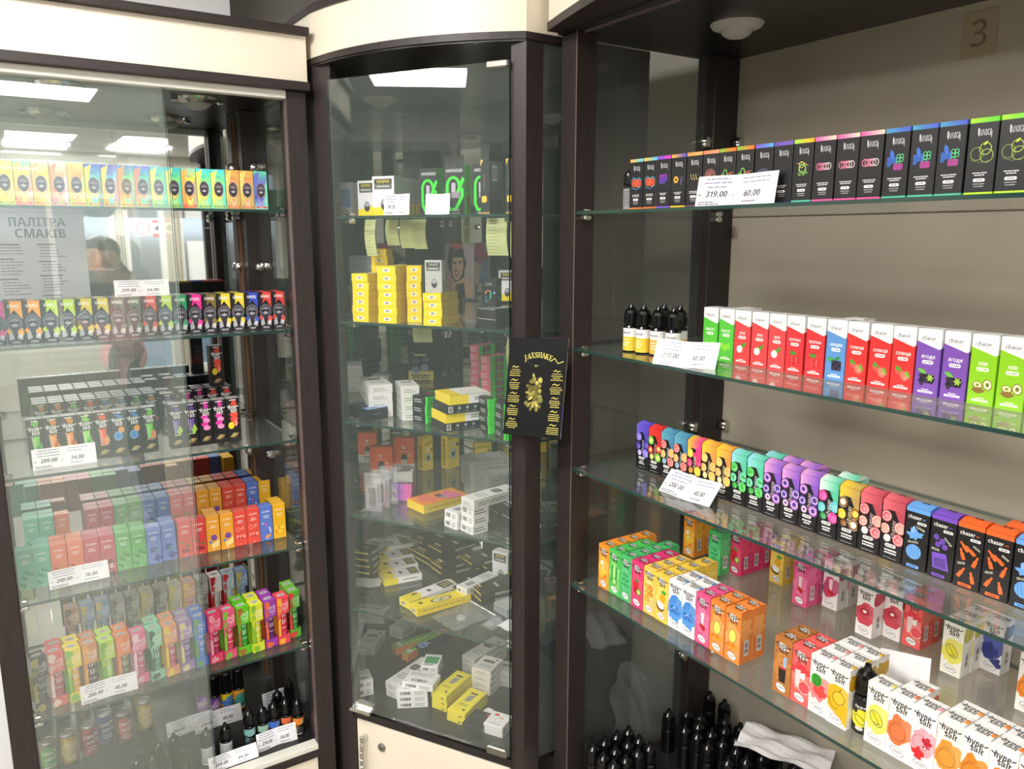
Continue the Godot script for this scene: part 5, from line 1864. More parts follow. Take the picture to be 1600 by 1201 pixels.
# ---------------------------------------------------------------- the wide cabinet along the side wall
func build_wide_cabinet() -> void:
	var o := thing("wall_cabinet", "wide open display cabinet with glass shelves along the beige wall", "cabinet", Vector3.ZERO)
	var zl := -1.352
	var zr := 0.20
	var top := 2.045
	slab("post", M.wood, o, Vector3(1.0, 0.0, zl), Vector3(1.05, top, zl + 0.052), 0.0015)
	slab("post", M.wood, o, Vector3(1.0, 0.0, zr - 0.052), Vector3(1.05, top, zr), 0.0015)
	slab("post", M.wood, o, Vector3(1.385, 0.0, zl), Vector3(1.462, top, zl + 0.055), 0.0015)
	slab("post", M.wood, o, Vector3(1.385, 0.0, zr - 0.055), Vector3(1.462, top, zr), 0.0015)
	slab("post_edge", M.edge_tape, o, Vector3(0.999, 0.4, zl + 0.050), Vector3(1.0005, top, zl + 0.0525))
	for z in [zl + 0.026, zr - 0.028]:
		slab("side_pane", M.glass, o, Vector3(1.05, WIDE_BASE, z - 0.0025), Vector3(1.385, top, z + 0.0025))
	slab("back_panel", M.back_panel, o, Vector3(1.462, WIDE_BASE - 0.05, zl + 0.02), Vector3(1.474, top, zr))
	slab("top_board", M.board, o, Vector3(0.99, top, zl), Vector3(1.475, top + 0.004, zr))
	slab("top_rail", M.edge_tape, o, Vector3(1.012, top - 0.004, zl + 0.06), Vector3(1.016, top, zr - 0.06))
	# bowed top along the front
	var bowed := func(out: float):
		var q := PackedVector2Array()
		for i in 21:
			var k := i / 20.0
			q.append(Vector2(0.968 - out - 0.11 * 4.0 * k * (1.0 - k), lerpf(zl, zr, k)))
		q.append(Vector2(1.475, zr))
		q.append(Vector2(1.475, zl))
		return q
	var strips := [["lower_trim", M.wood_across, 0.004, top + 0.004, top + 0.020], ["cream_top", M.cream, 0.0, top + 0.020, top + 0.13], ["upper_trim", M.wood_across, 0.004, top + 0.13, top + 0.146]]
	for s in strips:
		var b := MB.new()
		b.prism(bowed.call(s[2]), s[3], s[4])
		part(s[0], b.done(), s[1], o)
	for y in WIDE_SHELVES:
		glass_shelf(o, rect_outline(1.002, zl + 0.054, 1.458, zr - 0.056), y)
		shelf_clip(o, Vector3(1.018, y, zl + 0.062))
		shelf_clip(o, Vector3(1.395, y, zl + 0.066))
	slab("base_board", M.board, o, Vector3(1.0, WIDE_BASE - 0.02, zl + 0.052), Vector3(1.462, WIDE_BASE, zr - 0.052))
	slab("cupboard_door", M.cream, o, Vector3(1.0, 0.07, zl + 0.053), Vector3(1.018, WIDE_BASE - 0.022, zr - 0.053), 0.002)
	slab("plinth", M.wood_across, o, Vector3(1.03, 0.0, zl + 0.05), Vector3(1.05, 0.07, zr - 0.05))
	for y in [1.86, 1.20, 0.60]:
		pane_stud(o, Vector3(1.378, y, zl + 0.040))
		pane_stud(o, Vector3(1.455, y, zl + 0.068))
	recessed_lamp(Vector3(1.225, top, -1.10), "frosted round spotlight in the wide cabinet's dark top", false)
	# a number painted on the back panel near the top
	var num := TextMesh.new()
	var f := SystemFont.new()
	f.font_names = PackedStringArray(["Droid Sans"])
	num.font = f
	num.text = "3"
	num.font_size = 32
	num.pixel_size = 0.0018
	num.depth = 0.0004
	var s := slab("number_sticker", mat(Color(0.68, 0.63, 0.52), 0.6), o, Vector3(1.4605, 1.955, -0.80), Vector3(1.462, 2.03, -0.74))
	var n := part("numeral", num, mat(Color(0.5, 0.46, 0.38), 0.7), s, Vector3(-0.0012, 0, 0))
	n.rotation.y = -PI / 2


# ---------------------------------------------------------------- goods
# the printed body of a carton: four faces with softened upright edges, a bottom and a rim round the sunk top
func carton_mesh(s: Vector3, c: Dictionary) -> ArrayMesh:
	var b := MB.new()
	var h := s / 2
	var k := 0.0007
	var o := [Vector2(-h.x + k, h.z), Vector2(h.x - k, h.z), Vector2(h.x, h.z - k), Vector2(h.x, -h.z + k), Vector2(h.x - k, -h.z), Vector2(-h.x + k, -h.z), Vector2(-h.x, -h.z + k), Vector2(-h.x, h.z - k)]
	var f: Rect2 = c.f
	var sd: Rect2 = c.s
	var thin := func(r: Rect2, right: bool): return Rect2(r.end.x - r.size.x * 0.02 if right else r.position.x, r.position.y, r.size.x * 0.02, r.size.y)
	var uvs := [f, thin.call(f, true), sd, thin.call(sd, true), sd, thin.call(sd, false), sd, thin.call(f, false)]
	for i in 8:
		var p: Vector2 = o[i]
		var q: Vector2 = o[(i + 1) % 8]
		b.quad(Vector3(p.x, s.y, p.y), Vector3(q.x, s.y, q.y), Vector3(q.x, 0, q.y), Vector3(p.x, 0, p.y), uvs[i])
	var e := 0.0009
	var d := 0.0007
	var t: Rect2 = c.t
	var rim := Rect2(t.position, t.size * 0.02)
	b.quad(Vector3(-h.x, s.y, h.z - e), Vector3(h.x, s.y, h.z - e), Vector3(h.x, s.y, h.z - k), Vector3(-h.x, s.y, h.z - k), rim)
	b.quad(Vector3(-h.x, s.y, -h.z + k), Vector3(h.x, s.y, -h.z + k), Vector3(h.x, s.y, -h.z + e), Vector3(-h.x, s.y, -h.z + e), rim)
	b.quad(Vector3(-h.x, s.y - d, -h.z), Vector3(h.x, s.y - d, -h.z), Vector3(h.x, s.y - d, h.z), Vector3(-h.x, s.y - d, h.z), rim)
	b.quad(Vector3(-h.x + k, 0, h.z), Vector3(h.x - k, 0, h.z), Vector3(h.x - k, 0, -h.z), Vector3(-h.x + k, 0, -h.z), rim)
	return b.done()


# the tuck flap that closes a carton: a card with a rounded front fold
func flap_mesh(s: Vector3, c: Dictionary, dome := 0.0) -> ArrayMesh:
	var b := MB.new()
	var x := s.x / 2 - 0.0010
	var z := s.z / 2 - 0.0009
	var t: Rect2 = c.t
	var n := 8 if dome > 0.0 else 4
	var pts := PackedVector2Array()
	for i in n + 1:
		var u := float(i) / n
		if dome > 0.0:
			pts.append(Vector2(lerpf(-z, z, u), dome * sin(PI * u) + 0.0002))
		else:
			pts.append([Vector2(-z, -0.0006), Vector2(-z + 0.0008, 0.0003), Vector2(0, 0.0006), Vector2(z - 0.0012, 0.0003), Vector2(z, -0.0008)][i])
	for i in n:
		var p := pts[i]
		var q := pts[i + 1]
		var v0 := t.position.y + t.size.y * (p.x + z) / (2 * z)
		var v1 := t.position.y + t.size.y * (q.x + z) / (2 * z)
		b.quad(Vector3(-x, p.y, p.x), Vector3(x, p.y, p.x), Vector3(x, q.y, q.x), Vector3(-x, q.y, q.x), Rect2(t.position.x, v0, t.size.x, v1 - v0))
		if dome > 0.0:
			b.quad(Vector3(-x, q.y, q.x), Vector3(-x, -0.0006, q.x), Vector3(-x, -0.0006, p.x), Vector3(-x, p.y, p.x), Rect2(t.position, t.size * 0.02))
			b.quad(Vector3(x, p.y, p.x), Vector3(x, -0.0006, p.x), Vector3(x, -0.0006, q.x), Vector3(x, q.y, q.x), Rect2(t.position, t.size * 0.02))
	return b.done()


func notch_mesh(w: float) -> ArrayMesh:
	# bow-tie shaped hanging slot
	var b := MB.new()
	var k := w * 0.5
	b.prism(PackedVector2Array([Vector2(-k, -k * 0.5), Vector2(0, -k * 0.2), Vector2(k, -k * 0.5), Vector2(k, k * 0.5), Vector2(0, k * 0.2), Vector2(-k, k * 0.5)]), 0.0, 0.0006)
	return b.done()


# one carton: body, tuck flap and, on some, a hanging slot
func carton(called: String, design: String, s: Vector3, at: Vector3, turn: float, label: String, category := "carton", group := "", dome := 0.0) -> Node3D:
	var key := "carton %s %s %s" % [design, s, dome]
	var c: Dictionary = cells[design]
	if not mesh_store.has(key):
		mesh_store[key] = [carton_mesh(s, c), flap_mesh(s, c, dome)]
	var o := thing(called, label, category, at, turn, group)
	var m: Material = atlas_mats[c.a]
	part("body", mesh_store[key][0], m, o)
	part("tuck_flap", mesh_store[key][1], m, o, Vector3(0, s.y, 0))
	if dome > 0.0:
		if not mesh_store.has("notch"): mesh_store.notch = notch_mesh(0.011)
		part("hanging_slot", mesh_store.notch, M.black_matt, o, Vector3(0, s.y + dome * 0.93, -0.002))
	return o


# a round dropper bottle: body, label, cap
func bottle(called: String, design: String, r: float, h: float, at: Vector3, turn: float, label: String, group := "", pointed := true, body_mat: Material = null) -> Node3D:
	var key := "bottle %s %s %s %s" % [design, r, h, pointed]
	if not mesh_store.has(key):
		var b := MB.new()
		var hb := h * 0.56
		b.lathe(PackedVector2Array([Vector2(0, 0), Vector2(r * 0.92, 0), Vector2(r, r * 0.1), Vector2(r, hb - r * 0.35), Vector2(r * 0.88, hb - r * 0.08), Vector2(r * 0.62, hb), Vector2(r * 0.62, hb + 0.003)]), 22)
		var l := MB.new()
		if design:
			var c: Dictionary = cells[design]
			l.lathe(PackedVector2Array([Vector2(r + 0.0003, r * 0.2), Vector2(r + 0.0003, hb - r * 0.42)]), 28, Vector3.ZERO, c.f, -PI, PI)
		var k := MB.new()
		var y := hb + 0.002
		if pointed:
			k.lathe(PackedVector2Array([Vector2(r * 0.9, y), Vector2(r * 0.93, y + 0.002), Vector2(r * 0.9, h * 0.80), Vector2(r * 0.8, h * 0.855), Vector2(r * 0.42, h * 0.91), Vector2(r * 0.3, h * 0.955), Vector2(r * 0.26, h * 0.99), Vector2(0, h)]), 22)
		else:
			k.lathe(PackedVector2Array([Vector2(r * 0.88, y), Vector2(r * 0.9, y + 0.002), Vector2(r * 0.9, h - 0.003), Vector2(r * 0.8, h), Vector2(0, h)]), 22)
		for i in 22:
			var a := TAU * i / 22
			var e := Vector3(sin(a), 0, cos(a)) * r * 0.92
			k.bevel_box(e + Vector3.UP * (y + h * 0.09), Vector3(0.0012, h * 0.16, 0.0012), 0.0002)
		mesh_store[key] = [b.done(), l.done() if design else null, k.done()]
	var o := thing(called, label, "bottle", at, turn, group)
	part("body", mesh_store[key][0], body_mat if body_mat else M.black, o)
	if design: part("label", mesh_store[key][1], atlas_mats[cells[design].a], o)
	part("cap", mesh_store[key][2], M.black, o)
	return o


# a price sheet, slightly curled, standing on its lower edge and leaning back
func price_tag(design: String, at: Vector3, turn: float, lean: float, label: String, w := 0.118, h := 0.041) -> Node3D:
	var c: Dictionary = cells[design]
	var key := "tag %s %s" % [design, w]
	if not mesh_store.has(key):
		var b := MB.new()
		var n := 8
		var f: Rect2 = c.f
		for i in n:
			var u0 := float(i) / n
			var u1 := (i + 1.0) / n
			var z := func(u): return -0.004 * sin(PI * u) + 0.0015 * sin(u * 9.0)
			var x0 := (u0 - 0.5) * w
			var x1 := (u1 - 0.5) * w
			b.quad(Vector3(x0, h, z.call(u0)), Vector3(x1, h, z.call(u1)), Vector3(x1, 0, z.call(u1)), Vector3(x0, 0, z.call(u0)), Rect2(f.position.x + f.size.x * u0, f.position.y, f.size.x / n, f.size.y))
			b.quad(Vector3(x1, h, z.call(u1) - 0.0006), Vector3(x0, h, z.call(u0) - 0.0006), Vector3(x0, 0, z.call(u0) - 0.0006), Vector3(x1, 0, z.call(u1) - 0.0006), Rect2(f.position.x + f.size.x * 0.97, f.position.y + f.size.y * 0.05, f.size.x * 0.02, f.size.y * 0.05))
			b.quad(Vector3(x0, h, z.call(u0) - 0.0006), Vector3(x1, h, z.call(u1) - 0.0006), Vector3(x1, h, z.call(u1)), Vector3(x0, h, z.call(u0)), Rect2(f.position, f.size * 0.01))
		mesh_store[key] = b.done()
	var o := part("price_tag", mesh_store[key], atlas_mats[c.a], self)
	tag(o, label, "price tag", "laminated price tags")
	o.transform = Transform3D(Basis(Vector3.UP, turn) * Basis(Vector3.RIGHT, -lean), at)
	return o


const S_OUTLINE := Vector3(0.0350, 0.0925, 0.0345)
const S_WHITE := Vector3(0.0355, 0.0975, 0.0350)
const S_PATTERN := Vector3(0.0360, 0.0950, 0.0355)
const S_SCRIBBLE := Vector3(0.0350, 0.0985, 0.0340)


func jit(k: float) -> float:
	return rng.randf_range(-k, k)


func fill_wide_cabinet() -> void:
	var T := TURN_WIDE
	# top shelf
	var y: float = WIDE_SHELVES[0]
	var z0 := -1.153
	var row := ["citrus", "citrus", "grape", "blossom", "banana", "rosette", "cactus", "cactus", "lavender", "plain", "lime", "chew", "chew", "chew", "raspberry", "raspberry", "raspberry", "apple", "apple", "apple"]
	var desc := {"citrus": "orange citrus rings drawn on it", "grape": "a violet grape cluster", "blossom": "yellow blossom line art", "banana": "tan banana outlines", "rosette": "a pinkish rosette drawing", "cactus": "green cactus rings drawn on it",
		"lavender": "a violet sprig drawing", "plain": "a violet top band behind the tag", "lime": "lime line art", "chew": "pink bands and a wrapped sweet", "raspberry": "blue and pink raspberries", "apple": "lime green bands and apples"}
	var seen := {}
	for i in row.size():
		var k: String = row[i]
		seen[k] = seen.get(k, -1) + 1
		carton("liquid_carton", "outline_" + k, S_OUTLINE, Vector3(1.03 + S_OUTLINE.z / 2 + jit(0.0008), y, z0 + 0.0369 * i + jit(0.0004)), T + jit(0.012),
			"black carton with %s, %s in the top shelf row" % [desc[k], nth(i)], "carton", "black cartons on the wide cabinet's top shelf")
	bottle("dropper_bottle", "label_clear", 0.0115, 0.082, Vector3(1.052, y, -1.196), T, "slim dropper bottle with a grey label at the end of the top shelf row", "", true, M.black_matt)
	price_tag("tag_wide_upper", Vector3(1.012, y, -0.90), T, 0.16, "tilted white price tag leaning on black cartons on the wide cabinet's top shelf", 0.165, 0.05)
	# second shelf
	y = WIDE_SHELVES[1]
	row = ["cactus", "cactus", "lychee", "lychee", "lychee", "currant", "currant", "bluecurrant", "strawberry", "strawberry", "strawberry", "berries", "berries", "kiwi", "kiwi", "kiwi"]
	desc = {"cactus": "green carton with cactus leaves", "lychee": "coral carton with a peeled lychee", "currant": "red carton with a currant sprig", "bluecurrant": "blue carton with dark currants", "strawberry": "red carton with strawberries",
		"berries": "violet carton with blackberries", "kiwi": "lime carton with cut kiwi"}
	z0 = -1.038
	for i in row.size():
		var k: String = row[i]
		carton("liquid_carton", "white_" + k, S_WHITE, Vector3(1.124 + S_WHITE.z / 2 + jit(0.001), y, z0 + 0.0382 * i + jit(0.0005)), T + jit(0.015),
			"white-topped %s, %s from the dark bottles" % [desc[k], nth(i)], "carton", "white-topped cartons in a row")
		if i == 1 or i == 7:
			carton("liquid_carton", "white_" + k, S_WHITE, Vector3(1.124 + S_WHITE.z * 1.56, y, z0 + 0.0382 * i + 0.003), T + jit(0.02),
				"white-topped %s standing half hidden behind its twin" % desc[k], "carton", "white-topped cartons in a row")
	var cols := ["golden", "golden", "amber", "amber", "golden", "amber"]
	var spots := [Vector2(1.070, -1.20), Vector2(1.073, -1.166), Vector2(1.078, -1.130), Vector2(1.082, -1.092), Vector2(1.112, -1.150), Vector2(1.118, -1.112)]
	for i in 6:
		bottle("dropper_bottle", "label_" + cols[i], 0.0155, 0.098, Vector3(spots[i].x, y, spots[i].y), T + 0.3 + jit(0.3),
			"small black dropper bottle with a %s label beside green cartons, %s in its cluster" % ["yellow" if cols[i] == "golden" else "orange", nth(i)], "black-capped bottles on the second shelf")
	price_tag("tag_wide_middle", Vector3(1.020, y, -1.003), T + 0.42, 0.5, "white price tag lying against yellow bottles on the wide cabinet's second shelf", 0.118, 0.05)
	# third shelf
	y = WIDE_SHELVES[2]
	row = ["blueberry", "appleduo", "melonblue", "melonblue", "sunset", "orange", "orange", "mint", "mint", "yogurt", "yogurt", "yogurt", "dragonfruit", "coconut", "sangria", "sangria", "F_icy", "F_jelly", "F_cola", "F_cola", "F_icy", "F_jelly"]
	desc = {"blueberry": "violet blueberries", "appleduo": "red and green apples", "melonblue": "blue top and melon slices", "sunset": "yellow top and a magenta splash", "orange": "orange slices", "mint": "mint leaves", "yogurt": "lilac yogurt cups",
		"dragonfruit": "pale green top and dragon fruit", "coconut": "yellow top and coconut", "sangria": "rosy top and grapefruit", "F_icy": "a plain sky-blue lid", "F_jelly": "a plain violet lid", "F_cola": "a plain orange lid"}
	z0 = -1.211
	var s3 := S_PATTERN
	for i in row.size():
		var k: String = row[i]
		var flat: bool = k.begins_with("F_")
		var x := 1.120 - 0.0009 * i
		carton("liquid_carton", "flat_" + k.substr(2) if flat else "pattern_" + k, s3, Vector3(x + s3.z / 2, y, z0 + 0.0382 * i + jit(0.0005)), T + jit(0.012),
			"black carton with %s, %s in the third shelf's slotted row" % [desc[k], nth(i)], "carton", "slotted cartons on the wide cabinet's third shelf", 0.006 if not flat else 0.004)
		if i in [8, 9, 10, 12, 19]:
			carton("liquid_carton", "flat_" + k.substr(2) if flat else "pattern_" + k, s3, Vector3(x + s3.z * 1.56, y, z0 + 0.0382 * i + 0.006), T + jit(0.03),
				"black carton with %s, behind the %s of the slotted row" % [desc[k], nth(i)], "carton", "slotted cartons on the wide cabinet's third shelf", 0.006 if not flat else 0.004)
	price_tag("tag_wide_lower", Vector3(1.054, y, -1.022), T + 0.07, 0.75, "white price tag leaning on slotted cartons on the wide cabinet's third shelf", 0.124, 0.052)
	# fourth shelf, the packed block by the corner
	y = WIDE_SHELVES[3]
	row = ["peach", "cucumber", "mint", "berrykiwi", "pineapple", "coconut", "icecube", "icecube", "cherry", "apricot", "apricot"]
	desc = {"peach": "orange blossom", "cucumber": "pale green cucumber", "mint": "green mint", "berrykiwi": "crimson strawberry and kiwi", "pineapple": "pale yellow mango", "coconut": "yellow coconut", "icecube": "blue and white ice", "cherry": "pink cherry drink",
		"apricot": "orange apricot", "cola": "brown cola", "grapefruit": "salmon grapefruit", "watermelon": "white watermelon", "plum": "white and golden plum", "lemon": "white and yellow lemon", "orange": "white and coral orange", "pomegranate": "white and pink pomegranate",
		"tangerine": "white and amber tangerine", "maracuja": "white and orange fruit", "lips": "white and red lips", "blueberry": "white and navy blueberry", "raspberry": "white and pink raspberry"}
	var deep := [4, 3, 4, 3, 3, 4, 2, 2, 2, 2, 2]
	z0 = -1.240
	var s4 := S_SCRIBBLE
	for i in row.size():
		var k: String = row[i]
		for j in deep[i]:
			carton("liquid_carton", "scribble_" + k, s4, Vector3(1.045 + s4.z / 2 + 0.0348 * j + jit(0.0008), y, z0 + 0.0360 * i + jit(0.0004)), T + jit(0.012),
				"%s carton, %s column of the corner block, %s inward" % [desc[k], nth(i), nth(j)], "carton", "brush-lettered cartons on the fourth shelf")
	var group2 := [["cola", 0, 2], ["grapefruit", 1, 2], ["watermelon", 2, 3], ["plum", 3, 3]]
	for q in group2:
		for j in q[2]:
			carton("liquid_carton", "scribble_" + q[0], s4, Vector3(1.036 + s4.z / 2 + 0.0350 * j + jit(0.001), y, -0.764 + 0.0335 * q[1] * 1.04 + 0.0004 * j), T + jit(0.015),
				"%s carton beside the glossy black bottle, %s from the front" % [desc[q[0]], nth(j)], "carton", "brush-lettered cartons on the fourth shelf")
	bottle("dropper_bottle", "label_banana", 0.0170, 0.112, Vector3(1.062, y, -0.630), T + 0.2, "glossy black dropper bottle with a yellow label between white cartons")
	var group3 := [["lemon", 1, 0], ["orange", 2, 0], ["pomegranate", 1, 0], ["tangerine", 2, 0], ["maracuja", 2, 0], ["maracuja", 2, 0], ["orange", 2, 0], ["tangerine", 1, 0]]
	for i in group3.size():
		var q: Array = group3[i]
		for j in q[1]:
			carton("liquid_carton", "scribble_" + q[0], s4, Vector3(1.040 + s4.z / 2 + 0.0352 * j + jit(0.001), y, -0.597 + 0.0352 * i + 0.0004 * j), T + jit(0.012),
				"%s carton, %s column past the black bottle, %s from the front" % [desc[q[0]], nth(i), nth(j)], "carton", "brush-lettered cartons on the fourth shelf")
	# the sparser back row of the fourth shelf: design, x, z, how many deep
	var rear := [["peach", 1.332, -1.268, 2], ["mint", 1.306, -1.164, 1], ["berrykiwi", 1.342, -1.134, 3], ["coconut", 1.380, -1.050, 2], ["cherry", 1.334, -0.955, 3], ["raspberry", 1.375, -0.912, 2], ["lips", 1.330, -0.806, 3], ["lips", 1.362, -0.770, 2], ["grapefruit", 1.366, -0.732, 2],
		["lemon", 1.332, -0.641, 3], ["blueberry", 1.400, -0.608, 1], ["maracuja", 1.320, -0.512, 2]]
	for i in rear.size():
		var q: Array = rear[i]
		for j in q[3]:
			var x: float = q[1] + s4.z / 2 + 0.0350 * j
			if x + s4.z / 2 > 1.457: continue
			carton("liquid_carton", "scribble_" + q[0], s4, Vector3(x, y, q[2] + jit(0.0005)), T + jit(0.02),
				"%s carton, back row, %s group from the corner, %s inward" % [desc[q[0]], nth(i), nth(j)], "carton", "brush-lettered cartons in the back row")
	# a folded sheet behind the white cartons
	var sheet := MB.new()
	sheet.bevel_box(Vector3(0, 0.043, 0), Vector3(0.075, 0.086, 0.0006), 0.0)
	var sh := part("paper_sheet", sheet.done(), M.paper, self)
	tag(sh, "white paper sheet propped behind the white plum cartons on the fourth shelf", "paper")
	sh.transform = Transform3D(Basis(Vector3.UP, T + 0.5) * Basis(Vector3.RIGHT, -0.5), Vector3(1.165, y + 0.001, -0.63))
	# notes and marks at the back
	var mark := slab("paper_note", M.note, self, Vector3(1.4597, 1.385, -1.17), Vector3(1.4607, 1.405, -1.13))
	tag(mark, "small pale green note stuck to the beige back under the second shelf", "note")
	mark = slab("paper_note", mat(Color(0.8, 0.76, 0.5), 0.8), self, Vector3(1.4597, 0.99, -0.865), Vector3(1.4607, 1.02, -0.84))
	tag(mark, "small yellow note stuck to the beige back above the fourth shelf", "note")
	# black bottles, tissue and a plastic bag on the base board
	y = WIDE_BASE
	var cl := []
	for q in [[1.285, -1.262], [1.322, -1.238], [1.335, -1.205], [1.425, -1.258], [1.43, -1.218], [1.268, -1.06]]: cl.append(q)
	for i in 5:
		for j in 4:
			cl.append([1.27 + 0.036 * j + 0.006 * (i % 2), -1.195 + 0.037 * i + 0.01 * j - 0.0])
	for i in 3:
		for j in 3: cl.append([1.30 + 0.037 * j, -0.985 + 0.037 * i + 0.012 * j])
	for i in 3:
		for j in 4: cl.append([1.045 + 0.036 * j, -1.262 + 0.037 * i])
	var used := []
	var n := 0
	for q in cl:
		var p := Vector2(q[0] + jit(0.002), q[1] + jit(0.002))
		var free := true
		for e in used:
			if p.distance_to(e) < 0.0335: free = false
		if not free: continue
		used.append(p)
		bottle("dropper_bottle", "", 0.0165, 0.112 + jit(0.002), Vector3(p.x, y, p.y), 0.0, "plain black dropper bottle in the dark crowd at the foot of the wide cabinet", "plain black bottles at the wide cabinet's foot")
		n += 1
	var tis := MB.new()
	for i in 12:
		for j in 8:
			var f := func(a, b): return Vector3((a / 12.0 - 0.5) * 0.20, 0.003 + 0.004 * sin(a * 1.1 + b * 0.7) + 0.003 * sin(b * 1.9), (b / 8.0 - 0.5) * 0.105)
			tis.quad(f.call(i, j), f.call(i + 1, j), f.call(i + 1, j + 1), f.call(i, j + 1))
			tis.quad(f.call(i + 1, j) - Vector3.UP * 0.001, f.call(i, j) - Vector3.UP * 0.001, f.call(i, j + 1) - Vector3.UP * 0.001, f.call(i + 1, j + 1) - Vector3.UP * 0.001)
	var ti := part("tissue", tis.done(), M.paper, self, Vector3(1.385, y + 0.118, -1.00))
	ti.rotation.y = -1.15
	tag(ti, "crumpled white tissue lying among black bottles at the wide cabinet's foot", "tissue")
	var bag := MB.new()
	for i in 14:
		for j in 12:
			var f := func(a, b):
				var u: float = a / 14.0
				var v: float = b / 12.0
				var k: float = sin(PI * u) * sin(PI * v * 0.9 + 0.15)
				return Vector3((u - 0.5) * 0.17 * (0.6 + 0.4 * v), v * 0.26 * (0.8 + 0.2 * sin(u * 5.0)), 0.03 * k + 0.008 * sin(u * 21.0 + v * 13.0))
			bag.quad(f.call(i, j + 1), f.call(i + 1, j + 1), f.call(i + 1, j), f.call(i, j))
	var film := mat(Color(0.5, 0.52, 0.52, 0.22), 0.3)
	film.transparency = BaseMaterial3D.TRANSPARENCY_ALPHA
	var bg := part("plastic_bag", bag.done(), film, self, Vector3(1.20, y + 0.002, -1.297))
	bg.rotation.y = 0.1
	tag(bg, "crumpled grey plastic bag leaning on the glass side of the wide cabinet", "plastic bag")


# ---------------------------------------------------------------- goods in the mirror-backed cabinet; its rows are counted from the post by the corner cabinet
func fill_mirror_cabinet() -> void:
	# top shelf: foil cartons
	var y: float = MIRROR_SHELVES[0]
	var s1 := Vector3(0.0302, 0.0855, 0.030)
	var order := [1, 0, 1, 2, 3, 4, 5, 6, 7, 8, 9, 9, 1, 9, 9, 10, 10, 11]
	for i in order.size():
		carton("foil_carton", "foil_%d" % order[i], s1, Vector3(0.0205 + 0.0312 * i - 0.0312 * 0.5, y, -1.88 - s1.z / 2), jit(0.012),
			"rainbow foil carton with a gorilla face, %s from the post by the corner cabinet" % nth(17 - i), "carton", "rainbow foil cartons on the mirrored cabinet's top shelf")
	# second shelf: black cartons with a big ape
	y = MIRROR_SHELVES[1]
	var s2 := Vector3(0.0310, 0.0890, 0.031)
	var apes := ["magenta", "amber", "amber", "lime", "lime", "gold", "gold", "pine", "pine", "red", "lime", "teal", "magenta", "olive", "yellow", "yellow", "blue", "red", "red"]
	for i in apes.size():
		carton("ape_carton", "ape_" + apes[i], s2, Vector3(-0.006 + 0.0321 * i, y, -1.915 - s2.z / 2 + jit(0.001)), jit(0.015),
			"black gorilla carton with %s corner, %s from the post by the corner cabinet" % [apes[i], nth(18 - i)], "carton", "black gorilla cartons on the second shelf")
	for i in range(5, 19):
		carton("ape_carton", "ape_" + apes[i], s2, Vector3(-0.006 + 0.0321 * i + 0.001, y, -1.947 - s2.z / 2 + jit(0.001)), jit(0.02),
			"black gorilla carton with %s corner, second rank, %s from the post" % [apes[i], nth(18 - i)], "carton", "black gorilla cartons on the second shelf")
	price_tag("tag_mirror_upper", Vector3(0.274, y + 0.0895, -1.925), 0.02, 0.12, "white price tag standing on top of the black gorilla cartons", 0.112, 0.036)
	# third shelf: black cartons with silver tops
	y = MIRROR_SHELVES[2]
	var s3 := Vector3(0.0315, 0.1060, 0.031)
	var front := ["pear", "amber", "amber", "kiwi", "punch", "lagoon", "lagoon", "cactus"]
	var names := {"pear": "green pear", "amber": "amber drink", "kiwi": "green kiwi", "punch": "red punch", "lagoon": "blue lagoon", "cactus": "green cactus", "cocktail": "orange cocktail", "mojito": "violet drink", "candy": "pink candy", "lemonade": "red lemon drink"}
	for i in front.size():
		carton("splash_carton", "splash_" + front[i], s3, Vector3(0.0405 + 0.0322 * i, y, -1.936 - s3.z / 2), jit(0.012),
			"black carton with %s, %s in the longer front rank" % [names[front[i]], nth(i)], "carton", "black silver-topped cartons")
	var front2 := ["mojito", "mojito", "candy", "candy", "lemonade"]
	for i in front2.size():
		carton("splash_carton", "splash_" + front2[i], s3, Vector3(0.3245 + 0.0324 * i, y, -1.937 - s3.z / 2), jit(0.01),
			"black carton with %s, %s in the shorter front rank" % [names[front2[i]], nth(i)], "carton", "black silver-topped cartons")
	var rearrow := ["amber", "amber", "kiwi", "punch", "lagoon", "lagoon", "cactus", "cocktail", "mojito", "candy", "candy", "lemonade", "lemonade"]
	for i in rearrow.size():
		var ranks := 3 if i < 8 else 2
		for j in ranks:
			carton("splash_carton", "splash_" + rearrow[i], s3, Vector3(0.060 + 0.0340 * i + (0.012 if i > 8 else 0.0), y, -2.112 - s3.z / 2 - 0.0325 * j + (0.03 if j == 0 and i in [8, 9] else 0.0)), jit(0.012),
				"black carton with %s, %s column of the dense rear block, %s from its front" % [names[rearrow[i]], nth(i), nth(j)], "carton", "black silver-topped cartons in the rear block")
	carton("splash_carton", "splash_lemonade", s3, Vector3(0.462, y + 0.1068, -2.130), 0.05, "black carton with red lemon drink standing alone on top of the rear block", "carton")
	price_tag("tag_mirror_black", Vector3(0.090, y, -1.915), 0.02, 0.22, "white price tag before black drink cartons on the mirrored cabinet's third shelf", 0.122, 0.044)
	var bar := slab("paper_note", M.note, self, Vector3(0.405, y + 0.0002, -2.02), Vector3(0.452, y + 0.001, -1.99))
	tag(bar, "pale note lying on the glass behind the short rank of black cartons", "note")
	# fourth shelf: coloured fruit cartons
	y = MIRROR_SHELVES[3]
	var s4 := Vector3(0.0318, 0.0910, 0.032)
	var fr := ["mint", "mint", "peach", "peach", "chocolate", "chocolate", "herb", "herb", "bilberry", "bilberry", "cherry", "cherry", "plummelon", "plummelon", "guava", "guava", "violet", "mango"]
	var say := {"mint": "mint green", "peach": "orange peach", "chocolate": "maroon chocolate", "herb": "green herb", "bilberry": "periwinkle berry", "cherry": "red cherry", "plummelon": "amber plum", "guava": "scarlet guava", "violet": "blue floral", "mango": "yellow mango"}
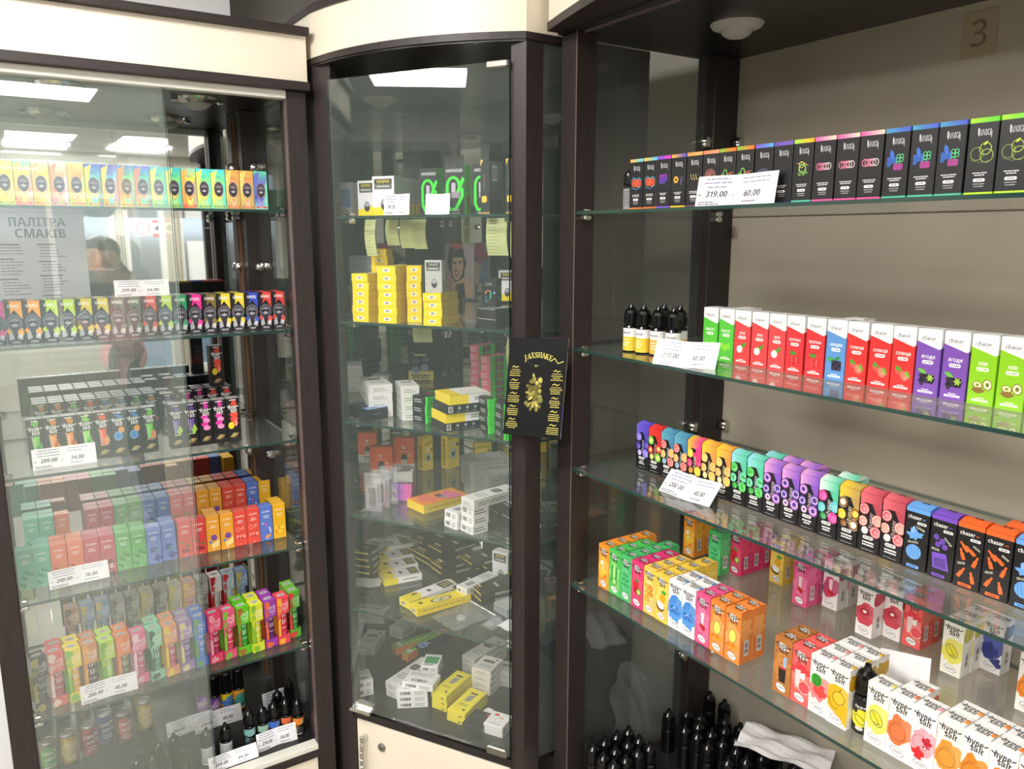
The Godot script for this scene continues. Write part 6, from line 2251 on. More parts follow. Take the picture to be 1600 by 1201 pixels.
	for i in fr.size():
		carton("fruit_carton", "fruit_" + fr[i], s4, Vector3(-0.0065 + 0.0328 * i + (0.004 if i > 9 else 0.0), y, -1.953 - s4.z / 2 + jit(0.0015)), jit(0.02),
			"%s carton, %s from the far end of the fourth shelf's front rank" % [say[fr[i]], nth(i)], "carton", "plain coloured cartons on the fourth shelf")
		if i in [1, 2, 3, 4, 5, 6, 7, 9, 12, 17]:
			carton("fruit_carton", "fruit_" + fr[i], s4, Vector3(-0.0065 + 0.0328 * i + (0.004 if i > 9 else 0.0) + 0.001, y, -1.987 - s4.z / 2 + jit(0.0015)), jit(0.02),
				"%s carton, %s from the far end, in the fourth shelf's second rank" % [say[fr[i]], nth(i)], "carton", "plain coloured cartons on the fourth shelf")
	for i in fr.size():
		if i == 3: continue
		for j in 2:
			if j == 1 and i in [2]: continue
			carton("fruit_carton", "fruit_" + fr[i], s4, Vector3(0.0145 + 0.0334 * i - 0.0002 * i * 0.5, y, -2.170 - s4.z / 2 - 0.0335 * j + jit(0.001)), jit(0.02),
				"%s carton, %s from the far end, in the rear block's %s rank" % [say[fr[i]], nth(i), nth(j)], "carton", "plain coloured cartons in the rear block")
	price_tag("tag_mirror_fruit", Vector3(0.094, y, -1.925), 0.05, 0.25, "white price tag before maroon and green cartons on the fourth shelf", 0.120, 0.040)
	# fifth shelf: sleeves with slim bottles
	y = MIRROR_SHELVES[4]
	var sl := ["blackcurrant", "rosehip", "lemon", "dragon", "limeade", "carrot", "peony", "julep", "apricot", "lilac", "azure", "ruby", "guava", "kiwi", "citron", "purple", "punch", "melon"]
	var look := {"blackcurrant": "dark violet", "rosehip": "salmon", "lemon": "yellow", "dragon": "brown and orange", "limeade": "lime", "carrot": "orange and olive", "peony": "pink", "julep": "mint", "apricot": "peach and rose", "lilac": "lilac", "azure": "bright blue", "ruby": "crimson",
		"guava": "pink with green foot", "kiwi": "green", "citron": "lemon green", "purple": "purple", "punch": "coral red", "melon": "leaf green", "cocoa": "cocoa brown", "sky": "sky blue", "ash": "ash grey", "sand": "sand", "snowberry": "white and red", "ice": "ice blue"}
	for i in sl.size():
		sleeve("sleeve_" + sl[i], Vector3(-0.0065 + 0.0340 * i, y, -1.921 - (0.018 if i == 17 else 0.0) + jit(0.003)), 0.22 + jit(0.08),
			"%s cardboard sleeve holding a slim bottle, %s in the front rank" % [look[sl[i]], nth(i)])
		if i in [1, 2, 3, 4, 5, 7, 8, 9, 10, 13, 14, 15, 17]:
			sleeve("sleeve_" + sl[i], Vector3(-0.0055 + 0.0340 * i, y, -1.961 - (0.018 if i == 17 else 0.0) + jit(0.002)), 0.2 + jit(0.05),
				"%s cardboard sleeve with slim bottle behind the %s of the front rank" % [look[sl[i]], nth(i)])
	var back := ["cocoa", "sky", "sky", "ash", "ash", "sand", "ash", "sand", "apricot", "ash", "snowberry", "ice", "sky"]
	for i in back.size():
		sleeve("sleeve_" + back[i], Vector3(0.078 + 0.0345 * i, y, -2.150 + jit(0.004)), 0.12 + jit(0.1),
			"%s cardboard sleeve with slim bottle near the mirror, %s in the rear rank" % [look[back[i]], nth(i)])
	price_tag("tag_mirror_sleeve", Vector3(0.128, y, -1.886), 0.04, 0.2, "white price tag before mint and peach sleeves on the fifth shelf", 0.118, 0.042)
	# base board: bottles, cups and more tags
	y = MIRROR_BASE
	var bb := [["purple", 0.398, -2.135, "violet"], ["yellow", 0.432, -2.137, "yellow"], ["citrus", 0.465, -2.138, "orange"], ["purple", 0.372, -2.165, "dark violet"]]
	for q in bb:
		bottle("juice_bottle", "label_" + q[0], 0.0160, 0.122, Vector3(q[1], y, q[2]), 0.1, "slim bottle with a %s label and black cap behind the price tag" % q[3], "", false)
	bb = [["teal", 0.445, -1.952, "teal"], ["violet", 0.479, -1.948, "mint"], ["blue", 0.509, -1.950, "blue"], ["rose", 0.541, -1.950, "rose"], ["fire", 0.568, -1.930, "fiery orange"]]
	for q in bb:
		bottle("dropper_bottle", "label_" + q[0], 0.0152, 0.108, Vector3(q[1], y, q[2]), jit(0.15), "black dropper bottle with a %s badge near the cabinet's front corner" % q[3], "badge bottles in the mirrored cabinet")
	bottle("dropper_bottle", "", 0.0152, 0.108, Vector3(0.535, y, -1.998), 0.0, "black dropper bottle without label behind the badge bottles")
	bottle("dropper_bottle", "", 0.0152, 0.108, Vector3(0.577, y, -2.03), 0.0, "black dropper bottle without label in the mirrored cabinet's rear corner")
	bottle("dropper_bottle", "label_white", 0.0150, 0.100, Vector3(0.335, y, -1.935), 0.1, "black dropper bottle with a white label, nearer the sliding door")
	bottle("dropper_bottle", "label_white", 0.0150, 0.100, Vector3(0.380, y, -1.930), -0.2, "black dropper bottle with a white label, nearer the badge bottles")
	var spots := [[0.17, -1.91], [0.205, -1.90], [0.24, -1.915], [0.275, -1.90], [0.188, -1.95], [0.226, -1.95], [0.262, -1.955]]
	for q in spots:
		bottle("dropper_bottle", "", 0.0155, 0.100, Vector3(q[0], y, q[1]), 0.0, "plain black dropper bottle behind the sliding doors at the cabinet's foot", "plain black bottles behind the sliding doors")
	var cups := [["juice_e", -0.005, -2.12, "green"], ["juice_a", 0.040, -2.13, "yellow"], ["juice_b", 0.088, -2.14, "red"], ["juice_c", 0.128, -2.175, "blue"], ["juice_d", 0.172, -2.15, "dark red"], ["juice_a", 0.225, -2.18, "ochre"]]
	for q in cups:
		cup("label_" + q[0], Vector3(q[1], y, q[2]), "tall round can with a %s wrapper at the mirrored cabinet's foot" % q[3])
	price_tag("tag_base_a", Vector3(0.395, y, -2.075), 0.02, 0.3, "white price tag standing before the violet and yellow bottles", 0.125, 0.046)
	price_tag("tag_base_b", Vector3(0.505, y, -1.905), 0.02, 0.3, "white price tag standing before the badge bottles", 0.105, 0.046)
	price_tag("tag_base_c", Vector3(0.325, y, -2.09), 0.03, 0.25, "white price tag half behind the sliding doors at the cabinet's foot", 0.12, 0.044)
	price_tag("tag_base_a", Vector3(0.385, y + 0.014, -1.868), 0.03, 0.5, "white price tag on the door track at the mirrored cabinet's foot", 0.12, 0.036)
	price_tag("tag_base_c", Vector3(0.555, y, -2.06), 0.0, 0.2, "white price tag behind the badge bottles in the corner", 0.085, 0.06)


func cup(design: String, at: Vector3, label: String) -> void:
	var key := "cup " + design
	if not mesh_store.has(key):
		var b := MB.new()
		b.lathe(PackedVector2Array([Vector2(0, 0), Vector2(0.017, 0), Vector2(0.0185, 0.003), Vector2(0.0185, 0.009)]), 24)
		b.lathe(PackedVector2Array([Vector2(0.0185, 0.079), Vector2(0.0185, 0.083), Vector2(0.0165, 0.086), Vector2(0.0155, 0.084), Vector2(0, 0.083)]), 24)
		var l := MB.new()
		l.lathe(PackedVector2Array([Vector2(0.0188, 0.008), Vector2(0.0188, 0.080)]), 30, Vector3.ZERO, cells[design].f, -PI, PI)
		mesh_store[key] = [b.done(), l.done()]
	var o := thing("drink_can", label, "can", at, 0.25 + jit(0.2), "round cans at the mirrored cabinet's foot")
	part("body", mesh_store[key][0], M.steel, o)
	part("wrapper", mesh_store[key][1], atlas_mats[cells[design].a], o)


# a folded card sleeve, open at the middle, round a slim bottle
func sleeve(design: String, at: Vector3, turn: float, label: String) -> void:
	var key := "sleeve " + design
	var w := 0.0300
	var d := 0.0280
	var h := 0.133
	var c: Dictionary = cells[design]
	if not mesh_store.has(key):
		var f: Rect2 = c.f
		var sd: Rect2 = c.s
		var wrap := func(y0: float, y1: float, slant: float):
			var b := MB.new()
			var v0 := 1.0 - y1 / h
			var v1 := 1.0 - y0 / h
			var fr := Rect2(f.position.x, f.position.y + f.size.y * v0, f.size.x, f.size.y * (v1 - v0))
			var sr := Rect2(sd.position.x, sd.position.y + sd.size.y * v0, sd.size.x, sd.size.y * (v1 - v0))
			var x := w / 2
			var z := d / 2
			b.quad(Vector3(-x, y1, z), Vector3(x, y1, z), Vector3(x, y0, z), Vector3(-x, y0, z), fr)
			b.quad(Vector3(x, y1, z), Vector3(x, y1 + slant, -z), Vector3(x, y0, -z), Vector3(x, y0, z), sr)
			b.quad(Vector3(-x, y1 + slant, -z), Vector3(-x, y1, z), Vector3(-x, y0, z), Vector3(-x, y0, -z), sr)
			return b
		var up: MB = wrap.call(0.082, 0.127, 0.006)
		var x := w / 2
		var z := d / 2
		up.quad(Vector3(-x, 0.133, -z), Vector3(x, 0.133, -z), Vector3(x, 0.127, z), Vector3(-x, 0.127, z), c.t)
		var lo: MB = wrap.call(0.0, 0.024, 0.0)
		lo.quad(Vector3(-x, 0.0, z), Vector3(x, 0.0, z), Vector3(x, 0.0, -z), Vector3(-x, 0.0, -z), Rect2(c.s.position, c.s.size * 0.1))
		var bk := MB.new()
		bk.bevel_box(Vector3(0, h / 2, -z), Vector3(w, h, 0.0008), 0.0)
		bk.bevel_box(Vector3(-x + 0.0035, 0.053, z - 0.0004), Vector3(0.007, 0.058, 0.0008), 0.0)
		for i in bk.t.size(): bk.t[i] = sd.position + sd.size * Vector2(0.3 + 0.4 * bk.t[i].x, 0.3 + 0.4 * bk.t[i].y)
		var bo := MB.new()
		bo.lathe(PackedVector2Array([Vector2(0, 0.003), Vector2(0.0108, 0.003), Vector2(0.0112, 0.006), Vector2(0.0112, 0.076), Vector2(0.0106, 0.080), Vector2(0.0106, 0.110), Vector2(0, 0.112)]), 18, Vector3(0.002, 0, 0), c.b, -PI, PI)
		mesh_store[key] = [up.done(), lo.done(), bk.done(), bo.done()]
	var o := thing("sleeved_bottle", label, "bottle", at, turn, "sleeved bottles on the fifth shelf")
	var m: Material = atlas_mats[c.a]
	part("upper_sleeve", mesh_store[key][0], m, o)
	part("lower_sleeve", mesh_store[key][1], m, o)
	part("sleeve_back", mesh_store[key][2], m, o)
	part("bottle", mesh_store[key][3], m, o)


# ---------------------------------------------------------------- goods in the corner cabinet
func fill_corner_cabinet() -> void:
	# name, design, where its base stands (x, y, z), turn, width, height, depth, how many are stacked, label
	var list := [
		["pod_carton", "stand_blue", 0.748, 1.6975, -1.880, -1.037, 0.0350, 0.0820, 0.0300, 1, "blue and pale grey carton at the far end of the corner cabinet's top shelf"],
		["pod_carton", "stand_white_gold", 0.769, 1.6975, -1.806, -1.037, 0.0486, 0.0830, 0.0220, 1, "white and yellow pod carton, first rank behind the shorter price tag, outer file"],
		["pod_carton", "stand_white_gold", 0.787, 1.6975, -1.824, -1.037, 0.0491, 0.0830, 0.0220, 1, "white and yellow pod carton, second rank behind the shorter price tag, outer file"],
		["pod_carton", "stand_white_gold", 0.804, 1.6975, -1.841, -1.037, 0.0496, 0.0830, 0.0220, 1, "white and yellow pod carton, third rank behind the shorter price tag, outer file"],
		["pod_carton", "stand_white_gold", 0.822, 1.6975, -1.858, -1.037, 0.0501, 0.0830, 0.0220, 1, "white and yellow pod carton, fourth rank behind the shorter price tag, outer file"],
		["pod_carton", "stand_white_gold", 0.840, 1.6975, -1.875, -1.037, 0.0506, 0.0830, 0.0220, 1, "white and yellow pod carton, fifth rank behind the shorter price tag, outer file"],
		["pod_carton", "stand_white_gold", 0.767, 1.6975, -1.702, -1.037, 0.0600, 0.0870, 0.0220, 1, "white and yellow pod carton, first rank behind the shorter price tag, inner file"],
		["pod_carton", "stand_white_gold", 0.787, 1.6975, -1.718, -1.037, 0.0570, 0.0870, 0.0220, 1, "white and yellow pod carton, second rank behind the shorter price tag, inner file"],
		["pod_carton", "stand_white_gold", 0.808, 1.6975, -1.735, -1.037, 0.0540, 0.0870, 0.0220, 1, "white and yellow pod carton, third rank behind the shorter price tag, inner file"],
		["pod_carton", "stand_white_gold", 0.828, 1.6975, -1.751, -1.037, 0.0509, 0.0870, 0.0220, 1, "white and yellow pod carton, fourth rank behind the shorter price tag, inner file"],
		["pod_carton", "stand_white_gold", 0.849, 1.6975, -1.767, -1.037, 0.0477, 0.0870, 0.0220, 1, "white and yellow pod carton, fifth rank behind the shorter price tag, inner file"],
		["pod_carton", "stand_white_gold", 0.870, 1.6975, -1.782, -1.037, 0.0444, 0.0870, 0.0220, 1, "white and yellow pod carton, sixth rank behind the shorter price tag, inner file"],
		["pod_carton", "stand_loop", 0.866, 1.6975, -1.667, -1.037, 0.0468, 0.1060, 0.0280, 1, "black and green loop carton nearest the white tags"],
		["pod_carton", "stand_loop", 0.882, 1.6975, -1.574, -1.037, 0.0509, 0.1080, 0.0300, 1, "black and green loop carton with its flap standing open"],
		["pod_carton", "stand_loop", 0.922, 1.6975, -1.525, -1.037, 0.0431, 0.1080, 0.0300, 1, "black and green loop carton half hidden by a black carton"],
		["pod_carton", "stand_black_gold", 0.916, 1.6975, -1.486, -1.037, 0.0217, 0.1120, 0.0600, 1, "black carton with a gold corner and barcode on the top shelf"],
		["pod_carton", "stand_black_gold", 0.942, 1.6975, -1.433, -1.037, 0.0195, 0.1120, 0.0500, 1, "black carton with a gold corner cut off by the hinge post"],
		["coil_carton", "pod_coil_yellow", 0.749, 1.4535, -1.764, -1.156, 0.0511, 0.0183, 0.0750, 6, "yellow coil carton in the stack by the far post, %s from the bottom"],
		["coil_carton", "pod_coil_yellow", 0.777, 1.4535, -1.703, -0.872, 0.0469, 0.0183, 0.0600, 7, "yellow coil carton in the tall stack, %s from the bottom"],
		["coil_carton", "pod_coil_yellow", 0.802, 1.4535, -1.812, -0.774, 0.0397, 0.0183, 0.0500, 9, "yellow coil carton in the tallest rear stack, %s from the bottom"],
		["coil_carton", "pod_coil_yellow", 0.816, 1.4535, -1.736, -0.578, 0.0320, 0.0183, 0.0500, 7, "yellow coil carton behind the white pod carton, %s from the bottom"],
		["coil_carton", "pod_coil_yellow", 0.831, 1.4535, -1.692, -0.578, 0.0346, 0.0183, 0.0500, 7, "yellow coil carton between white cartons, %s from the bottom"],
		["coil_carton", "pod_coil_grey", 0.795, 1.4535, -1.907, -0.841, 0.0640, 0.0183, 0.0500, 8, "grey coil carton in the rear stack by the far post, %s from the bottom"],
		["coil_carton", "pod_coil_yellow", 0.859, 1.4535, -1.617, -0.876, 0.0444, 0.0178, 0.1099, 4, "yellow coil carton in the low front stack, %s from the bottom"],
		["pod_carton", "stand_grey_white", 0.838, 1.5267, -1.603, -0.876, 0.0415, 0.0715, 0.0250, 1, "grey-white pod carton standing on the low yellow stack"],
		["pod_carton", "stand_white_gold", 0.965, 1.4535, -2.035, -0.578, 0.0486, 0.0820, 0.0250, 1, "white and yellow pod carton standing before yellow stacks on the second shelf"],
		["device_carton", "pod_black_label", 0.936, 1.4535, -1.475, -1.417, 0.0649, 0.0220, 0.0904, 2, "black device carton with small white stickers on the second shelf, %s from the bottom"],
		["pod_carton", "stand_ring", 0.914, 1.4990, -1.485, -1.037, 0.0382, 0.0620, 0.0250, 1, "black carton with a coloured ring standing on black device cartons"],
		["pod_carton", "stand_white_gold", 1.029, 1.4995, -1.603, -0.578, 0.0367, 0.0720, 0.0300, 1, "white and yellow pod carton by the hinge post on the second shelf"],
		["device_carton", "pod_device_grey", 0.859, 1.2095, -2.170, -0.373, 0.0473, 0.0185, 0.0900, 4, "grey device carton in the stack by the far post, %s from the bottom"],
		["device_carton", "pod_device_white", 0.786, 1.2095, -1.843, -0.211, 0.0594, 0.0200, 0.1296, 4, "white device carton in the wider stack, %s from the bottom"],
		["device_carton", "pod_device_white", 0.832, 1.2095, -1.752, -0.273, 0.0458, 0.0208, 0.0850, 4, "white device carton in the narrower stack, %s from the bottom"],
		["device_carton", "pod_navy", 0.747, 1.2095, -1.808, 0.191, 0.0546, 0.0270, 0.1000, 1, "flat navy device carton with a blue picture lying by the far post"],
		["device_carton", "pod_black_green", 0.859, 1.2095, -1.688, -1.183, 0.0469, 0.0215, 0.0700, 3, "black carton with green edge behind the open cartons, %s from the bottom"],
		["device_carton", "pod_black_spec", 0.888, 1.2095, -1.593, -1.631, 0.0793, 0.0213, 0.1074, 1, "lower black device carton with a barcode in the criss-cross stack"],
		["device_carton", "pod_open_yellow", 0.885, 1.2313, -1.586, -1.640, 0.0805, 0.0213, 0.1064, 1, "lower opened yellow and white carton in the criss-cross stack"],
		["device_carton", "pod_black_spec", 0.887, 1.2531, -1.582, -1.650, 0.0818, 0.0213, 0.1053, 1, "upper black device carton with a barcode in the criss-cross stack"],
		["device_carton", "pod_open_yellow", 0.890, 1.2749, -1.577, -1.660, 0.0832, 0.0213, 0.1041, 1, "upper opened yellow and white carton in the criss-cross stack"],
		["coil_carton", "pod_pink_green", 1.125, 1.2095, -1.876, -1.182, 0.0314, 0.0205, 0.0750, 7, "pink and green coil carton in the rear stack by the hinge post, %s from the bottom"],
		["coil_carton", "pod_pink_green", 1.122, 1.2095, -1.806, -1.334, 0.0370, 0.0205, 0.0750, 6, "pink and green coil carton in the front stack by the hinge post, %s from the bottom"],
		["coil_carton", "pod_black_green", 0.919, 1.2095, -1.510, -1.668, 0.0478, 0.0200, 0.0223, 4, "black and green coil carton in the inner front stack, %s from the bottom"],
		["coil_carton", "pod_black_green", 0.932, 1.2095, -1.443, -1.708, 0.0554, 0.0200, 0.0442, 4, "black and green coil carton in the outer front stack, %s from the bottom"],
		["pod_carton", "stand_twin", 1.103, 1.2095, -2.213, -0.719, 0.0806, 0.0820, 0.0300, 1, "black carton with two pods and a yellow foot at the back of the third shelf"],
		["device_carton", "pod_device_grey", 0.997, 1.2095, -2.273, -0.775, 0.0568, 0.0160, 0.0600, 1, "small dark grey carton before the deep green stack"],
		["device_carton", "pod_black_plain", 1.050, 1.2095, -2.272, -0.578, 0.0525, 0.0200, 0.0600, 2, "black carton low beside the deep green stack, %s from the bottom"],
		["device_carton", "pod_purple_pink", 0.804, 0.9720, -1.877, -0.578, 0.0538, 0.0225, 0.0600, 1, "single purple and pink carton under an upright orange carton"],
		["device_carton", "pod_silver_art", 0.816, 0.9952, -1.887, -0.578, 0.0541, 0.0260, 0.0600, 1, "silver carton lying on the single purple carton"],
		["pod_carton", "stand_orange", 0.879, 0.9720, -2.030, -0.578, 0.0640, 0.0920, 0.0300, 1, "orange pod carton with a white foot, nearer the far post"],
		["pod_carton", "stand_orange", 0.958, 0.9720, -2.046, -0.578, 0.0600, 0.1040, 0.0300, 1, "orange pod carton behind the silver and purple stack"],
		["pod_carton", "stand_orange", 0.911, 0.9720, -2.204, -0.578, 0.0588, 0.0920, 0.0300, 1, "orange pod carton in the dim rear of the fourth shelf"],
		["device_carton", "pod_purple_pink", 0.852, 0.9720, -1.833, -0.671, 0.0546, 0.0222, 0.0550, 2, "purple and pink carton of the pair, %s from the bottom"],
		["device_carton", "pod_silver_art", 0.860, 1.0180, -1.842, -0.578, 0.0504, 0.0260, 0.0550, 1, "silver carton on top of the purple pair"],
		["pod_carton", "stand_yellow", 1.018, 0.9720, -2.032, 0.215, 0.0366, 0.1010, 0.0280, 1, "yellow pod carton with round picture, nearer the orange cartons"],
		["pod_carton", "stand_yellow", 1.091, 0.9720, -2.012, 0.198, 0.0475, 0.1180, 0.0280, 1, "yellow pod carton with round picture, nearer the grey stacks"],
		["coil_carton", "pod_coil_grey", 1.097, 0.9720, -1.814, -1.776, 0.0859, 0.0125, 0.1242, 6, "grey coil carton in the rear grey stack, %s from the bottom"],
		["coil_carton", "pod_coil_grey", 1.094, 0.9720, -1.738, -1.741, 0.0763, 0.0125, 0.1083, 4, "grey coil carton in the front grey stack, %s from the bottom"],
		["pod_carton", "stand_yellow", 1.206, 0.9720, -2.018, -0.307, 0.0525, 0.0580, 0.0280, 1, "yellow pod carton low behind the grey coil stacks"],
		["device_carton", "pod_orange_pink", 0.902, 0.9720, -1.733, -1.439, 0.0750, 0.0210, 0.1406, 1, "orange and pink device carton lying alone on the fourth shelf"],
		["device_carton", "pod_plain_white", 0.892, 0.9720, -1.576, -1.396, 0.0460, 0.0200, 0.0878, 2, "white device carton in the lower white stack, %s from the bottom"],
		["device_carton", "pod_plain_white", 0.888, 0.9720, -1.523, -1.454, 0.0476, 0.0208, 0.0450, 3, "white device carton in the taller white stack, %s from the bottom"],
		["device_carton", "pod_device_white", 0.932, 1.0359, -1.523, -1.417, 0.0472, 0.0208, 0.1390, 1, "long white device carton topping the taller white stack"],
		["device_carton", "pod_black_label", 0.981, 0.9720, -1.555, -1.577, 0.0628, 0.0300, 0.0485, 2, "black carton with a white top label, %s from the bottom, beside white stack"],
		["device_carton", "pod_black_label", 0.984, 0.9720, -1.493, -1.632, 0.0529, 0.0300, 0.0500, 2, "black carton with a white top label, %s from the bottom, at hinge post"],
		["device_carton", "pod_white_yellow", 0.858, 0.7205, -1.881, -1.697, 0.0542, 0.0190, 0.1073, 1, "white and yellow pod carton lying flat, first of the fanned row"],
		["device_carton", "pod_white_yellow", 0.876, 0.7205, -1.944, -1.689, 0.0551, 0.0190, 0.1110, 1, "white and yellow pod carton lying flat, second of the fanned row"],
		["device_carton", "pod_white_yellow", 0.896, 0.7205, -2.011, -1.681, 0.0560, 0.0190, 0.1149, 1, "white and yellow pod carton lying flat, third of the fanned row"],
		["device_carton", "pod_white_yellow", 0.926, 0.7205, -2.085, -1.718, 0.0589, 0.0220, 0.1165, 1, "white and yellow pod carton lying flat behind the fanned row"],
		["device_carton", "pod_yellow_round", 0.876, 0.7205, -1.678, -1.566, 0.0431, 0.0190, 0.1555, 1, "yellow carton with a round emblem lying near the zip bag"],
		["device_carton", "pod_white_yellow", 0.873, 0.7205, -1.738, -1.387, 0.0442, 0.0190, 0.1592, 1, "white and yellow carton lying beside the yellow emblem carton"],
		["device_carton", "pod_gold_line", 1.021, 0.7205, -1.953, -1.437, 0.1079, 0.0165, 0.1460, 2, "black gold-striped flat carton, first pile of the dark spread, %s from the bottom"],
		["device_carton", "pod_gold_line", 1.077, 0.7205, -2.077, -1.423, 0.0951, 0.0165, 0.1457, 1, "black gold-striped flat carton, second pile of the dark spread, %s from the bottom"],
		["device_carton", "pod_gold_line", 1.022, 0.7205, -1.853, -1.544, 0.0620, 0.0165, 0.1381, 2, "black gold-striped flat carton, third pile of the dark spread, %s from the bottom"],
		["device_carton", "pod_gold_line", 0.998, 0.7205, -1.747, -1.548, 0.0754, 0.0165, 0.1255, 1, "black gold-striped flat carton, fourth pile of the dark spread, %s from the bottom"],
		["device_carton", "pod_gold_line", 1.051, 0.7545, -1.925, -1.462, 0.0726, 0.0165, 0.1348, 1, "black gold-striped flat carton, fifth pile of the dark spread, %s from the bottom"],
		["device_carton", "pod_gold_line", 1.021, 0.7205, -1.652, -1.666, 0.0789, 0.0165, 0.1170, 2, "black gold-striped flat carton, sixth pile of the dark spread, %s from the bottom"],
		["device_carton", "pod_gold_line", 1.109, 0.7205, -1.782, -1.544, 0.0567, 0.0165, 0.1043, 2, "black gold-striped flat carton, seventh pile of the dark spread, %s from the bottom"],
		["device_carton", "pod_gold_line", 1.075, 0.7545, -1.800, -1.557, 0.0735, 0.0165, 0.1171, 1, "black gold-striped flat carton, eighth pile of the dark spread, %s from the bottom"],
		["card_carton", "pod_plain_white", 0.995, 0.7377, -1.692, -1.325, 0.0386, 0.0180, 0.1212, 1, "slim white carton wedged among black gold-striped cartons"],
		["pod_carton", "stand_white_gold", 1.093, 0.7205, -1.722, -1.169, 0.0513, 0.0850, 0.0300, 1, "white and yellow pod carton standing on the fifth shelf by the hinge post"],
		["device_carton", "pod_gold_line", 0.789, 0.7205, -1.968, -0.918, 0.0626, 0.0190, 0.0600, 4, "black gold-striped carton in the stack by the far post, %s from the bottom"],
		["device_carton", "pod_device_grey", 0.865, 0.7205, -2.079, -1.017, 0.0656, 0.0160, 0.0900, 2, "grey device carton behind the far black stack, %s from the bottom"],
		["device_carton", "pod_device_grey", 0.972, 0.7205, -2.107, -1.112, 0.0990, 0.0160, 0.0600, 1, "grey device carton deep on the fifth shelf behind the white row"],
		["coil_carton", "pod_coil_grey", 0.978, 0.7205, -2.005, -1.038, 0.0427, 0.0160, 0.0400, 1, "small grey printed carton beside the white fanned row"],
		["coil_carton", "pod_coil_grey", 1.004, 0.7205, -1.559, -1.451, 0.0535, 0.0220, 0.0500, 1, "grey printed carton near the paper slip on the fifth shelf"],
		["device_carton", "pod_device_grey", 0.841, 0.4370, -2.068, -0.767, 0.0579, 0.0135, 0.0978, 2, "grey device carton in the pair near the far post, %s from the bottom"],
		["device_carton", "pod_device_grey", 0.959, 0.4370, -2.092, -1.144, 0.0515, 0.0300, 0.0732, 1, "thick grey device carton with printed side at the foot of the corner cabinet"],
		["device_carton", "pod_device_grey", 0.922, 0.4370, -2.229, -0.728, 0.0850, 0.0140, 0.0700, 2, "pale grey carton deep at the corner cabinet's foot, %s from the bottom"],
		["device_carton", "pod_green_orange", 0.966, 0.4370, -1.996, -1.561, 0.0352, 0.0220, 0.1686, 1, "green and orange pack with round fruit, the farther of two"],
		["device_carton", "pod_green_orange", 0.975, 0.4370, -1.972, -1.180, 0.0249, 0.0220, 0.1813, 1, "green and orange pack with round fruit, the nearer of two"],
		["device_carton", "pod_navy", 0.994, 0.4370, -1.953, -1.387, 0.0249, 0.0260, 0.1247, 1, "long navy carton between fruit packs and the green-topped carton"],
		["device_carton", "pod_plain_white", 0.728, 0.4370, -1.860, -0.195, 0.0484, 0.0220, 0.0550, 2, "white carton in the pair beside the chrome door fitting, %s from the bottom"],
		["device_carton", "pod_plain_white", 0.818, 0.4370, -1.734, -0.506, 0.0801, 0.0165, 0.0448, 3, "white barcoded carton in the front white stack, %s from the bottom"],
		["device_carton", "pod_device_white", 0.851, 0.4370, -1.818, -1.162, 0.0434, 0.0200, 0.1521, 2, "long white device carton behind the front white stack, %s from the bottom"],
		["device_carton", "pod_green_lid", 0.898, 0.4780, -1.780, -0.710, 0.0478, 0.0165, 0.0633, 2, "white carton under a green square in the rear stack, %s from the bottom"],
		["device_carton", "pod_plain_white", 0.841, 0.4870, -1.729, -0.856, 0.0864, 0.0165, 0.0581, 1, "white barcoded carton turned askew on the front white stack"],
		["device_carton", "pod_yellow_pack", 0.914, 0.4370, -1.694, -1.137, 0.0481, 0.0150, 0.1197, 3, "yellow pack with a grey window in the stack, %s from the bottom"],
		["device_carton", "pod_yellow_pack", 0.918, 0.4370, -1.621, -1.108, 0.0531, 0.0150, 0.1118, 2, "yellow pack with a grey window nearest the glass, %s from the bottom"],
		["device_carton", "pod_long_white", 1.023, 0.4370, -1.692, -1.069, 0.0582, 0.0170, 0.0732, 4, "long ivory device carton in the front pile, %s from the bottom"],
		["device_carton", "pod_long_white", 1.075, 0.4370, -1.794, -1.270, 0.0467, 0.0170, 0.1410, 3, "long ivory device carton in the rear pile, %s from the bottom"],
		["device_carton", "pod_device_grey", 1.084, 0.4370, -1.687, -0.983, 0.0558, 0.0200, 0.0600, 2, "pale device carton by the hinge post at the foot, %s from the bottom"],
		["device_carton", "pod_white_red", 0.946, 0.4370, -1.515, -1.023, 0.0533, 0.0260, 0.0581, 1, "white carton with red dots by the hinge post at the foot"],
		["device_carton", "pod_black_plain", 0.911, 0.4370, -1.553, -1.061, 0.0554, 0.0200, 0.0681, 1, "black carton with a red dot next to the yellow packs"],
		["device_carton", "pod_black_plain", 1.100, 0.4370, -1.865, -1.163, 0.0511, 0.0260, 0.1294, 1, "black carton with printed text behind the ivory piles"],
	]
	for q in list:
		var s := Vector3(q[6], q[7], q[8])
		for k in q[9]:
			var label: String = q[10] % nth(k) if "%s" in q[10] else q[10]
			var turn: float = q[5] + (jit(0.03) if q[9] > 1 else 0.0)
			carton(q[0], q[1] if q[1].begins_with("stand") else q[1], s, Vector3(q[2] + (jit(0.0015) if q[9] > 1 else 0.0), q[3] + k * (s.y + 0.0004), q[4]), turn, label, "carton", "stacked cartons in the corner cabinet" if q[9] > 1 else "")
	# a raised flap on the opened loop carton and on two black cartons
	var flap := MB.new()
	for i in 6:
		var f := func(k): return Vector3(0, 0.020 * k / 6.0, -0.002 * sin(k * 0.5))
		var a: Vector3 = f.call(i)
		var b: Vector3 = f.call(i + 1)
		flap.quad(b + Vector3(-0.024, 0, 0), b + Vector3(0.024, 0, 0), a + Vector3(0.024, 0, 0), a + Vector3(-0.024, 0, 0))
		flap.quad(b + Vector3(0.024, 0, -0.0006), b + Vector3(-0.024, 0, -0.0006), a + Vector3(-0.024, 0, -0.0006), a + Vector3(0.024, 0, -0.0006))
	var flap_mesh_: ArrayMesh = flap.done()
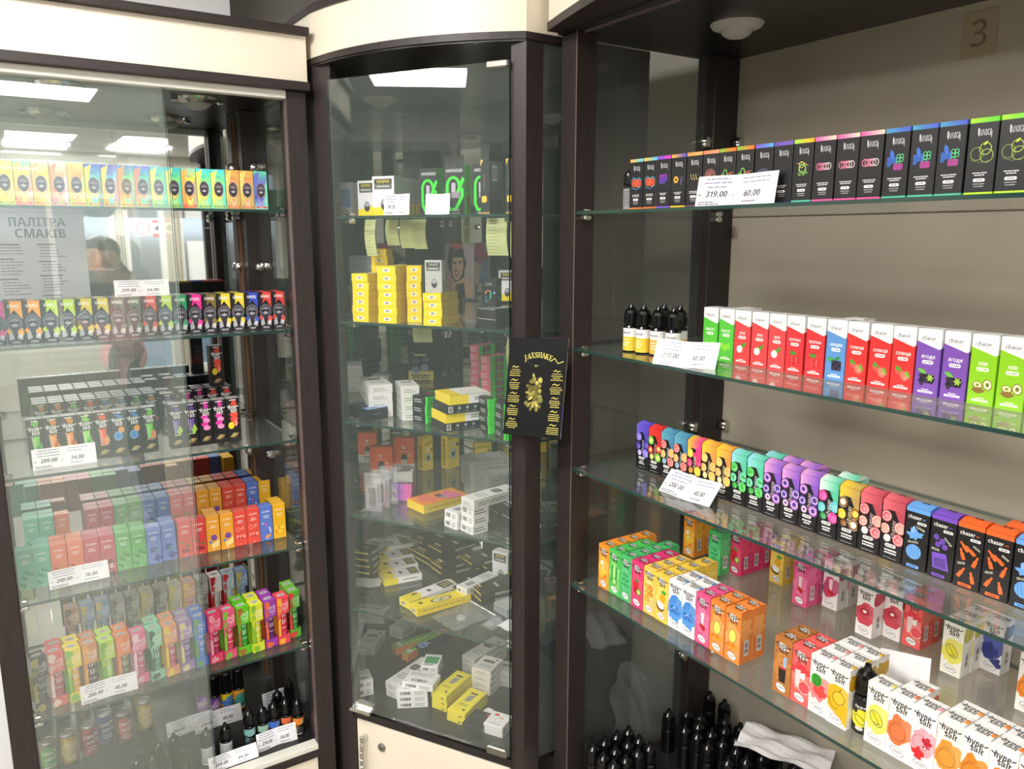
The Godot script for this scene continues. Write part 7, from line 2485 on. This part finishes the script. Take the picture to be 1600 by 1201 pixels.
	for o in get_children():
		var lb: String = o.get_meta("label", "")
		if "flap standing open" in lb:
			part("open_flap", flap_mesh_, M.black_matt, o, Vector3(0, 0.108, 0.014))
		elif "gold corner and barcode" in lb:
			var f := part("open_flap", flap_mesh_, M.black_matt, o, Vector3(0, 0.112, 0.029))
			f.scale = Vector3(0.4, 1.6, 1)
	# price tags and paper slips
	var y: float = CORNER_SHELVES[0]
	price_tag("tag_corner", corner_point(0.318, -0.001, y + 0.0005), TURN_CORNER, 0.1, "shorter printed price tag on the corner cabinet's top shelf", 0.068, 0.046)
	price_tag("tag_blank", corner_point(0.212, -0.001, y + 0.0005), TURN_CORNER, 0.1, "blank white card standing on the corner cabinet's top shelf", 0.062, 0.044)
	# green note sheets hung under the top shelf: along, deep, width, height
	var notes := [[0.430, 0.055, 0.030, 0.085], [0.392, 0.09, 0.036, 0.060], [0.352, 0.09, 0.036, 0.066], [0.316, 0.09, 0.036, 0.068], [0.092, 0.05, 0.050, 0.080], [0.038, 0.05, 0.046, 0.084]]
	for i in notes.size():
		var q: Array = notes[i]
		note_sheet(corner_point(q[0], q[1], y - 0.0075), TURN_CORNER, q[2], q[3], "pale green ruled note hanging under the top shelf, %s from the far post" % nth(i))
	note_sheet(corner_point(0.385, 0.20, CORNER_SHELVES[1] - 0.0075), TURN_CORNER + 0.3, 0.050, 0.062, "pale green notes hanging over the third shelf, nearer the far post")
	note_sheet(corner_point(0.150, 0.24, CORNER_SHELVES[1] - 0.05), TURN_CORNER - 0.6, 0.045, 0.085, "pale green notes hanging over the third shelf, beside the pink stack")
	# two pictures on the mirrored walls
	poster("glossy_poster", Vector3(1.085, 1.545, -2.404), Vector2(0.115, 0.17), 0.0, 0, "glossy drawn poster with a hand on the mirrored wall, before the corner post")
	poster("glossy_poster", Vector3(1.2495, 1.545, -2.225), Vector2(0.19, 0.17), -PI / 2, 1, "glossy drawn poster of a dark-haired face on the mirrored wall")
	# a zip bag, a blister, loose paper
	var s5: float = CORNER_SHELVES[4]
	var film := mat(Color(0.8, 0.82, 0.82, 0.22), 0.2)
	film.transparency = BaseMaterial3D.TRANSPARENCY_ALPHA
	var zb := MB.new()
	for i in 10:
		for j in 8:
			var f := func(a, b): return Vector3((a / 10.0 - 0.5) * 0.10, 0.004 + 0.010 * sin(PI * a / 10.0) * sin(PI * b / 8.0) + 0.0018 * sin(a * 2.1 + b * 1.3), (b / 8.0 - 0.5) * 0.13)
			zb.quad(f.call(i, j), f.call(i + 1, j), f.call(i + 1, j + 1), f.call(i, j + 1))
	var bag := thing("zip_bag", "clear zip bag with a small part inside, lying on the fifth shelf", "zip bag", Vector3(0.893, s5, -1.592), -1.45)
	part("film", zb.done(), film, bag)
	part("seal", box_mesh(Vector3(0.10, 0.0014, 0.004)), M.paper, bag, Vector3(0, 0.0045, -0.062))
	var bit := MB.new()
	bit.lathe(PackedVector2Array([Vector2(0, 0), Vector2(0.011, 0), Vector2(0.012, 0.006), Vector2(0.008, 0.009), Vector2(0, 0.009)]), 14)
	part("contents", bit.done(), M.frost, bag, Vector3(0.005, 0.001, 0.01))
	var bl := MB.new()
	bl.bevel_box(Vector3(0, 0.0008, 0), Vector3(0.040, 0.0012, 0.055), 0.0004)
	bl.lathe(PackedVector2Array([Vector2(0.016, 0.001), Vector2(0.014, 0.012), Vector2(0.008, 0.015), Vector2(0, 0.015)]), 16, Vector3(0, 0, -0.008))
	bl.bevel_box(Vector3(0, 0.006, 0.014), Vector3(0.022, 0.010, 0.018), 0.003)
	var bli := thing("blister_pack", "clear empty blister on the fifth shelf beside the zip bag", "blister", Vector3(0.938, s5, -1.522), -1.3)
	part("shell", bl.done(), M.clear_plastic, bli)
	slip(Vector3(0.965, s5 + 0.001, -1.490), -1.25, Vector2(0.045, 0.045), "white paper slip lying on the fifth shelf near the hinge post")
	slip(Vector3(0.770, s5 + 0.001, -1.905), -0.5, Vector2(0.075, 0.055), "white paper slip lying on the fifth shelf beside the far black stack")
	slip(Vector3(0.954, CORNER_BASE + 0.001, -1.570), -1.25, Vector2(0.055, 0.050), "printed white slip at the corner cabinet's foot near the red-dotted carton")
	# clear blisters standing at the far end of the fourth shelf
	for i in 3:
		var k := thing("blister_pack", "clear blister pack leaning at the far end of the fourth shelf, %s from the glass" % nth(i), "blister", corner_point(0.442, 0.045 + 0.035 * i, CORNER_SHELVES[3]), TURN_CORNER + 0.2)
		var m := MB.new()
		m.bevel_box(Vector3(0, 0.05, 0), Vector3(0.045, 0.10, 0.0012), 0.0003)
		m.bevel_box(Vector3(0, 0.04, 0.007), Vector3(0.030, 0.06, 0.014), 0.004)
		part("shell", m.done(), M.clear_plastic, k)
		part("device", box_mesh(Vector3(0.016, 0.05, 0.008), 0.003), M.steel, k, Vector3(0, 0.04, 0.006))
	# the framed board that hangs between the corner cabinet's hinge post and the wide cabinet
	sign_board()


func note_sheet(at: Vector3, turn: float, w: float, h: float, label: String) -> void:
	var b := MB.new()
	var n := 8
	for i in n:
		var f := func(k): return Vector3(0, -h * k / n, 0.006 * sin(PI * k / n) - 0.004 * pow(k / float(n), 2.0))
		var a: Vector3 = f.call(i)
		var c: Vector3 = f.call(i + 1)
		var x := Vector3(w / 2, 0, 0)
		b.quad(a - x, a + x, c + x, c - x, Rect2(0, float(i) / n, 1, 1.0 / n))
		b.quad(a + x - Vector3.BACK * 0.0006, a - x - Vector3.BACK * 0.0006, c - x - Vector3.BACK * 0.0006, c + x - Vector3.BACK * 0.0006, Rect2(0, 0, 0.02, 0.02))
	if not M.has("ruled"):
		var im := Image.create(64, 128, false, Image.FORMAT_RGB8)
		im.fill(hx("c3cc93"))
		for i in 11:
			im.fill_rect(Rect2i(4, 8 + i * 11, 40 - (i * 7) % 17, 2), hx("8f9a6a"))
		M.ruled = mat(Color.WHITE, 0.85)
		M.ruled.albedo_texture = ImageTexture.create_from_image(im)
	var o := part("note_sheet", b.done(), M.ruled, self, at)
	o.rotation.y = turn
	tag(o, label, "note", "pale green note sheets")


func slip(at: Vector3, turn: float, size: Vector2, label: String) -> void:
	var b := MB.new()
	for i in 6:
		var f := func(k): return Vector3((k / 6.0 - 0.5) * size.x, 0.002 * sin(k * 1.2) + 0.002, 0)
		var a: Vector3 = f.call(i)
		var c: Vector3 = f.call(i + 1)
		var z := Vector3(0, 0, size.y / 2)
		b.quad(a - z, c - z, c + z, a + z)
		b.quad(c - z - Vector3.UP * 0.0006, a - z - Vector3.UP * 0.0006, a + z - Vector3.UP * 0.0006, c + z - Vector3.UP * 0.0006)
	var o := part("paper_slip", b.done(), M.paper, self, at)
	o.rotation.y = turn
	tag(o, label, "paper")


func poster(called: String, at: Vector3, size: Vector2, turn: float, which: int, label: String) -> void:
	var im := Image.create(256, 256, false, Image.FORMAT_RGB8)
	pen.area(im, Rect2(0, 0, 256, 256), size.x / size.y)
	pen.fill(hx("c8b4b8"))
	if which == 0:
		pen.rect(0, 0, 1, 0.3, hx("d8c8c4"))
		pen.splat(0.4, 0.25, 0.28, hx("d83a7a"), 3, 1.4, 0.2)
		pen.splat(0.2, 0.6, 0.3, hx("8a9ac8"), 5)
		pen.splat(0.62, 0.55, 0.3, hx("dcc0a4"), 6, 1.0, 0.15)
		for i in 4: pen.line([[0.62, 0.6], [0.5 + i * 0.1, 0.82]], 0.09, hx("dcc0a4"))
		pen.splat(0.75, 0.3, 0.24, hx("3a2c30"), 8, 0.7)
		pen.splat(0.7, 0.95, 0.3, hx("5a5f78"), 9, 0.6)
	else:
		pen.splat(0.42, 0.36, 0.30, hx("2e2426"), 4, 1.15, 0.12)
		pen.disc(0.44, 0.42, 0.19, hx("e0b890"), 1.3, 0.3)
		pen.rect(0.2, 0.1, 0.66, 0.26, hx("241e22"))
		pen.disc(0.42, 0.02, 0.2, hx("d8444f"), 0.4)
		pen.disc(0.40, 0.55, 0.075, hx("b03a4c"), 0.8, 0.5)
		pen.disc(0.40, 0.55, 0.04, hx("f4dcdc"), 0.6, 0.5)
		pen.line([[0.3, 0.36], [0.4, 0.38]], 0.03, hx("2e2426"))
		pen.line([[0.48, 0.36], [0.58, 0.33]], 0.03, hx("2e2426"))
		pen.poly([[0.3, 0.75], [0.7, 0.62], [0.95, 0.8], [0.9, 1], [0.2, 1]], hx("e0b890"))
		pen.poly([[0.36, 0.78], [0.66, 0.72], [0.7, 1], [0.34, 1]], hx("2a2628"))
		pen.splat(0.1, 0.75, 0.16, hx("d8a8a8"), 7)
	var m := mat(Color.WHITE, 0.3)
	m.albedo_texture = ImageTexture.create_from_image(im)
	var b := MB.new()
	var x := size.x / 2
	var yy := size.y / 2
	b.quad(Vector3(-x, yy, 0.0004), Vector3(x, yy, 0.0004), Vector3(x, -yy, 0.0004), Vector3(-x, -yy, 0.0004))
	b.quad(Vector3(x, yy, -0.0004), Vector3(-x, yy, -0.0004), Vector3(-x, -yy, -0.0004), Vector3(x, -yy, -0.0004), Rect2(0, 0, 0.01, 0.01))
	var o := part(called, b.done(), m, self, at)
	o.rotation.y = turn
	tag(o, label, "poster")


func sign_board() -> void:
	var im := Image.create(512, 704, false, Image.FORMAT_RGB8)
	pen.area(im, Rect2(0, 0, 512, 704), 0.727)
	pen.fill(hx("101216"))
	var gold := hx("d8cc6a")
	for i in 9:
		var s: String = "JAXSHAKE"
		if i < s.length():
			var u := 0.30 + 0.062 * i
			var dv := 0.03 * pow((i - 3.5) / 3.5, 2.0)
			write(s[i], u, 0.17 + dv, 0.075, gold, 0.1, true, (i - 3.5) * 0.06, 0.0, 0.9, "Droid Serif")
	pen.ring(0.5, 0.22, 0.16, 0.008, hx("3a3c48"), 0.5, 0.0, 0.2, 2.9)
	write("18+", 0.5, 0.28, 0.03, gold, 0.1, true, 0.0, 0.0, 1.0, "Droid Serif")
	var g := RandomNumberGenerator.new()
	g.seed = 11
	for i in 60:
		var a := g.randf() * TAU
		var r := g.randf() * 0.16
		var u := 0.5 + cos(a) * r
		var v := 0.56 + sin(a) * r * 1.15
		var c := gold.lerp(hx("6a6430"), g.randf())
		if i % 3 == 0: pen.leaf(u, v, 0.05, a, c)
		else:
			pen.disc(u, v, g.randf_range(0.02, 0.045), c)
			pen.ring(u, v, 0.035, 0.006, hx("3a3818"))
	for col in 2:
		for k in 5:
			var u := 0.14 + 0.72 * col
			var v := 0.30 + 0.135 * k + 0.03 * col
			pen.line([[u - 0.06, v], [u - 0.02, v - 0.012], [u, v + 0.004], [u + 0.05, v - 0.006]], 0.012, gold)
			pen.small_print(u - 0.11, v + 0.022, u + 0.11, 4, 0.02, 0.008, gold, k * 2 + col, true)
	pen.line([[0.74, 0.23], [0.8, 0.2], [0.86, 0.25], [0.95, 0.23]], 0.012, gold)
	var m := mat(Color.WHITE, 0.35)
	m.albedo_texture = ImageTexture.create_from_image(im)
	# hung a little askew: its top corners and its lower edge
	var tl := Vector3(0.8985, 1.4415, -1.3852)
	var tr := Vector3(0.9500, 1.4510, -1.2500)
	var bl := Vector3(0.8800, 1.2360, -1.3850)
	var o := Node3D.new()
	o.name = "menu_board"
	add_child(o)
	tag(o, "small black menu board with gold print hung between two dark posts", "menu board")
	o.position = tl
	var u := tr - tl
	var v := bl - tl
	var nrm := v.cross(u).normalized()
	var b := MB.new()
	b.quad(Vector3.ZERO, u, u + v, v)
	part("printed_face", b.done(), m, o)
	var k := MB.new()
	var d := -nrm * 0.003
	k.quad(u + d, d, v + d, u + v + d)
	for e in [[Vector3.ZERO, u], [u, u + v], [u + v, v], [v, Vector3.ZERO]]:
		k.quad(e[0] + d, e[1] + d, e[1], e[0])
	part("backing", k.done(), M.chrome, o)


# ---------------------------------------------------------------- what the mirrors and the glass show of the rest of the shop
func build_surroundings() -> void:
	# flavour sheet on the mirror
	var im := Image.create(512, 724, false, Image.FORMAT_RGB8)
	pen.area(im, Rect2(0, 0, 512, 724), 0.707)
	pen.fill(hx("d2d3da"))
	write("ПАЛІТРА", 0.53, 0.075, 0.10, hx("2c2c30"), 0.56)
	write("СМАКІВ", 0.55, 0.165, 0.10, hx("1c1c20"), 0.5)
	var g := RandomNumberGenerator.new()
	g.seed = 4
	for col in 2:
		var v := 0.25
		for block in 5:
			pen.rect(0.1 + 0.4 * col, v, 0.1 + 0.4 * col + g.randf_range(0.14, 0.24), v + 0.009, hx("3a3a40"))
			v += 0.026
			for r in g.randi_range(3, 5):
				pen.small_print(0.13 + 0.4 * col, v, 0.13 + 0.4 * col + 0.28, 1, 0.02, 0.007, hx("6a6a74"), g.randi())
				v += 0.024
			v += 0.016
	var m := mat(Color.WHITE, 0.55)
	m.albedo_texture = ImageTexture.create_from_image(im)
	var b := MB.new()
	b.quad(Vector3(-0.105, 0.1485, 0.0005), Vector3(0.105, 0.1485, 0.0005), Vector3(0.105, -0.1485, 0.0005), Vector3(-0.105, -0.1485, 0.0005))
	b.quad(Vector3(0.105, 0.1485, -0.0003), Vector3(-0.105, 0.1485, -0.0003), Vector3(-0.105, -0.1485, -0.0003), Vector3(0.105, -0.1485, -0.0003), Rect2(0, 0, 0.01, 0.01))
	var sheet := part("flavour_sheet", b.done(), m, self, Vector3(0.0945, 1.559, -2.2435))
	tag(sheet, "grey printed flavour list fixed to the mirror behind the gorilla cartons", "notice")
	# notices on the shop door
	im = Image.create(128, 128, false, Image.FORMAT_RGB8)
	pen.area(im, Rect2(0, 0, 128, 128), 1.0)
	pen.fill(WHITE)
	pen.ring(0.5, 0.5, 0.42, 0.08, hx("c83a3a"))
	write("18+", 0.5, 0.5, 0.26, hx("4a4a4c"), 0.6)
	m = mat(Color.WHITE, 0.6)
	m.albedo_texture = ImageTexture.create_from_image(im)
	var d := MB.new()
	d.quad(Vector3(0.085, 0.085, 0), Vector3(-0.085, 0.085, 0), Vector3(-0.085, -0.085, 0), Vector3(0.085, -0.085, 0))
	d.quad(Vector3(-0.085, 0.085, 0.001), Vector3(0.085, 0.085, 0.001), Vector3(0.085, -0.085, 0.001), Vector3(-0.085, -0.085, 0.001), Rect2(0.02, 0.02, 0.01, 0.01))
	var st := part("age_notice", d.done(), m, self, Vector3(1.56, 1.75, 6.038))
	tag(st, "round red age notice on the glass shop door, seen in the mirror", "notice")
	im = Image.create(96, 192, false, Image.FORMAT_RGB8)
	pen.area(im, Rect2(0, 0, 96, 192), 0.5)
	pen.fill(WHITE)
	pen.rect(0, 0, 1, 0.18, hx("c84a50"))
	pen.splat(0.5, 0.5, 0.3, hx("3a3436"), 3)
	pen.rect(0, 0.82, 1, 1, hx("c84a50"))
	m = mat(Color.WHITE, 0.6)
	m.albedo_texture = ImageTexture.create_from_image(im)
	d = MB.new()
	d.quad(Vector3(0.05, 0.1, 0), Vector3(-0.05, 0.1, 0), Vector3(-0.05, -0.1, 0), Vector3(0.05, -0.1, 0))
	d.quad(Vector3(-0.05, 0.1, 0.001), Vector3(0.05, 0.1, 0.001), Vector3(0.05, -0.1, 0.001), Vector3(-0.05, -0.1, 0.001), Rect2(0.4, 0.3, 0.01, 0.01))
	st = part("red_notice", d.done(), m, self, Vector3(1.72, 1.75, 6.038))
	tag(st, "red and white notice on the glass shop door beside the age notice", "notice")
	st = slab("door_sign", mat(Color(0.56, 0.66, 0.76), 0.5), self, Vector3(1.39, 0.06, 5.99), Vector3(1.76, 0.50, 6.02))
	tag(st, "pale blue sign at the foot of the shop door, seen in the mirror", "sign")
	st = slab("paper_notice", M.paper, self, Vector3(2.05, 1.1, 6.035), Vector3(2.25, 1.6, 6.038))
	tag(st, "white paper notice on the narrow street window, seen in the mirror", "notice")
	# tall dark cabinets along the far side of the shop
	for i in 4:
		var z := -2.0 + 1.02 * i
		var o := thing("far_cabinet", "tall dark display cabinet along the far wall, %s from the mirror cabinet's end" % nth(i), "cabinet", Vector3(-3.38, 0, z), 0.0, "dark cabinets along the far wall")
		slab("body", M.board, o, Vector3(-0.2, 0.0, -0.49), Vector3(-0.16, 2.3, 0.49))
		for s in [-1, 1]: slab("side", M.wood, o, Vector3(-0.16, 0, s * 0.45 - 0.03), Vector3(0.2, 2.3, s * 0.45 + 0.03))
		slab("top", M.wood_across, o, Vector3(-0.16, 2.24, -0.42), Vector3(0.2, 2.3, 0.42))
		slab("cupboard", M.wood_across, o, Vector3(-0.16, 0, -0.42), Vector3(0.2, 0.62, 0.42))
		for k in 4: slab("shelf", M.board, o, Vector3(-0.16, 0.95 + 0.32 * k, -0.42), Vector3(0.18, 0.965 + 0.32 * k, 0.42))
	for i in 2:
		var o := thing("far_cabinet", "tall dark display cabinet by the street end, %s from the window" % nth(i), "cabinet", Vector3(2.42, 0, 4.6 - 1.1 * i), PI, "dark cabinets near the street")
		slab("body", M.board, o, Vector3(-0.19, 0.0, -0.5), Vector3(-0.15, 2.2, 0.5))
		for s in [-1, 1]: slab("side", M.wood, o, Vector3(-0.15, 0, s * 0.46 - 0.03), Vector3(0.19, 2.2, s * 0.46 + 0.03))
		slab("top", M.wood_across, o, Vector3(-0.15, 2.14, -0.43), Vector3(0.19, 2.2, 0.43))
		slab("cupboard", M.wood_across, o, Vector3(-0.15, 0, -0.43), Vector3(0.19, 0.7, 0.43))
		for k in 4: slab("shelf", M.board, o, Vector3(-0.15, 1.0 + 0.3 * k, -0.43), Vector3(0.17, 1.015 + 0.3 * k, 0.43))
	woman()


# joins tapered capsules [from, to, radius, radius] by a smooth minimum and meshes the surface of that field with nets
func net_mesh(bones: Array, cell: float, blend: float, into: MB) -> void:
	var lo := Vector3(INF, INF, INF)
	var hi := -lo
	for q in bones:
		var r := maxf(q[2], q[3]) + cell * 2.5
		lo = lo.min((q[0] as Vector3) - Vector3.ONE * r).min((q[1] as Vector3) - Vector3.ONE * r)
		hi = hi.max((q[0] as Vector3) + Vector3.ONE * r).max((q[1] as Vector3) + Vector3.ONE * r)
	var nx := int((hi.x - lo.x) / cell) + 2
	var ny := int((hi.y - lo.y) / cell) + 2
	var nz := int((hi.z - lo.z) / cell) + 2
	var f := PackedFloat32Array()
	f.resize(nx * ny * nz)
	f.fill(0.08)
	for q in bones:
		var a: Vector3 = q[0]
		var ab: Vector3 = (q[1] as Vector3) - a
		var l2 := maxf(ab.length_squared(), 1e-9)
		var r0: float = q[2]
		var r1: float = q[3]
		var m := maxf(r0, r1) + blend + cell * 2.0
		var p0 := (a.min(q[1]) - Vector3.ONE * m - lo) / cell
		var p1 := (a.max(q[1]) + Vector3.ONE * m - lo) / cell
		for k in range(maxi(int(p0.z), 0), mini(int(p1.z) + 1, nz - 1) + 1):
			for j in range(maxi(int(p0.y), 0), mini(int(p1.y) + 1, ny - 1) + 1):
				var row := (k * ny + j) * nx
				for i in range(maxi(int(p0.x), 0), mini(int(p1.x) + 1, nx - 1) + 1):
					var p := lo + Vector3(i, j, k) * cell
					var t := clampf((p - a).dot(ab) / l2, 0.0, 1.0)
					var d := p.distance_to(a + ab * t) - lerpf(r0, r1, t)
					var o := f[row + i]
					var h := maxf(blend - absf(o - d), 0.0) / blend
					f[row + i] = minf(o, d) - h * h * blend * 0.25
	var ids := {}
	var pts := PackedVector3Array()
	for k in nz - 1:
		for j in ny - 1:
			for i in nx - 1:
				var n := (k * ny + j) * nx + i
				var inside := 0
				var c := [f[n], f[n + 1], f[n + nx], f[n + nx + 1], f[n + nx * ny], f[n + nx * ny + 1], f[n + nx * ny + nx], f[n + nx * ny + nx + 1]]
				for e in c: if e < 0.0: inside += 1
				if inside == 0 or inside == 8: continue
				var s := Vector3.ZERO
				var cnt := 0
				for e in [[0, 1], [2, 3], [4, 5], [6, 7], [0, 2], [1, 3], [4, 6], [5, 7], [0, 4], [1, 5], [2, 6], [3, 7]]:
					var u: float = c[e[0]]
					var v: float = c[e[1]]
					if (u < 0.0) != (v < 0.0):
						var w := u / (u - v)
						var pa := Vector3(e[0] & 1, (e[0] >> 1) & 1, e[0] >> 2)
						var pb := Vector3(e[1] & 1, (e[1] >> 1) & 1, e[1] >> 2)
						s += pa.lerp(pb, w)
						cnt += 1
				ids[n] = pts.size()
				pts.append(lo + (Vector3(i, j, k) + s / cnt) * cell)
	var nor := PackedVector3Array()
	nor.resize(pts.size())
	var faces := []
	var st := [1, nx, nx * ny]
	for n in ids:
		for ax in 3:
			var u: float = f[n]
			var v: float = f[n + st[ax]]
			if (u < 0.0) == (v < 0.0): continue
			var s1: int = st[(ax + 1) % 3]
			var s2: int = st[(ax + 2) % 3]
			if not (ids.has(n - s1) and ids.has(n - s2) and ids.has(n - s1 - s2)): continue
			var q := [ids[n], ids[n - s1], ids[n - s1 - s2], ids[n - s2]]
			if u < 0.0: q.reverse()
			faces.append(q)
			var k := (pts[q[2]] - pts[q[0]]).cross(pts[q[1]] - pts[q[0]])
			for e in q: nor[e] += k
	for q in faces:
		for tr in [[0, 1, 2], [0, 2, 3]]:
			into.tri_smooth(pts[q[tr[0]]], pts[q[tr[1]]], pts[q[tr[2]]], nor[q[tr[0]]].normalized(), nor[q[tr[1]]].normalized(), nor[q[tr[2]]].normalized())


func woman() -> void:
	var o := thing("person", "woman in a pink hooded top, dark hair tied low, reading a bright phone", "person", Vector3(0.64, 0, 1.03), -PI / 2)
	var V := func(x, y, z): return Vector3(x, y, z)
	var skin := MB.new()
	# trunk, neck, arms and legs in one surface
	var body := [[V.call(-0.07, 0.93, -0.01), V.call(0.07, 0.93, -0.01), 0.095, 0.095], [V.call(0, 0.95, 0.0), V.call(0, 1.1, 0.0), 0.10, 0.095], [V.call(-0.04, 1.24, 0.02), V.call(0.04, 1.24, 0.02), 0.095, 0.095], [V.call(0, 1.1, 0.0), V.call(0, 1.28, 0.02), 0.095, 0.09],
		[V.call(0, 1.33, 0.03), V.call(0, 1.43, 0.075), 0.048, 0.042]]
	for s in [-1, 1]:
		body.append([V.call(s * 0.06, 1.33, 0.02), V.call(s * 0.145, 1.315, 0.025), 0.06, 0.048])
		body.append([V.call(s * 0.155, 1.305, 0.025), V.call(s * 0.185, 1.08, 0.05), 0.044, 0.036])
		body.append([V.call(s * 0.185, 1.08, 0.05), V.call(s * 0.075, 1.175, 0.235), 0.034, 0.024])
		body.append([V.call(s * 0.08, 0.88, 0), V.call(s * 0.085, 0.49, 0.02), 0.085, 0.055])
		body.append([V.call(s * 0.085, 0.49, 0.02), V.call(s * 0.085, 0.09, -0.015), 0.052, 0.036])
		body.append([V.call(s * 0.085, 0.05, -0.03), V.call(s * 0.095, 0.035, 0.12), 0.034, 0.028])
	net_mesh(body, 0.014, 0.045, skin)
	# head, bent forward
	var head := [[V.call(0, 1.545, 0.075), V.call(0, 1.555, 0.095), 0.085, 0.088], [V.call(0, 1.50, 0.13), V.call(0, 1.475, 0.135), 0.062, 0.052], [V.call(0, 1.445, 0.14), V.call(0, 1.44, 0.145), 0.032, 0.028], [V.call(0, 1.43, 0.075), V.call(0, 1.50, 0.10), 0.044, 0.06],
		[V.call(0, 1.515, 0.187), V.call(0, 1.478, 0.205), 0.008, 0.013], [V.call(-0.018, 1.452, 0.172), V.call(0.018, 1.452, 0.172), 0.010, 0.010], [V.call(-0.035, 1.528, 0.172), V.call(0.035, 1.528, 0.172), 0.016, 0.016]]
	for s in [-1, 1]:
		head.append([V.call(s * 0.085, 1.525, 0.085), V.call(s * 0.084, 1.49, 0.095), 0.013, 0.009])
		head.append([V.call(s * 0.04, 1.485, 0.155), V.call(s * 0.045, 1.475, 0.145), 0.026, 0.024])
	net_mesh(head, 0.006, 0.022, skin)
	# hands round the phone: palm, thumb and four bent fingers each
	for s in [-1, 1]:
		var h := [[V.call(s * 0.075, 1.175, 0.235), V.call(s * 0.058, 1.195, 0.272), 0.022, 0.020], [V.call(s * 0.066, 1.185, 0.262), V.call(s * 0.052, 1.205, 0.285), 0.020, 0.018]]
		for k in 4:
			var base: Vector3 = V.call(s * (0.052 + 0.004 * k), 1.205 - 0.010 * k, 0.292 - 0.006 * k)
			var mid := base + Vector3(-s * 0.014, 0.010 - 0.003 * k, 0.022 - 0.002 * k)
			var tip := mid + Vector3(-s * 0.018, 0.004, 0.004)
			h.append([base, mid, 0.0085, 0.0075])
			h.append([mid, tip, 0.0075, 0.0062])
		h.append([V.call(s * 0.055, 1.19, 0.262), V.call(s * 0.036, 1.212, 0.268), 0.011, 0.009])
		h.append([V.call(s * 0.036, 1.212, 0.268), V.call(s * 0.018, 1.224, 0.280), 0.009, 0.0075])
		net_mesh(h, 0.0045, 0.008, skin)
	var sk := mat(hx("d8a88c"), 0.5)
	sk.subsurf_scatter_enabled = true
	sk.subsurf_scatter_strength = 0.1
	part("body", skin.done(), sk, o)
	for s in [-1, 1]:
		var e := MB.new()
		var pr := PackedVector2Array()
		for i in 7: pr.append(Vector2(0.0105 * sin(PI * i / 6.0), -0.0105 * cos(PI * i / 6.0)))
		e.lathe(pr, 12)
		var eye := part("eye", e.done(), mat(hx("2a2220"), 0.2), o, Vector3(s * 0.032, 1.512, 0.172))
		eye.scale = Vector3(1.2, 0.5, 0.7)
	var lip := MB.new()
	lip.bevel_box(Vector3.ZERO, Vector3(0.038, 0.012, 0.006), 0.003)
	part("lips", lip.done(), mat(hx("b0645c"), 0.45), o, Vector3(0, 1.452, 0.181))
	# hair combed back into a low tail
	var hair := MB.new()
	net_mesh([[V.call(0, 1.562, 0.05), V.call(0, 1.572, 0.072), 0.090, 0.088], [V.call(-0.03, 1.592, 0.125), V.call(0.03, 1.592, 0.125), 0.042, 0.042], [V.call(-0.045, 1.52, 0.04), V.call(0.045, 1.52, 0.04), 0.058, 0.058], [V.call(0, 1.48, -0.01), V.call(0.0, 1.43, -0.045), 0.036, 0.026],
		[V.call(0, 1.43, -0.045), V.call(0.0, 1.30, -0.075), 0.028, 0.014]], 0.008, 0.03, hair)
	part("hair", hair.done(), mat(hx("3a2c28"), 0.45), o)
	# hooded top
	var top := MB.new()
	var shirt := [[V.call(-0.06, 0.90, -0.01), V.call(0.06, 0.90, -0.01), 0.118, 0.118], [V.call(0, 0.92, 0.0), V.call(0, 1.1, 0.0), 0.122, 0.118], [V.call(-0.05, 1.24, 0.02), V.call(0.05, 1.24, 0.02), 0.114, 0.114], [V.call(0, 1.1, 0.0), V.call(0, 1.28, 0.02), 0.116, 0.106], [V.call(-0.05, 1.36, -0.03), V.call(0.05, 1.36, -0.03), 0.052, 0.052]]
	for s in [-1, 1]:
		shirt.append([V.call(s * 0.06, 1.325, 0.02), V.call(s * 0.15, 1.31, 0.025), 0.075, 0.062])
		shirt.append([V.call(s * 0.16, 1.30, 0.025), V.call(s * 0.19, 1.08, 0.05), 0.060, 0.052])
		shirt.append([V.call(s * 0.19, 1.08, 0.05), V.call(s * 0.092, 1.16, 0.205), 0.050, 0.038])
	net_mesh(shirt, 0.014, 0.05, top)
	var cloth := mat(hx("e3a3a8"), 0.9)
	cloth.rim_enabled = true
	cloth.rim = 0.3
	part("hooded_top", top.done(), cloth, o)
	var legs := MB.new()
	var tr := [[V.call(-0.07, 0.93, -0.01), V.call(0.07, 0.93, -0.01), 0.108, 0.108]]
	for s in [-1, 1]:
		tr.append([V.call(s * 0.08, 0.88, 0), V.call(s * 0.085, 0.49, 0.02), 0.098, 0.072])
		tr.append([V.call(s * 0.085, 0.49, 0.02), V.call(s * 0.085, 0.11, -0.012), 0.070, 0.056])
	net_mesh(tr, 0.016, 0.04, legs)
	part("trousers", legs.done(), mat(hx("262a3c"), 0.85), o)
	for s in [-1, 1]:
		var shoe := MB.new()
		net_mesh([[V.call(0, 0.045, -0.03), V.call(0.005 * s, 0.04, 0.12), 0.042, 0.036], [V.call(0, 0.07, -0.03), V.call(0, 0.09, -0.02), 0.042, 0.044]], 0.010, 0.03, shoe)
		part("shoe", shoe.done(), mat(hx("d8d8d6"), 0.6), o, Vector3(s * 0.088, 0.0, 0))
	var ph := thing("phone", "slim phone with a white screen held by the woman in pink", "phone", Vector3(0.64, 0, 1.03), -PI / 2)
	var case := part("body", box_mesh(Vector3(0.074, 0.15, 0.008), 0.003), M.black, ph, Vector3(0, 1.225, 0.297))
	case.rotation.x = -0.9
	part("screen", box_mesh(Vector3(0.068, 0.14, 0.001)), M.white, case, Vector3(0, 0, 0.0045))
